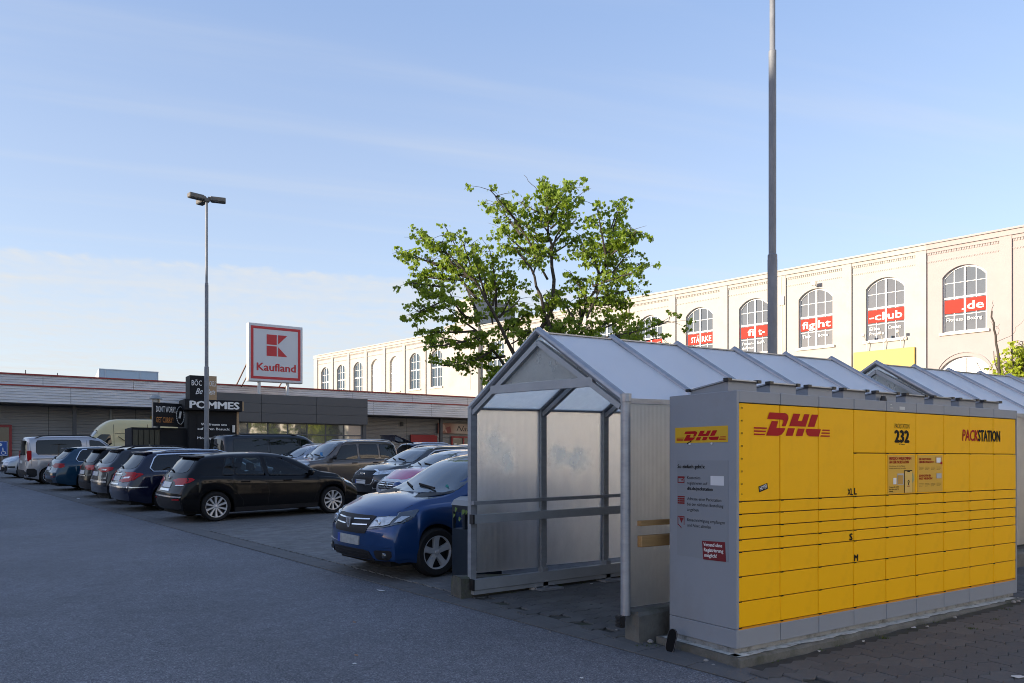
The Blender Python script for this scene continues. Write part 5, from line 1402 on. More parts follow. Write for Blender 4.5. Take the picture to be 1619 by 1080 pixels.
            if parent is not None and parent.type != 'EMPTY': o.location = (0, 0, 0)
        return o
    def ribbon(s, mb, view, line, w, off=.008, closed=False, mirror=False, h=.012):
        P = [Vector(p) for p in line]; n = len(P); sides = (1, -1) if mirror else (1,)
        for sd in sides:
            vw = view if sd == 1 or view not in 'LR' else {'L': 'R', 'R': 'L'}[view]
            prev = None; first = None; d = s.VIEW[vw][1]
            for i in range(n + (1 if closed else 0)):
                p = P[i % n]; t = (P[(i + 1) % n] - P[i - 1]) if closed else (P[min(i + 1, n - 1)] - P[max(i - 1, 0)])
                if t.length < 1e-6: continue
                t.normalize(); nn = Vector((-t.y, t.x)) * w / 2
                c = []
                for q in (p - nn, p + nn):
                    a = q.x * (sd if view not in 'LRT' else 1); b = q.y * (sd if view == 'T' else 1)
                    hh = s.ray(vw, a, b); c.append(hh[0] + hh[1] * off if hh else None)
                if None in c: prev = None; continue
                c += [c[0] + d * h, c[1] + d * h]
                if prev: mb.quad(prev[0], prev[1], c[1], c[0]); mb.quad(prev[0], c[0], c[2], prev[2]); mb.quad(prev[1], c[1], c[3], prev[3])
                prev = c
        return mb
    def rib(s, name, m, view, line, w, off=.008, closed=False, mirror=False, parent=None):
        sides = (view,) if not mirror else ((view, {'L': 'R', 'R': 'L'}[view]) if view in 'LR' else (view, view))
        o = None
        for k, vw in enumerate(sides):
            ln = line if k == 0 or vw in 'LR' else [(-a, b) if vw != 'T' else (a, -b) for a, b in line]
            mb = s.ribbon(MB(), vw, ln, w, off, closed)
            if mb.v: o = mb.build(name, m, parent or s.t, 40, loc=(-s.L / 2, 0, 0) if parent is None else (0, 0, 0))
        return o
    def win(s, x0b, x0t, x1t, x1b, f0=.06, f1=.80):
        """outline of a side window between slanted ends, following belt and roof lines"""
        def zz(x, f): zs = s.belt(x); return zs + (max(s.top(x), zs + .01) - zs) * f
        P = [(x, zz(x, f0) if zz(x, f0) < zz(x, f1) else zz(x, f1)) for x in np.linspace(x1b, x0b, 6)]
        P += [(x, zz(x, f1)) for x in np.linspace(x0t, x1t, 8)]
        return P
    def wheels(s, style):
        me = wheel_meshes(s.R, style)
        for xc in (s.xf, s.xr):
            for sd in (1, -1):
                o = obj('wheel', me[0], s.t, (xc - s.L / 2, sd * (s.W / 2 - .125), s.R), (0, 0, 0 if sd == 1 else math.pi))
                obj('rim_pocket', me[1], o); obj('rim', me[2], o)
    def plate(s, view, y, z, w=.52, h=.11, off=.012):
        o = s.patch('number_plate', M_PLATE, view, [(y - w / 2, z - h / 2), (y + w / 2, z - h / 2), (y + w / 2, z + h / 2), (y - w / 2, z + h / 2)], off, .12, 0)
        sg_ = 1 if view == 'B' else -1
        # blue band at the reader's left: for a rear view the reader's left is +y, for a front view -y
        a = y + (w / 2 - .05) if view == 'B' else y - w / 2
        s.patch('plate_band', M_PLB, view, [(a, z - h / 2), (a + .05, z - h / 2), (a + .05, z + h / 2), (a, z + h / 2)], off + .002, .1, 0)
    def mirrors(s, x, z, m=None, dark=False):
        for sd in (1, -1):
            mb = MB(); V = []; c = Vector((x, sd * (s.W / 2 + .05), z)); nu, nv_ = 10, 7
            for i in range(nv_):
                a = math.pi * i / (nv_ - 1)
                for k in range(nu):
                    b = 2 * math.pi * k / nu; 
                    p = Vector((.075 * math.cos(a), .115 * math.sin(a) * math.cos(b), .078 * math.sin(a) * math.sin(b)))
                    if p.x < -.02: p.x = -.02 - (p.x + .02) * 0
                    V.append(c + p + Vector((-.05 * abs(p.y) , 0, 0)))
            mb.add(V, [(i * nu + k, i * nu + (k + 1) % nu, (i + 1) * nu + (k + 1) % nu, (i + 1) * nu + k) for i in range(nv_ - 1) for k in range(nu)])
            mb.bar((x + .0, sd * (s.W / 2 - .11), z - .05), (x, sd * (s.W / 2), z - .03), .06, .04)
            mb.build('side_mirror', m or s.pm, s.t, 50, loc=(-s.L / 2, 0, 0))
    def handles(s, xs, z, m=None):
        for x in xs:
            for vw in 'LR':
                zz = z if not callable(z) else z(x)
                h = s.ray(vw, x, zz)
                if h:
                    p = h[0]; sd = 1 if vw == 'L' else -1
                    MB().box(p.x - .1, min(p.y, p.y + sd * .028), p.z - .016, p.x + .1, max(p.y, p.y + sd * .028), p.z + .016, bev=.007).build('door_handle', m or s.pm, s.t, loc=(-s.L / 2, 0, 0))
    def seams(s, lines, w=.009):
        mb = MB()
        for l in lines:
            pts = []
            for a, b in zip(l[:-1], l[1:]):
                n = max(2, int(math.dist(a, b) / .08)); pts += [(a[0] + (b[0] - a[0]) * i / n, a[1] + (b[1] - a[1]) * i / n) for i in range(n)]
            pts.append(l[-1]); s.ribbon(mb, 'L', pts, w, .0025, mirror=True, h=.001)
        if mb.v: mb.build('door_gap', M_UNDER, s.t, loc=(-s.L / 2, 0, 0))
    def windscreen(s, zb, zt, yb, yt, m=M_GLASSC):
        P = [(-yb, zb), (yb, zb), (yb * .97 + yt * .03, zb + .06), (yt, zt), (-yt, zt), (-(yb * .97 + yt * .03), zb + .06)]
        o = s.patch('windscreen', m, 'F', P, .005, .08, 1, k=.12)
        fr = s.rib('windscreen_seal', M_PLAS, 'F', chaikin([(-yb - .02, zb - .015), (yb + .02, zb - .015), (yt + .03, zt + .02), (-yt - .03, zt + .02)], 2, .1), .05, .003, True)
        wp = MB()
        for a, b in ((.55, -.05), (-.1, -.62)):
            h0 = s.ray('F', a * yb, zb + .03); h1 = s.ray('F', b * yb, zb + .075)
            if h0 and h1: wp.bar(h0[0] + h0[1] * .03, h1[0] + h1[1] * .025, .018, .025)
        if wp.v: wp.build('wiper', M_PLAS, s.t, loc=(-s.L / 2, 0, 0))
    def rear_window(s, zb, zt, yb, yt, wiper=True, m=M_GLASS):
        s.patch('rear_window', m, 'B', [(-yb, zb), (yb, zb), (yt, zt), (-yt, zt)], .006, .08, 2, k=.12)
        if wiper:
            h0 = s.ray('B', 0, zb + .02); h1 = s.ray('B', .32, zb + .06)
            if h0 and h1: MB().bar(h0[0] + h0[1] * .03, h1[0] + h1[1] * .03, .025, .03).build('rear_wiper', M_PLAS, s.t, loc=(-s.L / 2, 0, 0))
    def spoiler(s, x, z, y, m=None, d=.12, t=.025):
        mb = MB(); n = 8; V = []
        for i in range(n + 1):
            yy = -y + 2 * y * i / n; b = .05 * (yy / y) ** 2
            V += [(x + d * .9 + b, yy, z + .02), (x + b, yy, z), (x + b + .01, yy, z - t), (x + d * .9 + b, yy, z - t)]
        F = []
        for i in range(n):
            for k in range(4): F.append((i * 4 + k, i * 4 + (k + 1) % 4, (i + 1) * 4 + (k + 1) % 4, (i + 1) * 4 + k))
        F += [(0, 1, 2, 3), tuple(n * 4 + k for k in (3, 2, 1, 0))]
        mb.add(V, F).build('roof_spoiler', m or s.pm, s.t, 35, loc=(-s.L / 2, 0, 0))
    def rails(s, x0, x1, m, y=None, lift=.05):
        for sd in (1, -1):
            pts = []
            for x in np.linspace(x0, x1, 9):
                yy = (y or (s.W / 2 - .085 - s.sp.get('tum', .2) - .07)); h = s.ray('T', x, sd * yy)
                e = 1 if x0 < x < x1 else 0
                if h: pts.append(h[0] + Vector((0, 0, lift * e + .005)))
            MB().tube(pts, .019, 6).build('roof_rail', m, s.t, 50, loc=(-s.L / 2, 0, 0))
    def star(s, view, y, z, r=.045, off=.02):
        h = s.ray(view, y, z)
        if not h: return
        sx = 1 if view == 'F' else -1; c = h[0] + Vector((sx * off, 0, 0))
        mb = MB()
        for a in range(20):
            b0, b1 = 2 * math.pi * a / 20, 2 * math.pi * (a + 1) / 20
            mb.bar(c + Vector((0, r * math.cos(b0), r * math.sin(b0))), c + Vector((0, r * math.cos(b1), r * math.sin(b1))), r * .16, r * .2, (1, 0, 0))
        for a in (90, 210, 330): mb.bar(c, c + Vector((0, r * math.cos(R(a)), r * math.sin(R(a)))), r * .2, r * .2, (1, 0, 0))
        mb.build('emblem', M_CHROME, s.t, loc=(-s.L / 2, 0, 0))

WHEELS = {}
def wheel_meshes(Rr, style):
    key = (Rr, style)
    if key in WHEELS: return WHEELS[key]
    n, wh, wr, twin, frac = {'ten': (10, .035, .06, 0, .70), 'five': (5, .075, .11, 0, .66), 'multi': (5, .03, .045, 1, .72), 'seven': (7, .05, .06, 0, .68), 'cover': (8, .05, .10, 0, .66), 'star': (5, .05, .05, 1, .68)}[style]
    ri = Rr * frac
    ty = MB().lathe([(ri - .01, -.09), (ri + .015, -.105), (Rr - .03, -.108), (Rr - .008, -.085), (Rr, -.05), (Rr - .004, -.048), (Rr - .004, -.012), (Rr, -.01), (Rr, .01), (Rr - .004, .012), (Rr - .004, .048), (Rr, .05), (Rr - .008, .085), (Rr - .03, .108), (ri + .015, .105), (ri + .004, .098), (ri - .006, .08), (ri - .01, .0)], 40, 'y')
    po = MB().lathe([(0, .035), (ri * .55, .03), (ri * .93, .02), (ri - .004, .09)], 32, 'y').lathe([(.0, .036), (.035, .04), (.05, .036)], 12, 'y')
    rm = MB().lathe([(ri - .012, .07), (ri - .006, .098), (ri + .006, .1), (ri + .010, .094), (ri + .006, .086)], 40, 'y', closed=True)
    rm.lathe([(0, .088), (.02, .088), (.028, .084), (.03, .06)], 14, 'y').lathe([(.03, .075), (.055, .070), (.06, .045)], 16, 'y')
    hub = .05
    for k in range(n):
        a0 = 2 * math.pi * k / n + .3
        for sub in ((0,) if not twin else (-1, 1)):
            a1 = a0 + sub * math.pi / n * .42; ah = a0 + sub * .22
            p0 = Vector((math.cos(ah) * hub * .8, 0, math.sin(ah) * hub * .8)); p1 = Vector((math.cos(a1) * (ri - .004), 0, math.sin(a1) * (ri - .004)))
            d = (p1 - p0).normalized(); q = Vector((-d.z, 0, d.x)); V = []
            for p, w_, y0, y1 in ((p0, wh, .04, .076), (p0 * .4 + p1 * .6, (wh + wr) / 2 * .92, .045, .086), (p1, wr, .055, .096)):
                V += [p - q * w_ / 2 + Vector((0, y0, 0)), p - q * w_ * .38 + Vector((0, y1, 0)), p + q * w_ * .38 + Vector((0, y1, 0)), p + q * w_ / 2 + Vector((0, y0, 0))]
            F = []
            for i in (0, 4): F += [(i, i + 1, i + 5, i + 4), (i + 1, i + 2, i + 6, i + 5), (i + 2, i + 3, i + 7, i + 6)]
            rm.add(V, F)
    for k in range(5):
        a = 2 * math.pi * k / 5; rm.lathe([(0, .079), (.008, .079), (.008, .06)], 6, 'y', (.042 * math.cos(a), 0, .042 * math.sin(a)))
    WHEELS[key] = (ty.mesh('wheel', M_TYRE, 40), po.mesh('rim_pocket', M_RIMD, 30), rm.mesh('rim', M_RIM, 30))
    return WHEELS[key]

def ground_matrix(u, v, yaw):
    n = Vector((-.015 if -25 < u < 14.67 else 0, -.0225, 1)).normalized(); x = Vector((math.cos(yaw), math.sin(yaw), 0)); y = n.cross(x).normalized(); x = y.cross(n)
    M = Matrix((x, y, n)).transposed().to_4x4(); M.translation = Vector((u, v, g(u, v) + (.02 if v < 15.5 else .006))); return M
HEAD = R(7.8)
def place_rear(sp, u, v, side=-1, yaw=HEAD):
    """car heading along yaw whose near rear wheel (side -1: its right side) stands at u, v"""
    lx = (sp['L'] - sp['fo'] - sp['wb']) - sp['L'] / 2; ly = side * (sp['W'] / 2 - .06)
    cu = u - (lx * math.cos(yaw) - ly * math.sin(yaw)); cv = v - (lx * math.sin(yaw) + ly * math.cos(yaw))
    return ground_matrix(cu, cv, yaw)
def place_front(sp, u, v, side=1, yaw=HEAD + math.pi):
    lx = (sp['L'] - sp['fo']) - sp['L'] / 2; ly = side * (sp['W'] / 2 - .06)
    cu = u - (lx * math.cos(yaw) - ly * math.sin(yaw)); cv = v - (lx * math.sin(yaw) + ly * math.cos(yaw))
    return ground_matrix(cu, cv, yaw)
def place_nose(sp, u, v, yaw=HEAD + math.pi):
    cu = u - sp['L'] / 2 * math.cos(yaw); cv = v - sp['L'] / 2 * math.sin(yaw); return ground_matrix(cu, cv, yaw)
def place_tail(sp, u, v, yaw=HEAD):
    return ground_matrix(u + sp['L'] / 2 * math.cos(yaw), v + sp['L'] / 2 * math.sin(yaw), yaw)

NOSE = [(.15, -.14), (.28, -.03), (.42, 0), (.58, -.02), (.70, -.08), (.85, -.22), (1.0, -.4)]
NOSE_SUV = [(.15, -.16), (.3, -.04), (.5, 0), (.75, -.03), (.95, -.12), (1.1, -.25)]
TAIL = [(.15, .16), (.28, .05), (.45, 0), (.62, .01), (.72, .06), (.9, .10), (1.1, .1)]
TAIL_V = [(.15, .12), (.3, .03), (.5, 0), (.75, .03), (1.0, .05), (1.4, .06), (2.0, .08)]
SPEC = {}
SPEC['hatch'] = dict(L=4.42, W=1.80, wb=2.73, fo=.87, R=.318, nose=NOSE, tail=TAIL, tum=.21, clear=.19,
    top=[(0, .66), (.03, .84), (.10, .98), (.2, 1.07), (.42, 1.25), (.6, 1.365), (.85, 1.405), (1.4, 1.435), (1.9, 1.44), (2.3, 1.415), (2.6, 1.35), (3.0, 1.18), (3.32, 1.02), (3.42, .985), (3.8, .93), (4.15, .83), (4.36, .70), (4.42, .60)],
    belt=[(0, .62), (.03, .80), (.1, .93), (.5, .97), (1.2, .965), (2.2, .93), (3.2, .90), (3.6, .865), (4.0, .79), (4.3, .68), (4.42, .57)])
SPEC['wagon'] = dict(L=4.60, W=1.78, wb=2.76, fo=.83, R=.32, nose=NOSE, tail=TAIL, tum=.19, clear=.2,
    top=[(0, .68), (.03, .88), (.12, 1.0), (.25, 1.10), (.45, 1.27), (.62, 1.40), (.8, 1.43), (1.4, 1.46), (2.1, 1.465), (2.6, 1.42), (2.9, 1.33), (3.25, 1.16), (3.55, 1.0), (3.65, .965), (4.1, .90), (4.4, .80), (4.55, .68), (4.6, .6)],
    belt=[(0, .64), (.03, .84), (.12, .95), (.6, .97), (1.4, .955), (2.4, .925), (3.4, .90), (3.8, .86), (4.2, .78), (4.5, .66), (4.6, .57)])
SPEC['estate'] = dict(SPEC['wagon'], L=4.69, W=1.83, R=.335, fo=.9, wb=2.69,
    top=[(0, .70), (.03, .90), (.10, 1.0), (.26, 1.10), (.55, 1.30), (.72, 1.425), (.95, 1.455), (1.6, 1.475), (2.2, 1.47), (2.65, 1.42), (3.0, 1.31), (3.35, 1.14), (3.6, 1.01), (3.72, .975), (4.2, .9), (4.5, .8), (4.64, .68), (4.69, .6)],
    belt=[(0, .66), (.03, .86), (.12, .96), (.6, .985), (1.5, .965), (2.5, .93), (3.5, .905), (3.9, .86), (4.3, .78), (4.6, .66), (4.69, .57)])
SPEC['suv'] = dict(L=4.35, W=1.80, wb=2.60, fo=.86, R=.345, nose=NOSE_SUV, tail=TAIL_V, tum=.19, clear=.24, arch=.055,
    top=[(0, .75), (.03, .98), (.12, 1.08), (.3, 1.24), (.5, 1.43), (.75, 1.49), (1.4, 1.52), (1.9, 1.52), (2.3, 1.48), (2.6, 1.39), (2.95, 1.22), (3.22, 1.08), (3.34, 1.045), (3.75, 1.0), (4.1, .92), (4.28, .83), (4.35, .72)],
    belt=[(0, .7), (.03, .92), (.12, 1.02), (.6, 1.05), (1.4, 1.03), (2.3, 1.0), (3.1, .985), (3.6, .95), (4.0, .89), (4.25, .80), (4.35, .68)])
SPEC['boxsuv'] = dict(L=4.22, W=1.79, wb=2.58, fo=.84, R=.335, nose=NOSE_SUV, tail=TAIL_V, tum=.13, clear=.22, bowr=.1,
    top=[(0, .8), (.02, 1.1), (.06, 1.3), (.14, 1.56), (.3, 1.64), (.9, 1.68), (1.6, 1.69), (2.2, 1.66), (2.45, 1.6), (2.75, 1.40), (3.0, 1.2), (3.14, 1.10), (3.26, 1.075), (3.7, 1.03), (4.0, .96), (4.16, .87), (4.22, .75)],
    belt=[(0, .75), (.02, .98), (.1, 1.06), (.6, 1.07), (1.5, 1.05), (2.4, 1.03), (3.1, 1.01), (3.6, .98), (3.95, .92), (4.14, .83), (4.22, .71)])
SPEC['van'] = dict(L=4.55, W=1.85, wb=2.80, fo=.90, R=.325, nose=NOSE_SUV, tail=TAIL_V, tum=.10, clear=.2, bowr=.06, tap=(.1, .02),
    top=[(0, 1.0), (.015, 1.4), (.05, 1.72), (.12, 1.79), (.5, 1.82), (1.4, 1.85), (2.2, 1.84), (2.6, 1.78), (2.95, 1.58), (3.3, 1.32), (3.55, 1.17), (3.68, 1.13), (4.1, 1.04), (4.4, .92), (4.5, .82), (4.55, .72)],
    belt=[(0, .9), (.03, 1.10), (.2, 1.12), (1.4, 1.10), (2.4, 1.08), (3.2, 1.06), (3.7, 1.02), (4.1, .96), (4.45, .84), (4.55, .68)])
SPEC['bigvan'] = dict(L=5.14, W=1.93, wb=3.2, fo=.98, R=.34, nose=NOSE_SUV, tail=TAIL_V, tum=.16, clear=.22, bowr=.06, tap=(.1, .02),
    top=[(0, 1.0), (.015, 1.45), (.06, 1.76), (.16, 1.86), (.6, 1.89), (1.8, 1.91), (2.8, 1.91), (3.3, 1.86), (3.6, 1.72), (3.95, 1.46), (4.25, 1.24), (4.4, 1.17), (4.75, 1.08), (5.0, .95), (5.1, .85), (5.14, .72)],
    belt=[(0, .9), (.03, 1.12), (.2, 1.15), (1.6, 1.13), (2.9, 1.12), (3.8, 1.10), (4.3, 1.05), (4.7, 1.0), (5.03, .88), (5.14, .68)])
SPEC['postvan'] = dict(L=6.95, W=2.02, wb=3.66, fo=1.0, R=.35, nose=NOSE_SUV, tail=TAIL_V, tum=.10, clear=.24, bowr=.03, tap=(.08, .01),
    top=[(0, 1.2), (.01, 2.0), (.03, 2.6), (.12, 2.72), (.6, 2.75), (2.5, 2.76), (4.6, 2.75), (5.0, 2.70), (5.35, 2.52), (5.6, 2.30), (5.9, 1.92), (6.2, 1.5), (6.32, 1.38), (6.6, 1.22), (6.85, 1.02), (6.92, .9), (6.95, .8)],
    belt=[(0, 1.1), (.03, 1.25), (.3, 1.3), (3, 1.3), (5.2, 1.3), (5.9, 1.24), (6.3, 1.15), (6.7, 1.03), (6.88, .92), (6.95, .74)])
SPEC['compact'] = dict(L=4.06, W=1.73, wb=2.59, fo=.80, R=.312, nose=[(.15, -.12), (.28, -.02), (.42, 0), (.6, -.008), (.74, -.03), (.85, -.08), (1.0, -.2)], tail=TAIL_V, tum=.19, clear=.19, arch=.055, bowf=.25, tap=(.09, .07),
    top=[(0, .72), (.03, .95), (.1, 1.06), (.25, 1.25), (.42, 1.43), (.6, 1.47), (1.2, 1.51), (1.75, 1.515), (2.1, 1.47), (2.4, 1.38), (2.75, 1.19), (3.0, 1.05), (3.10, 1.015), (3.4, .985), (3.7, .935), (3.87, .885), (3.96, .835), (4.02, .755), (4.06, .63)],
    belt=[(0, .68), (.03, .9), (.1, .97), (.6, 1.0), (1.4, .97), (2.3, .945), (3.0, .935), (3.35, .915), (3.7, .865), (3.9, .80), (4.0, .73), (4.06, .60)])

def glasshouse(c, wins, trim=None, f1=.80, seals=True, glass=None):
    for w in wins:
        P = c.win(*w, f1=f1)
        if seals: c.rib('window_seal', M_PLAS, 'L', chaikin(P, 1, .15), .03, .004, True, True)
        c.patch('side_window', glass or M_GLASS, 'L', P, .0065, .09, 1, mirror=True, k=.12)
    if trim:
        x0b, x0t, x1t, x1b = wins[0][0] - .03, wins[0][1] - .01, wins[-1][2], wins[-1][3] + .02
        P = c.win(x0b, x0t, x1t, x1b, f0=.0, f1=f1 + .045)
        c.rib('window_trim', trim, 'L', chaikin(P, 1, .2), .022, .009, True, True)

def rear_lamps(c, polys, m=M_TAIL, side=None, sm=None):
    """polys in the rear view for +y; side: matching outlines in the side view"""
    for P in polys: c.patch('tail_lamp', m, 'B', P, .01, .05, 1, mirror=True, k=.15)
    for P in (side or []): c.patch('tail_lamp', sm or m, 'L', P, .01, .05, 1, mirror=True, k=.15)

def sill_trim(c, m=M_PLAS): 
    c.rib('sill_trim', m, 'L', [(x, c.sp.get('clear', .2) + .05) for x in np.linspace(c.xr + c.R + .08, c.xf - c.R - .08, 12)], .09, .004, False, True)
def interior(c, fx, rx, zs=.52):
    # front seats at fx, rear bench at rx (measured from the rear bumper)
    for sd in (1, -1):
        MB().box(fx - .05, sd * .38 - .24, .35, fx + .5, sd * .38 + .24, zs, bev=.03).bar((fx, sd * .38, zs - .02), (fx - .22, sd * .38, 1.02), .46, .12, (1, 0, 0)).build('seat', M_SEAT, c.t, 40, loc=(-c.L / 2, 0, 0))
        MB().box(fx - .30, sd * .38 - .12, 1.05, fx - .19, sd * .38 + .12, 1.22, bev=.03).build('headrest', M_SEAT, c.t, 40, loc=(-c.L / 2, 0, 0))
        MB().box(rx - .30, sd * .36 - .11, .98, rx - .20, sd * .36 + .11, 1.10, bev=.03).build('headrest', M_SEAT, c.t, 40, loc=(-c.L / 2, 0, 0))
    MB().box(rx - .05, -.62, .35, rx + .45, .62, zs, bev=.03).bar((rx, 0, zs - .02), (rx - .22, 0, .98), .14, 1.24, (0, 0, 1)).build('rear_bench', M_SEAT, c.t, loc=(-c.L / 2, 0, 0))
    MB().box(.45, -.66, .3, c.xf - .2, .66, .4).box(c.xf - .75, -.68, .4, c.xf - .2, .68, .90, bev=.04).box(.4, -.6, .4, rx - .3, .6, .85).build('dashboard', M_SEAT, c.t, loc=(-c.L / 2, 0, 0))
    sw = MB()
    for a in range(16):
        b0, b1 = R(22.5 * a), R(22.5 * (a + 1)); q = lambda b: Vector((c.xf - .82 - .07 * math.sin(b), .38 + .18 * math.cos(b), .84 + .17 * math.sin(b)))
        sw.bar(q(b0), q(b1), .03, .03, (1, 0, 0))
    sw.build('steering_wheel', M_SEAT, c.t, loc=(-c.L / 2, 0, 0))

ROW = 'cars parked along the road side of the lot'
# ---- black hatchback, rear towards the road
HW = [(.98, 1.10, 1.24, 1.22), (1.26, 1.28, 1.86, 1.90), (2.0, 1.97, 2.30, 3.08)]
sp = dict(SPEC['hatch'], open=lambda s_: [s_.win(*w, f0=-.02, f1=.86) for w in HW])
c = Car(sp, 'parked_car', 'glossy black hatchback with silver ten spoke wheels parked rear to the road', 'car', ROW, place_rear(sp, 3.70, 17.04), mat('black paint', (.0025, .0025, .003), .3, coat=.38, spec=.1))
c.wheels('ten')
glasshouse(c, HW, None, .80, glass=M_SEE); interior(c, 2.0, 1.2)
c.windscreen(1.02, 1.36, .66, .54); c.rear_window(1.03, 1.31, .60, .50); c.spoiler(.45, 1.378, .54, M_PLAS, .22)
rear_lamps(c, [[(.42, .80), (.55, .77), (.76, .79), (.78, .90), (.66, .93), (.46, .87)]], M_TAIL, [[(.06, .80), (.26, .83), (.40, .90), (.34, .935), (.10, .92)]])
c.patch('reverse_lamp', M_HEAD, 'B', [(.46, .765), (.76, .775), (.76, .795), (.5, .785)], .012, .05, 0, mirror=True)
c.plate('B', 0, .78); c.patch('bumper_insert', M_PLAS, 'B', [(-.78, .26), (.78, .26), (.80, .52), (-.80, .52)], .008, .1, 1)
c.patch('boot_trim', M_CHROME, 'B', [(-.28, .655), (.28, .655), (.26, .70), (-.26, .70)], .014, .1, 0)
c.rib('chrome_strip', M_CHROME, 'B', [(y, .545) for y in np.linspace(-.82, .82, 24)], .028, .014)
c.patch('reflector', M_TAILD, 'B', [(.52, .47), (.76, .48), (.76, .51), (.52, .50)], .016, .05, 0, mirror=True)
c.star('B', 0, .93, .05); c.mirrors(2.95, .99); c.handles([1.45, 2.42], .83); sill_trim(c)
c.seams([[(1.93, .93), (1.98, .6), (1.94, .3)], [(3.08, .89), (3.15, .6), (3.06, .34)], [(1.0, .95), (1.12, .8), (1.38, .45), (1.40, .3)]])
c.patch('head_lamp', M_HEAD, 'L', [(3.86, .78), (4.12, .66), (4.26, .66), (4.18, .75), (3.95, .82)], .01, .05, 1, mirror=True)
c.patch('head_lamp', M_HEAD, 'F', [(.48, .62), (.8, .68), (.82, .78), (.5, .70)], .01, .05, 1, mirror=True); c.star('F', 0, .58, .08)
c.patch('grille', M_PLAS, 'F', [(-.45, .46), (.45, .46), (.52, .66), (-.52, .66)], .008, .08, 1)
# ---- dark blue estate next to it
sp = SPEC['wagon']
c = Car(sp, 'parked_car', 'dark blue estate car with chrome window trim and white striped red lamps, rear to road', 'car', ROW, place_rear(sp, 3.28, 20.3), paint('night blue paint', (.006, .008, .026), .2, .3))
c.wheels('multi')
glasshouse(c, [(.62, .80, 1.55, 1.52), (1.6, 1.63, 2.15, 2.2), (2.27, 2.24, 2.6, 3.25)], M_CHROME, .80)
c.windscreen(1.02, 1.38, .66, .55); c.rear_window(1.02, 1.34, .66, .56); c.spoiler(.5, 1.42, .58, None, .22)
rear_lamps(c, [[(.40, .70), (.82, .74), (.84, .93), (.62, .95), (.46, .86)]], M_TAIL, [[(.04, .72), (.22, .76), (.34, .95), (.12, .955)]])
c.patch('reverse_lamp', M_HEAD, 'B', [(.46, .795), (.70, .81), (.72, .85), (.47, .835)], .014, .05, 0, mirror=True)
c.plate('B', 0, .79); c.rib('chrome_strip', M_CHROME, 'B', [(y, .885 - .06) for y in np.linspace(-.0, .0, 2)], .02, .012)
c.rib('bumper_strip', M_CHROME, 'B', [(y, .60) for y in np.linspace(-.83, .83, 30)], .03, .012); c.rib('bumper_strip', M_CHROME, 'L', [(x, .595) for x in np.linspace(.1, .55, 10)], .022, .01, False, True)
c.patch('boot_trim', M_CHROME, 'B', [(-.27, .885), (.27, .885), (.27, .91), (-.27, .91)], .012, .1, 0); c.star('B', 0, .955, .05)
c.patch('loading_edge', M_CHROME, 'B', [(-.3, .645), (.3, .645), (.28, .68), (-.28, .68)], .012, .1, 0)
c.mirrors(3.1, .99); c.handles([1.72, 2.65], .82); c.rails(.9, 2.5, M_CHROME, lift=.03); sill_trim(c)
c.seams([[(2.2, .9), (2.24, .6), (2.2, .3)], [(1.25, .93), (1.4, .55), (1.42, .32)]])
# ---- dark grey raised estate, mostly hidden
sp = SPEC['suv']
c = Car(sp, 'parked_car', 'dark grey crossover with clear rear lamps parked between two dark estates, rear to the road', 'car', ROW, place_rear(sp, 2.95, 22.75), paint('dark grey paint', (.02, .021, .026), .4, .3))
c.wheels('five'); glasshouse(c, [(.58, .78, 1.4, 1.38), (1.46, 1.48, 2.0, 2.05), (2.12, 2.1, 2.35, 2.98)], None, .79)
c.windscreen(1.1, 1.42, .66, .55); c.rear_window(1.10, 1.38, .64, .54); c.spoiler(.38, 1.47, .56, None, .22)
rear_lamps(c, [[(.40, .86), (.80, .88), (.82, 1.0), (.46, .97)]], M_TAIL, [[(.04, .88), (.26, .92), (.3, 1.0), (.1, 1.0)]])
c.patch('reverse_lamp', M_HEAD, 'B', [(.46, .915), (.70, .92), (.70, .945), (.47, .94)], .014, .05, 0, mirror=True)
c.plate('B', 0, .82); c.rib('bumper_strip', M_CHROME, 'B', [(y, .62) for y in np.linspace(-.8, .8, 24)], .05, .012); c.mirrors(2.9, 1.1)
c.rails(.7, 2.3, M_PLAS); c.star('B', 0, 1.02, .05); c.seams([[(2.06, .98), (2.1, .6), (2.06, .3)]])
# ---- black hatchback with large roof spoiler
sp = dict(SPEC['compact'], L=4.2)
sp = SPEC['compact']
c = Car(sp, 'parked_car', 'black hatchback with large black roof spoiler beside the teal estate, rear to the road', 'car', ROW, place_rear(sp, 2.62, 25.6), mat('black paint', (.0025, .0025, .003), .3, coat=.38, spec=.1))
c.wheels('five'); glasshouse(c, [(.55, .72, 1.3, 1.3), (1.36, 1.38, 1.8, 1.86), (1.93, 1.9, 2.2, 2.75)], None, .79)
c.windscreen(1.06, 1.42, .64, .53); c.rear_window(1.04, 1.36, .62, .52); c.spoiler(.24, 1.455, .56, M_PLAS, .32, .04)
rear_lamps(c, [[(.46, .82), (.76, .84), (.78, .98), (.5, .95)]], M_TAIL, [[(.04, .84), (.22, .88), (.26, .98), (.1, .98)]])
c.plate('B', 0, .76); c.mirrors(2.7, 1.06); c.rib('bumper_strip', M_CHROME, 'B', [(y, .66) for y in np.linspace(-.4, .4, 14)], .03, .012)
c.patch('bumper_insert', M_PLAS, 'B', [(-.74, .26), (.74, .26), (.76, .48), (-.76, .48)], .008, .1, 1)
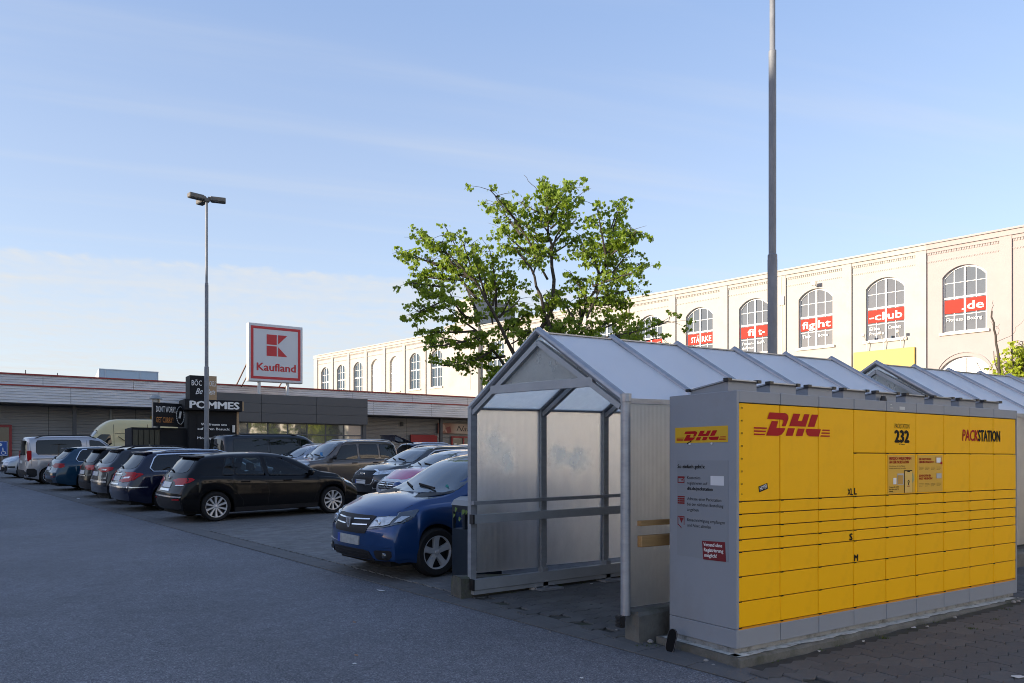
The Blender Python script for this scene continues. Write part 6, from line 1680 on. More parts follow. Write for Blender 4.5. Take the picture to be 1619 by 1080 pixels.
# ---- teal estate
sp = SPEC['estate']
c = Car(sp, 'parked_car', 'teal blue estate car with chrome window line and star spoke wheels beside the silver van', 'car', ROW, place_rear(sp, 2.32, 29.69), paint('teal paint', (.006, .038, .075), .4, .3))
c.wheels('star'); glasshouse(c, [(.72, .92, 1.6, 1.56), (1.64, 1.67, 2.2, 2.25), (2.32, 2.29, 2.65, 3.3)], M_CHROME, .80)
c.windscreen(1.03, 1.38, .68, .56); c.rear_window(1.06, 1.37, .66, .55); c.spoiler(.5, 1.43, .58, None, .3)
rear_lamps(c, [[(.36, .82), (.60, .80), (.82, .80), (.86, .93), (.5, .93)]], M_TAILD, [[(.04, .80), (.30, .78), (.40, .84), (.30, .92), (.10, .93)]], M_TAIL)
c.plate('B', 0, .75); c.mirrors(3.15, 1.0); c.handles([1.8, 2.7], .84); sill_trim(c)
c.patch('bumper_insert', M_PLAS, 'B', [(-.74, .24), (.74, .24), (.78, .40), (-.78, .40)], .008, .1, 1)
c.patch('reflector', M_TAILD, 'B', [(.52, .46), (.80, .48), (.80, .505), (.52, .49)], .014, .05, 0, mirror=True)
c.seams([[(2.25, .9), (2.3, .6), (2.25, .3)], [(1.2, .93), (1.45, .5), (1.46, .32)]])
# ---- silver people carrier van
sp = SPEC['van']
c = Car(sp, 'parked_van', 'tall silver passenger van with upright red tail lamps and black roof rails', 'van', ROW, place_rear(sp, 1.37, 34.4), paint('light silver paint', (.40, .40, .42), .5, .32))
c.wheels('multi'); glasshouse(c, [(.42, .44, 1.95, 1.97), (2.28, 2.26, 2.62, 3.25)], None, .80)
c.windscreen(1.2, 1.72, .72, .64); c.rear_window(1.12, 1.68, .66, .62)
for sd in (1, -1):
    h = c.ray('B', sd * .77, 1.0); yy = sorted((sd * .755, sd * .895))
    MB().box(h[0].x - .012, yy[0], .72, h[0].x + .13, yy[1], 1.30, bev=.012).build('tail_lamp', M_TAIL, c.t, loc=(-c.L / 2, 0, 0))
c.plate('B', 0, .86); c.mirrors(3.15, 1.16, M_PLAS); c.rails(.4, 2.5, M_PLAS, lift=.06)
for vw, P in (('B', [(-.9, .24), (.9, .24), (.9, .56), (-.9, .56)]), ): c.patch('bumper', M_PLAS, vw, P, .012, .1, 1)
c.patch('bumper_corner', M_PLAS, 'L', [(.02, .3), (.42, .3), (.40, .62), (.02, .62)], .01, .1, 1, mirror=True)
c.rib('slide_rail', M_PLAS, 'L', [(x, .98) for x in np.linspace(.3, 1.7, 14)], .03, .008, False, True); c.handles([2.1, 2.5], .92, M_PLAS)
c.seams([[(2.05, 1.08), (2.06, .6), (2.04, .3)], [(2.14, 1.7), (2.18, 1.08), (2.2, .3)], [(.22, 1.6), (.25, .7)]]); sill_trim(c)
# ---- silver compact, nose to the road
sp = SPEC['compact']
c = Car(sp, 'parked_car', 'small silver car with its nose to the road beside the blue parking sign', 'car', ROW, place_front(sp, .62, 40.5), paint('silver paint', (.36, .38, .42), .5, .32))
c.wheels('cover'); glasshouse(c, [(.55, .72, 1.3, 1.3), (1.36, 1.38, 1.8, 1.86), (1.93, 1.9, 2.2, 2.75)], None, .79)
c.windscreen(1.06, 1.42, .64, .53); c.mirrors(2.7, 1.06)
c.patch('head_lamp', M_HEAD, 'F', [(.42, .66), (.74, .72), (.78, .92), (.60, .86)], .01, .05, 1, mirror=True)
c.patch('head_lamp', M_HEAD, 'L', [(3.55, .80), (3.85, .70), (3.9, .78), (3.6, .9)], .01, .05, 1, mirror=True)
c.patch('grille', M_PLAS, 'F', [(-.36, .62), (.36, .62), (.40, .72), (-.40, .72)], .008, .06, 1); c.patch('bumper_slot', M_PLAS, 'F', [(-.7, .30), (.7, .30), (.74, .50), (-.74, .50)], .01, .08, 1)
c.rib('bumper_strip', M_PLAS, 'L', [(x, .5) for x in np.linspace(3.6, 3.95, 8)], .07, .01, False, True)
c.patch('fog_lamp', M_HEADD, 'F', [(.52, .26), (.66, .27), (.66, .36), (.52, .35)], .014, .04, 1, mirror=True); c.plate('F', 0, .44)
# ---- blue compact in front
sp = dict(SPEC['compact'])
c = Car(sp, 'parked_car', 'bright blue compact car with its nose to the road, nearest car beside the shelter', 'car', ROW, place_front(sp, 4.53, 8.62), paint('blue paint', (.008, .044, .150), .35, .3))
c.wheels('five'); glasshouse(c, [(.55, .72, 1.3, 1.3), (1.36, 1.38, 1.8, 1.86), (1.93, 1.9, 2.2, 2.78)], None, .79)
c.windscreen(1.03, 1.44, .69, .55); c.rear_window(1.04, 1.36, .62, .52)
hl = [(.39, .62), (.62, .655), (.775, .70), (.80, .80), (.66, .79), (.455, .775)]
c.patch('head_lamp', M_HEADD, 'F', hl, .008, .04, 1, mirror=True, k=.06)
c.patch('lamp_lens', M_HEAD, 'F', [(.43, .65), (.60, .67), (.67, .692), (.695, .778), (.60, .775), (.475, .76)], .02, .035, 0, mirror=True)
c.patch('lamp_lens', M_HEAD, 'F', [(.72, .71), (.762, .722), (.782, .782), (.735, .778)], .02, .035, 0, mirror=True)
c.patch('head_lamp', M_HEADD, 'L', [(3.50, .865), (3.72, .83), (3.80, .74), (3.70, .72), (3.60, .77)], .009, .04, 1, mirror=True, k=.08)
for vw, y in (('F', .52), ):
    for sd in (1, -1):
        h = c.ray('F', sd * y, .705)
        if h:
            q = h[0] + Vector((.014, 0, 0)); MB().lathe([(.0, .004), (.028, .006), (.045, .012), (.052, .004), (.052, -.02)], 16, 'x', tuple(q)).build('lamp_reflector', M_CHROME, c.t, 40, loc=(-c.L / 2, 0, 0))
c.patch('grille', M_PLAS, 'F', [(-.385, .62), (-.36, .565), (.36, .565), (.385, .62), (.41, .71), (.44, .785), (-.44, .785), (-.41, .71)], .007, .05, 1, k=.1)
for z in (.725, .66):
    for sd in (1, -1): c.rib('grille_bar', M_CHROME, 'F', [(sd * y, z + .015 * (y / .4)) for y in np.linspace(.08, .37, 8)], .014, .016)
h = c.ray('F', 0, .69); q = h[0] + Vector((.014, 0, 0))
MB().poly([q + Vector((0, y, z)) for y, z in ((-.055, .062), (.055, .062), (.058, .045), (.028, -.06), (.012, -.068), (-.012, -.068), (-.028, -.06), (-.058, .045))], (.016, 0, 0)).build('emblem', M_CHROME, c.t, loc=(-c.L / 2, 0, 0))
MB().poly([q + Vector((.0175, y, z)) for y, z in ((-.028, .042), (.028, .042), (.012, -.045), (-.012, -.045))], (.002, 0, 0)).build('emblem_field', mat('emblem grey', (.3, .31, .32), .35, metal=.6), c.t, loc=(-c.L / 2, 0, 0))
c.patch('air_intake', M_PLAS, 'F', [(-.50, .235), (.50, .235), (.42, .37), (-.42, .37)], .008, .06, 1, k=.12)
il = MB()
for z in (.265, .30, .335): c.ribbon(il, 'F', [(y, z) for y in np.linspace(-.40, .40, 12)], .008, .014)
il.build('intake_bar', M_RIMD, c.t, loc=(-c.L / 2, 0, 0))
c.patch('fog_lamp_pocket', M_PLAS, 'F', [(.53, .26), (.68, .258), (.735, .30), (.74, .38), (.50, .375)], .008, .05, 1, mirror=True, k=.15)
for sd in (1, -1):
    h = c.ray('F', sd * .64, .315)
    if h: MB().lathe([(0, .02), (.025, .018), (.036, .012), (.042, .0), (.045, -.02)], 16, 'x', tuple(h[0])).build('fog_lamp', M_HEADD, c.t, 40, loc=(-c.L / 2, 0, 0))
c.patch('chin_lip', M_PLAS, 'F', [(-.66, .17), (.66, .17), (.70, .215), (-.70, .215)], .006, .08, 0)
c.rib('bumper_crease', paint('blue paint', (.008, .044, .150)), 'F', [(y, .415 + .01 * abs(y)) for y in np.linspace(-.80, .80, 28)], .016, .007)
c.rib('splitter', paint('blue paint', (.008, .044, .150)), 'F', [(y, .225 + .03 * max(0, abs(y) - .5) / .3) for y in np.linspace(-.80, .80, 30)], .03, .02)
pl = c.patch('number_plate', M_PLG, 'F', [(-.26, .42), (.26, .42), (.26, .53), (-.26, .53)], .016, .1, 0); c.patch('plate_band', M_PLB, 'F', [(-.26, .42), (-.19, .42), (-.19, .53), (-.26, .53)], .018, .1, 0)
hoodl = MB(); c.ribbon(hoodl, 'T', [(3.06, .70), (3.3, .70), (3.55, .69), (3.72, .66), (3.84, .58)], .006, .0025, mirror=True, h=.001); hoodl.build('bonnet_gap', M_UNDER, c.t, loc=(-c.L / 2, 0, 0))
for sd in (.28, -.28):
    h = c.ray('T', 3.16, sd)
    if h: MB().lathe([(0, .012), (.012, .01), (.016, 0)], 8, c=tuple(h[0])).build('washer_jet', M_PLAS, c.t, loc=(-c.L / 2, 0, 0))
sc = MB(); c.ribbon(sc, 'T', [(3.03, y) for y in np.linspace(-.60, .60, 20)], .05, .006, h=.002); sc.build('scuttle', M_PLAS, c.t, 60, loc=(-c.L / 2, 0, 0))
c.mirrors(2.72, 1.04); c.handles([1.45, 2.35], .86); sill_trim(c)
c.seams([[(2.98, .93), (3.0, .6), (2.92, .3)], [(1.9, .95), (1.94, .6), (1.9, .3)]])
# sticker in the windscreen corner
h = c.ray('F', .50, 1.10)
if h: MB().lathe([(0, 0), (.04, 0)], 16, 'x', tuple(h[0] + Vector((.012, 0, 0)))).build('windscreen_sticker', mat('sticker teal', (.02, .25, .25), .5), c.t, loc=(-c.L / 2, 0, 0))

# ================================================================ second row, noses to the first
ROW2 = 'cars of the second row facing the road'
def front_face(c, lamp, grille, z_plate, suv=False):
    c.patch('head_lamp', M_HEAD, 'F', lamp, .01, .05, 1, mirror=True, k=.15)
    c.patch('grille', M_PLAS, 'F', grille, .008, .06, 1, k=.12)
    c.plate('F', 0, z_plate)
sp = SPEC['suv']
c = Car(sp, 'parked_car', 'dark grey crossover with four rings on a large grille facing the black hatchback', 'car', ROW2, place_nose(sp, 8.1, 19.9), paint('gunmetal paint', (.06, .062, .064), .5, .34))
c.wheels('five'); glasshouse(c, [(.58, .78, 1.4, 1.38), (1.46, 1.48, 2.0, 2.05), (2.12, 2.1, 2.35, 2.98)], M_RIM, .79)
c.windscreen(1.1, 1.43, .68, .56); c.mirrors(2.9, 1.1); c.handles([1.6, 2.45], .88); c.rails(.7, 2.3, M_RIM)
front_face(c, [(.46, .76), (.84, .80), (.86, .92), (.48, .86)], [(-.44, .52), (.44, .52), (.52, .60), (.50, .88), (-.50, .88), (-.52, .60)], .58)
c.rib('grille_frame', M_CHROME, 'F', chaikin([(-.44, .5), (.44, .5), (.54, .60), (.52, .90), (-.52, .90), (-.54, .60)], 1, .15), .025, .012, True)
gr = MB()
for z in (.6, .65, .7, .75, .82, .86): c.ribbon(gr, 'F', [(y, z) for y in np.linspace(-.46, .46, 12)], .01, .014)
gr.build('grille_bar', M_RIMD, c.t, loc=(-c.L / 2, 0, 0))
h = c.ray('F', 0, .79); em = MB()
for k in range(4):
    q = h[0] + Vector((.02, -.105 + .07 * k, 0))
    for a in range(14):
        b0, b1 = 2 * math.pi * a / 14, 2 * math.pi * (a + 1) / 14
        em.bar(q + Vector((0, .048 * math.cos(b0), .048 * math.sin(b0))), q + Vector((0, .048 * math.cos(b1), .048 * math.sin(b1))), .012, .014, (1, 0, 0))
em.build('emblem', M_CHROME, c.t, loc=(-c.L / 2, 0, 0))
c.patch('fog_lamp_pocket', M_PLAS, 'F', [(.52, .40), (.80, .44), (.80, .60), (.60, .62)], .008, .05, 1, mirror=True); c.rib('fog_frame', M_RIM, 'F', [(.52, .40), (.80, .44), (.80, .60), (.60, .62)], .025, .014, True, True)
c.patch('air_intake', M_PLAS, 'F', [(-.74, .24), (.74, .24), (.78, .36), (-.78, .36)], .008, .08, 1)
c.seams([[(2.06, .98), (2.1, .6), (2.06, .34)], [(3.05, .97), (3.08, .6), (3.0, .36)]])
for xc in (c.xf, c.xr):
    c.rib('arch_trim', paint('gunmetal dark', (.035, .036, .037), .2, .45), 'L', [(xc + (c.R + .085) * math.cos(a), c.R + (c.R + .085) * math.sin(a)) for a in np.linspace(.15, 3.0, 24)], .06, .01, False, True)
sp = SPEC['boxsuv']
c = Car(sp, 'parked_car', 'boxy taupe brown off road car with upright windows behind the black hatchback', 'car', ROW2, place_nose(sp, 7.45, 25.0), paint('taupe paint', (.115, .10, .09), .5, .34))
c.wheels('five'); glasshouse(c, [(.28, .34, .95, .95), (1.03, 1.05, 1.75, 1.75), (1.85, 1.85, 2.4, 2.72)], None, .79)
c.windscreen(1.14, 1.60, .68, .60); c.mirrors(2.78, 1.14, M_PLAS); c.handles([1.2, 2.0], .94, M_PLAS); c.rails(.25, 2.3, M_RIM, lift=.06)
front_face(c, [(.48, .78), (.82, .82), (.82, .98), (.5, .96)], [(-.42, .74), (.42, .74), (.44, .92), (-.44, .92)], .55)
c.rib('grille_frame', M_CHROME, 'F', [(-.44, .72), (.44, .72), (.46, .94), (-.46, .94)], .03, .012, True); c.patch('air_intake', M_PLAS, 'F', [(-.74, .26), (.74, .26), (.78, .46), (-.78, .46)], .008, .08, 1)
c.seams([[(1.8, 1.0), (1.82, .6), (1.8, .32)], [(2.85, 1.0), (2.86, .6), (2.8, .34)], [(1.0, 1.02), (1.1, .7), (1.24, .5)]])
h = c.ray('F', .40, 1.2)
if h: MB().box(h[0].x, h[0].y - .07, h[0].z - .01, h[0].x + .016, h[0].y + .07, h[0].z + .1).build('parking_disc', mat('disc blue', (.02, .22, .55), .5), c.t, loc=(-c.L / 2, 0, 0))
sp = dict(SPEC['suv'])
c = Car(sp, 'parked_car', 'light silver crossover between the black van and the taupe off road car', 'car', ROW2, place_nose(sp, 7.15, 27.1), paint('silver paint', (.36, .38, .42), .5, .32))
c.wheels('five'); glasshouse(c, [(.58, .78, 1.4, 1.38), (1.46, 1.48, 2.0, 2.05), (2.12, 2.1, 2.35, 2.98)], M_CHROME, .79)
c.windscreen(1.1, 1.43, .68, .56); c.mirrors(2.9, 1.1, M_CHROME); c.rails(.7, 2.3, M_RIM)
front_face(c, [(.46, .76), (.84, .80), (.86, .92), (.48, .86)], [(-.44, .62), (.44, .62), (.46, .82), (-.46, .82)], .5)
h = c.ray('T', 1.0, 0)
if h: MB().poly([h[0] + Vector((-.1, -.012, 0)), h[0] + Vector((.1, -.012, 0)), h[0] + Vector((-.08, -.012, .1))], (0, .024, 0)).build('roof_antenna', M_PLAS, c.t, loc=(-c.L / 2, 0, 0))
sp = SPEC['hatch']
c = Car(sp, 'parked_car', 'white car with a pink bonnet between the ringed crossover and the blue compact', 'car', ROW2, place_nose(sp, 8.0, 17.95), paint('white paint', (.55, .56, .58), .1, .3))
c.wheels('multi'); glasshouse(c, [(.98, 1.12, 1.24, 1.22), (1.26, 1.28, 1.86, 1.90), (2.0, 1.97, 2.30, 3.08)], None, .79)
c.windscreen(1.02, 1.36, .68, .55); c.mirrors(2.95, .99); c.handles([1.45, 2.42], .83)
front_face(c, [(.50, .62), (.80, .67), (.84, .78), (.52, .72)], [(-.42, .46), (.42, .46), (.48, .66), (-.48, .66)], .42)
c.patch('bonnet_wrap', mat('pink bonnet film', (.42, .03, .13), .3, coat=1.0, metal=.2), 'T', [(3.5, -.58), (3.5, .58), (3.95, .58), (4.18, .46), (4.24, 0), (4.18, -.46), (3.95, -.58)], .004, .08, 1)
gb = MB()
for z in (.52, .58, .63): c.ribbon(gb, 'F', [(y, z) for y in np.linspace(-.42, .42, 10)], .016, .014)
gb.build('grille_bar', M_CHROME, c.t, loc=(-c.L / 2, 0, 0)); c.star('F', 0, .57, .08)
c.seams([[(1.93, .93), (1.98, .6), (1.94, .3)], [(3.08, .89), (3.15, .6), (3.06, .34)]])
# black van, rear towards us
sp = SPEC['bigvan']
c = Car(sp, 'parked_van', 'long black van with dark windows parked in front of the food kiosk', 'van', None, place_tail(sp, 6.25, 29.4), paint('blue black paint', (.010, .012, .017), .3, .3))
c.wheels('five'); glasshouse(c, [(.45, .5, 1.75, 1.75), (1.85, 1.85, 3.0, 3.0), (3.1, 3.1, 3.4, 4.1)], None, .80)
c.windscreen(1.25, 1.78, .72, .62); c.rear_window(1.15, 1.74, .72, .62); rear_lamps(c, [[(.8, .8), (.92, .8), (.92, 1.2), (.82, 1.2)]], M_TAIL, [[(.01, .8), (.1, .8), (.12, 1.2), (.02, 1.2)]])
c.plate('B', 0, .9); c.mirrors(3.95, 1.2, M_PLAS); c.rails(.5, 3.0, M_PLAS, lift=.04)
# far cars
sp = SPEC['wagon']
c = Car(sp, 'parked_car', 'dark estate car with its tailgate raised in front of the supermarket wall', 'car', None, place_tail(sp, 14.6, 31.7) @ Matrix.Diagonal((1, 1, 1.08, 1)), paint('night blue paint', (.006, .008, .026), .2, .3))
c.wheels('multi'); glasshouse(c, [(.62, .80, 1.55, 1.52), (1.6, 1.63, 2.15, 2.2), (2.27, 2.24, 2.6, 3.25)], M_CHROME, .80)
c.windscreen(1.02, 1.38, .66, .55); rear_lamps(c, [[(.44, .70), (.82, .74), (.84, .93), (.5, .9)]], M_TAIL, [[(.04, .72), (.22, .76), (.34, .95), (.12, .955)]])
c.patch('boot_opening', M_UNDER, 'B', [(-.56, .74), (.56, .74), (.52, 1.36), (-.52, 1.36)], .006, .08, 1)
tg = MB(); 
for sd in (-1, 1): tg.bar((.55, sd * .56, 1.44), (-.42, sd * .58, 1.74), .09, .05)
tg.bar((-.42, -.6, 1.74), (-.42, .6, 1.74), .12, .06).bar((.5, -.56, 1.46), (.5, .56, 1.46), .1, .05).box(-.46, -.56, 1.52, -.40, .56, 1.72)
o = tg.build('tailgate', c.pm, c.t, loc=(-c.L / 2, 0, 0)); MB().poly([(.45, -.5, 1.475), (.45, .5, 1.475), (-.38, .52, 1.745), (-.38, -.52, 1.745)], (0, 0, .01)).build('pane', M_GLASSC, o)
st = MB()
for sd in (-1, 1): st.bar((.28, sd * .6, 1.12), (.1, sd * .58, 1.60), .02, .02)
st.build('gas_strut', M_PLAS, c.t, loc=(-c.L / 2, 0, 0)); c.rails(.9, 2.5, M_CHROME, lift=.03)
sp = SPEC['estate']
c = Car(sp, 'parked_car', 'dark car with pale tinted windows standing near the red board by the supermarket', 'car', None, place_nose(sp, 14.0, 27.9) @ Matrix.Diagonal((1, 1, 1.05, 1)), paint('dark grey paint', (.02, .021, .026), .4, .3))
c.wheels('ten'); glasshouse(c, [(.72, .92, 1.6, 1.56), (1.64, 1.67, 2.2, 2.25), (2.32, 2.29, 2.65, 3.3)], None, .80); c.windscreen(1.04, 1.39, .68, .56); c.mirrors(3.15, 1.0)
front_face(c, [(.50, .62), (.80, .67), (.84, .78), (.52, .72)], [(-.42, .46), (.42, .46), (.48, .66), (-.48, .66)], .42)
# post van
sp = SPEC['postvan']
c = Car(sp, 'delivery_van', 'tall pale yellow delivery van with high roof in front of the supermarket', 'van', None, place_nose(sp, 2.55, 45.2, math.pi + R(1)), mat('pale yellow paint', (.62, .52, .27), .4, coat=.4))
c.wheels('cover'); P = c.win(5.25, 5.2, 5.45, 6.05, .08, .55)
c.patch('side_window', M_GLASS, 'L', [(5.0, 1.42), (5.92, 1.36), (5.72, 1.75), (5.50, 1.98), (5.05, 1.98)], .008, .1, 1, mirror=True, k=.12)
c.windscreen(1.45, 2.15, .82, .72); c.mirrors(5.85, 1.6, M_PLAS)
c.seams([[(4.9, 2.5), (4.9, .4)], [(3.3, 2.5), (3.3, .45)], [(4.86, 2.02), (3.34, 2.02)], [(3.26, 2.02), (.2, 2.02)], [(4.9, 1.2), (6.1, 1.2)]], .02)
h = c.ray('L', 5.45, 1.55)
if h: MB().lathe([(0, .12), (.09, .08), (.12, 0), (.1, -.08)], 10, c=(5.45, h[0].y + .012, 1.5)).build('headrest_vest', mat('high visibility yellow', (.35, .75, .05), .7), c.t, loc=(-c.L / 2, 0, 0))
h0 = c.ray('L', 4.7, 1.75)
if h0: MB().bar(h0[0] + Vector((0, .05, .12)), h0[0] + Vector((-.3, .06, -.12)), .03, .03).build('mirror_arm', M_PLAS, c.t, loc=(-c.L / 2, 0, 0))
c.patch('head_lamp', M_HEAD, 'F', [(.6, .85), (.9, .88), (.9, 1.15), (.66, 1.1)], .01, .06, 1, mirror=True)
c.rib('rub_strip', M_PLAS, 'L', [(x, .62) for x in np.linspace(.3, 5.2, 30) if abs(x - c.xr) > .5 and abs(x - c.xf) > .5], .1, .01, False, True)
# ================================================================ TREES
M_BARK = mat('maple bark', (.055, .045, .037), .9, var=.3, vscale=5, bump=.01, bscale=25)
def leaf_material(name, col, tl):
    m = bpy.data.materials.new(name); m.use_nodes = True
    t = m.node_tree; N = t.nodes.new; L = t.links.new; b = t.nodes['Principled BSDF']; out = t.nodes['Material Output']
    at = N('ShaderNodeAttribute'); at.attribute_name = 'tone'
    mr = N('ShaderNodeMapRange'); L(at.outputs['Fac'], mr.inputs[0]); mr.inputs[3].default_value = .62; mr.inputs[4].default_value = 1.35
    sc = N('ShaderNodeVectorMath'); sc.operation = 'SCALE'; sc.inputs[0].default_value = col; L(mr.outputs[0], sc.inputs['Scale']); L(sc.outputs[0], b.inputs['Base Color'])
    b.inputs['Roughness'].default_value = .5; b.inputs['Specular IOR Level'].default_value = .35
    tr = N('ShaderNodeBsdfTranslucent'); sc2 = N('ShaderNodeVectorMath'); sc2.operation = 'SCALE'; sc2.inputs[0].default_value = tl; L(mr.outputs[0], sc2.inputs['Scale']); L(sc2.outputs[0], tr.inputs[0])
    mx = N('ShaderNodeMixShader'); mx.inputs[0].default_value = .42; L(b.outputs[0], mx.inputs[1]); L(tr.outputs[0], mx.inputs[2]); L(mx.outputs[0], out.inputs[0])
    return m
M_LEAF = leaf_material('maple leaf', (.155, .225, .022), (.33, .45, .03))
M_LEAF2 = leaf_material('yellow green leaf', (.32, .38, .03), (.58, .64, .05))
# leaf outline with lobes, drooping tip
LEAF = [(0, 0), (.30, -.10), (.55, .10), (.42, .30), (.62, .52), (.30, .58), (0, 1.0), (-.30, .58), (-.62, .52), (-.42, .30), (-.55, .10), (-.30, -.10)]
def add_leaves(V, F, tones, c, n, spread, size, rr, droop=.5, tone=.5):
    for k in range(n):
        p = c + Vector((rr.gauss(0, spread), rr.gauss(0, spread), rr.gauss(0, spread * .55)))
        yaw = rr.uniform(0, 6.283); pit = -rr.uniform(.5, 1.5) * droop * 2; s = size * rr.uniform(.65, 1.25)
        M = Matrix.Rotation(yaw, 3, 'Z') @ Matrix.Rotation(pit, 3, 'X') @ Matrix.Rotation(rr.gauss(0, .45), 3, 'Y')
        i0 = len(V)
        for (x, y) in LEAF: V.append(tuple(p + M @ Vector((x * s, y * s, -.22 * s * abs(x) - .25 * s * y * y))))
        F.append((i0, i0 + 1, i0 + 2, i0 + 3, i0 + 6)); F.append((i0 + 3, i0 + 4, i0 + 5, i0 + 6)); F.append((i0, i0 + 6, i0 + 9, i0 + 10, i0 + 11)); F.append((i0 + 6, i0 + 7, i0 + 8, i0 + 9))
        tn = min(1, max(0, tone + rr.gauss(0, .22))); tones += [tn] * 12
def crown_mesh(V, F, tones, m, t):
    mb = MB(); mb.v = V; mb.f = F; me = mb.mesh('crown', m, fix=False)
    a = me.attributes.new('tone', 'FLOAT', 'POINT'); a.data.foreach_set('value', tones)
    return obj('crown', me, t)
def tree(name, label, base, stems, twigs, leaf, m, seed, n_leaf, size):
    """stems: list of (points, r0, r1); twigs: list of (start index point, end point) foliage branches"""
    rr = random.Random(seed)
    t = thing(name, label, 'tree', base, 0)
    mb = MB()
    for pts, r0, r1 in stems:
        P = [Vector(p) for p in pts]; Q = []
        for a, b in zip(P[:-1], P[1:]):
            for k in range(4): q = a.lerp(b, k / 4); Q.append(q + (Vector((rr.gauss(0, .03), rr.gauss(0, .03), 0)) if k else Vector()))
        Q.append(P[-1]); n = len(Q)
        mb.tube(Q, [r0 + (r1 - r0) * (i / (n - 1)) ** .8 for i in range(n)], 9)
    mb.build('trunk', M_BARK, t, 50)
    V, F, tones = [], [], []; tw = MB()
    for a, b, dens in twigs:
        a = Vector(a); b = Vector(b); L = (b - a).length
        mid = a.lerp(b, .5) + Vector((rr.gauss(0, .06 * L), rr.gauss(0, .06 * L), -.03 * L + rr.gauss(0, .04 * L)))
        pts = []
        for k in range(9):
            s = k / 8; pts.append((a * (1 - s) ** 2 + mid * 2 * s * (1 - s) + b * s * s))
        tw.tube(pts, [.014 + .045 * (1 - k / 8) * min(1, L / 2.5) for k in range(9)], 5)
        for k in range(2, 9):
            p = pts[k]
            for q in range(2 + (k > 4)):
                d = Vector((rr.gauss(0, .32), rr.gauss(0, .32), rr.uniform(-.22, .30))) * min(1.2, .5 + L / 4)
                e = p + d
                tw.tube([p, p.lerp(e, .5) + Vector((0, 0, .03)), e], [.012, .008, .004], 4, False)
                if rr.random() < dens: add_leaves(V, F, tones, e + Vector((0, 0, -.03)), n_leaf, .095, size, rr, .5, .5 + rr.gauss(0, .12))
                if rr.random() < dens * .3: add_leaves(V, F, tones, p.lerp(e, .5), n_leaf // 2, .09, size, rr, .5, .42)
    tw.build('branch', M_BARK, t, 60)
    crown_mesh(V, F, tones, m, t)
    return t
# maple behind the shelter; crown laid out in a local frame: x across, y depth, z up
TY = 28.0
def tp(px, py, dy=0.0):
    k = (TY + dy) / 1211.0
    return ((px - 820) * k * .98, dy, 1.61 + (726 - py) * k - .7)
def cam2w(p):       # local (x across, y depth) turned into the lot frame
    return Vector((p[0] * .8351 + p[1] * .5501, -p[0] * .5501 + p[1] * .8351, p[2]))
rr = random.Random(21)
stem_px = [([(820, 1010, 0), (820, 640, 0), (818, 530, 0), (806, 440, 0), (790, 350, .2), (762 + 90, 285, .2)], .20, .03),
           ]
S = lambda L: [cam2w(tp(*p)) for p in L]
stems = [(S([(822, 790, 0), (822, 640, 0), (822, 560, 0), (868, 480, .0), (864, 400, .2), (858, 340, .2), (853, 283, .3)]), (.17), .02),
         (S([(866, 530, 0), (850, 480, -.5), (830, 420, -.8), (805, 390, -1)]), .085, .02),
         (S([(868, 545, 0), (905, 520, .5), (925, 470, .8), (950, 420, 1.0), (975, 360, 1.2)]), .10, .02),
         (S([(822, 600, 0), (806, 560, -.3), (775, 500, -.8), (740, 440, -1.0), (700, 400, -1.2)]), .10, .02),
         (S([(822, 620, 0), (790, 575, .5), (745, 520, 1.0), (690, 480, 1.2)]), .09, .02),
         (S([(860, 400, .2), (885, 350, .6), (900, 325, .9)]), .04, .015),
         (S([(858, 440, 0), (815, 360, -.4), (790, 330, -.6), (765, 300, -.8)]), .045, .012),
         (S([(860, 330, .2), (838, 295, .2), (820, 276, .2)]), .018, .006)]
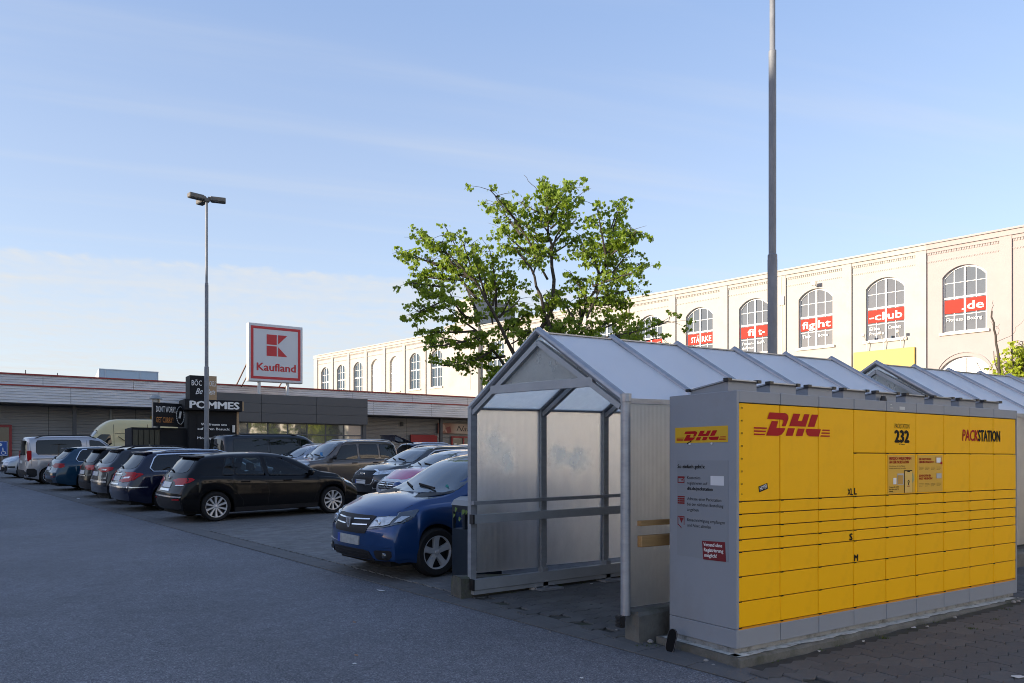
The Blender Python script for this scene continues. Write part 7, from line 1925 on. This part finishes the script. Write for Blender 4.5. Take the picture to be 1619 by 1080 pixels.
tips = [  # clump end points (pixel plane) with their parent point and density
    ((740, 440), (660, 365)), ((740, 440), (630, 395)), ((700, 400), (655, 372)), ((700, 420), (625, 400)), ((740, 440), (700, 368)), ((760, 470), (735, 385)), ((775, 500), (765, 395)),
    ((745, 470), (690, 380)), ((745, 450), (720, 378)), ((760, 450), (750, 405)), ((720, 440), (645, 432)), ((700, 450), (640, 445)), ((700, 470), (650, 490)), ((690, 480), (645, 494)), ((720, 480), (660, 455)), ((770, 480), (790, 420)), ((780, 500), (808, 440)),
    ((745, 520), (650, 520)), ((745, 530), (665, 545)), ((760, 540), (672, 525)), ((770, 550), (690, 575)), ((790, 560), (705, 570)), ((790, 575), (760, 600)), ((800, 570), (770, 585)), ((800, 540), (830, 520)), ((790, 520), (825, 490)), ((775, 500), (815, 470)), ((770, 520), (735, 540)), ((760, 500), (700, 500)), ((780, 540), (745, 565)), ((730, 500), (700, 460)), ((750, 500), (720, 430)), ((770, 510), (760, 450)), ((790, 540), (800, 500)),
    ((858, 340), (850, 290)), ((858, 330), (895, 292)), ((815, 360), (765, 300)), ((815, 370), (775, 320)), ((860, 345), (815, 320)), ((860, 350), (880, 310)), ((862, 360), (905, 310)), ((864, 380), (800, 340)), ((830, 400), (785, 360)), ((830, 420), (800, 385)), ((862, 390), (905, 345)), ((862, 400), (910, 370)), ((862, 370), (835, 335)), ((858, 320), (862, 298)), ((860, 400), (830, 370)), ((835, 430), (845, 390)),
    ((950, 420), (978, 312)), ((955, 410), (970, 335)), ((950, 400), (935, 325)), ((960, 390), (990, 360)), ((960, 400), (998, 365)), ((940, 430), (930, 370)), ((945, 430), (960, 380)), ((950, 440), (985, 400)), ((930, 460), (1005, 415)), ((930, 450), (1008, 425)), ((930, 470), (995, 455)), ((925, 480), (960, 460)), ((925, 480), (985, 475)), ((910, 500), (905, 450)), ((920, 470), (895, 430)), ((940, 420), (915, 395)), ((900, 500), (880, 470)), ((920, 500), (955, 430)), ((870, 480), (880, 455)), ((868, 500), (850, 465)),
    ((905, 530), (960, 500)), ((905, 530), (990, 495)), ((910, 540), (1000, 520)), ((915, 545), (1050, 505)), ((920, 550), (1040, 530)), ((900, 540), (1020, 545)), ((900, 540), (950, 535)), ((880, 540), (930, 510)), ((870, 540), (890, 505)), ((866, 530), (860, 500)), ((822, 600), (850, 560)), ((905, 540), (985, 545))]
twigs = []
for (a, b) in tips:
    da = rr.uniform(-1.2, 1.2); db = da + rr.uniform(-1.4, 1.4)
    twigs.append((cam2w(tp(a[0], a[1], da * .4)), cam2w(tp(b[0], b[1], db)), .80))
tb_ = Vector((15.6, 22.9, 0)); tb_.z = g(tb_.x, tb_.y)
stems[0][0].insert(0, Vector((0, 0, -.2)))
maple = tree('maple_tree', 'bright green maple with loose open crown rising behind the trolley shelter', tb_, stems, twigs, None, M_LEAF, 5, 11, .115)
# young tree at the far right with bare stems and yellow green leaves
rr = random.Random(4)
TY = 30.0
def tq(px, py, dy=0.0):
    k = (TY + dy) / 1211.0; return cam2w(((px - 1590) * k, dy, 1.61 + (726 - py) * k - .5))
stems = [([tq(1590, 745), tq(1583, 640), tq(1579, 580), tq(1574, 530), tq(1568, 492)], .08, .03), ([tq(1568, 492), tq(1570, 475)], .015, .006), ([tq(1582, 600), tq(1571, 555)], .025, .012),
         ([tq(1585, 640), tq(1560, 602), tq(1542, 570)], .03, .01), ([tq(1580, 600), tq(1600, 580), tq(1625, 565)], .04, .02), ([tq(1577, 540), tq(1600, 530), tq(1619, 505)], .01, .004),
         ([tq(1576, 520), tq(1566, 508)], .01, .004), ([tq(1577, 530), tq(1581, 512)], .01, .004)]
tw_ = [((1600, 600), (1582, 553)), ((1605, 590), (1600, 545)), ((1605, 600), (1612, 540)), ((1600, 610), (1590, 570)), ((1610, 590), (1625, 560)), ((1605, 610), (1570, 600)), ((1600, 615), (1612, 590)), ((1610, 600), (1635, 580)), ((1600, 620), (1580, 606)), ((1612, 610), (1640, 600)), ((1600, 600), (1605, 570)), ((1620, 600), (1650, 560)), ((1625, 600), (1660, 590))]
tree('young_tree', 'small yellow green tree with bare brown stems before the cream factory wall', (*(Vector((.8351 * ((1590 - 809.5) / 1211 * 30) + .5501 * 30, -.5501 * ((1590 - 809.5) / 1211 * 30) + .8351 * 30, .5))),),
     stems, [(tq(a[0], a[1], rr.uniform(-.4, .4)), tq(b[0], b[1], rr.uniform(-.8, .8)), .85) for a, b in tw_], None, M_LEAF2, 9, 5, .12)
# trees south of the lot, mirrored in the annex glass
for (u, v, rz, sc_) in ((33, -4.5, 1.2, .8), (39.5, -1.5, 2.6, .9)):
    c_ = copy_tree(maple); c_.location = (u, v, g(u, v)); c_.rotation_euler = (0, 0, rz); c_.scale = (sc_,) * 3
    c_['label'] = 'green maple standing before the pale plaster factory wing, ' + {33: 'the smaller one', 39.5: 'nearest the white factory'}[u]
    c_['group'] = 'maples before the factory wing'
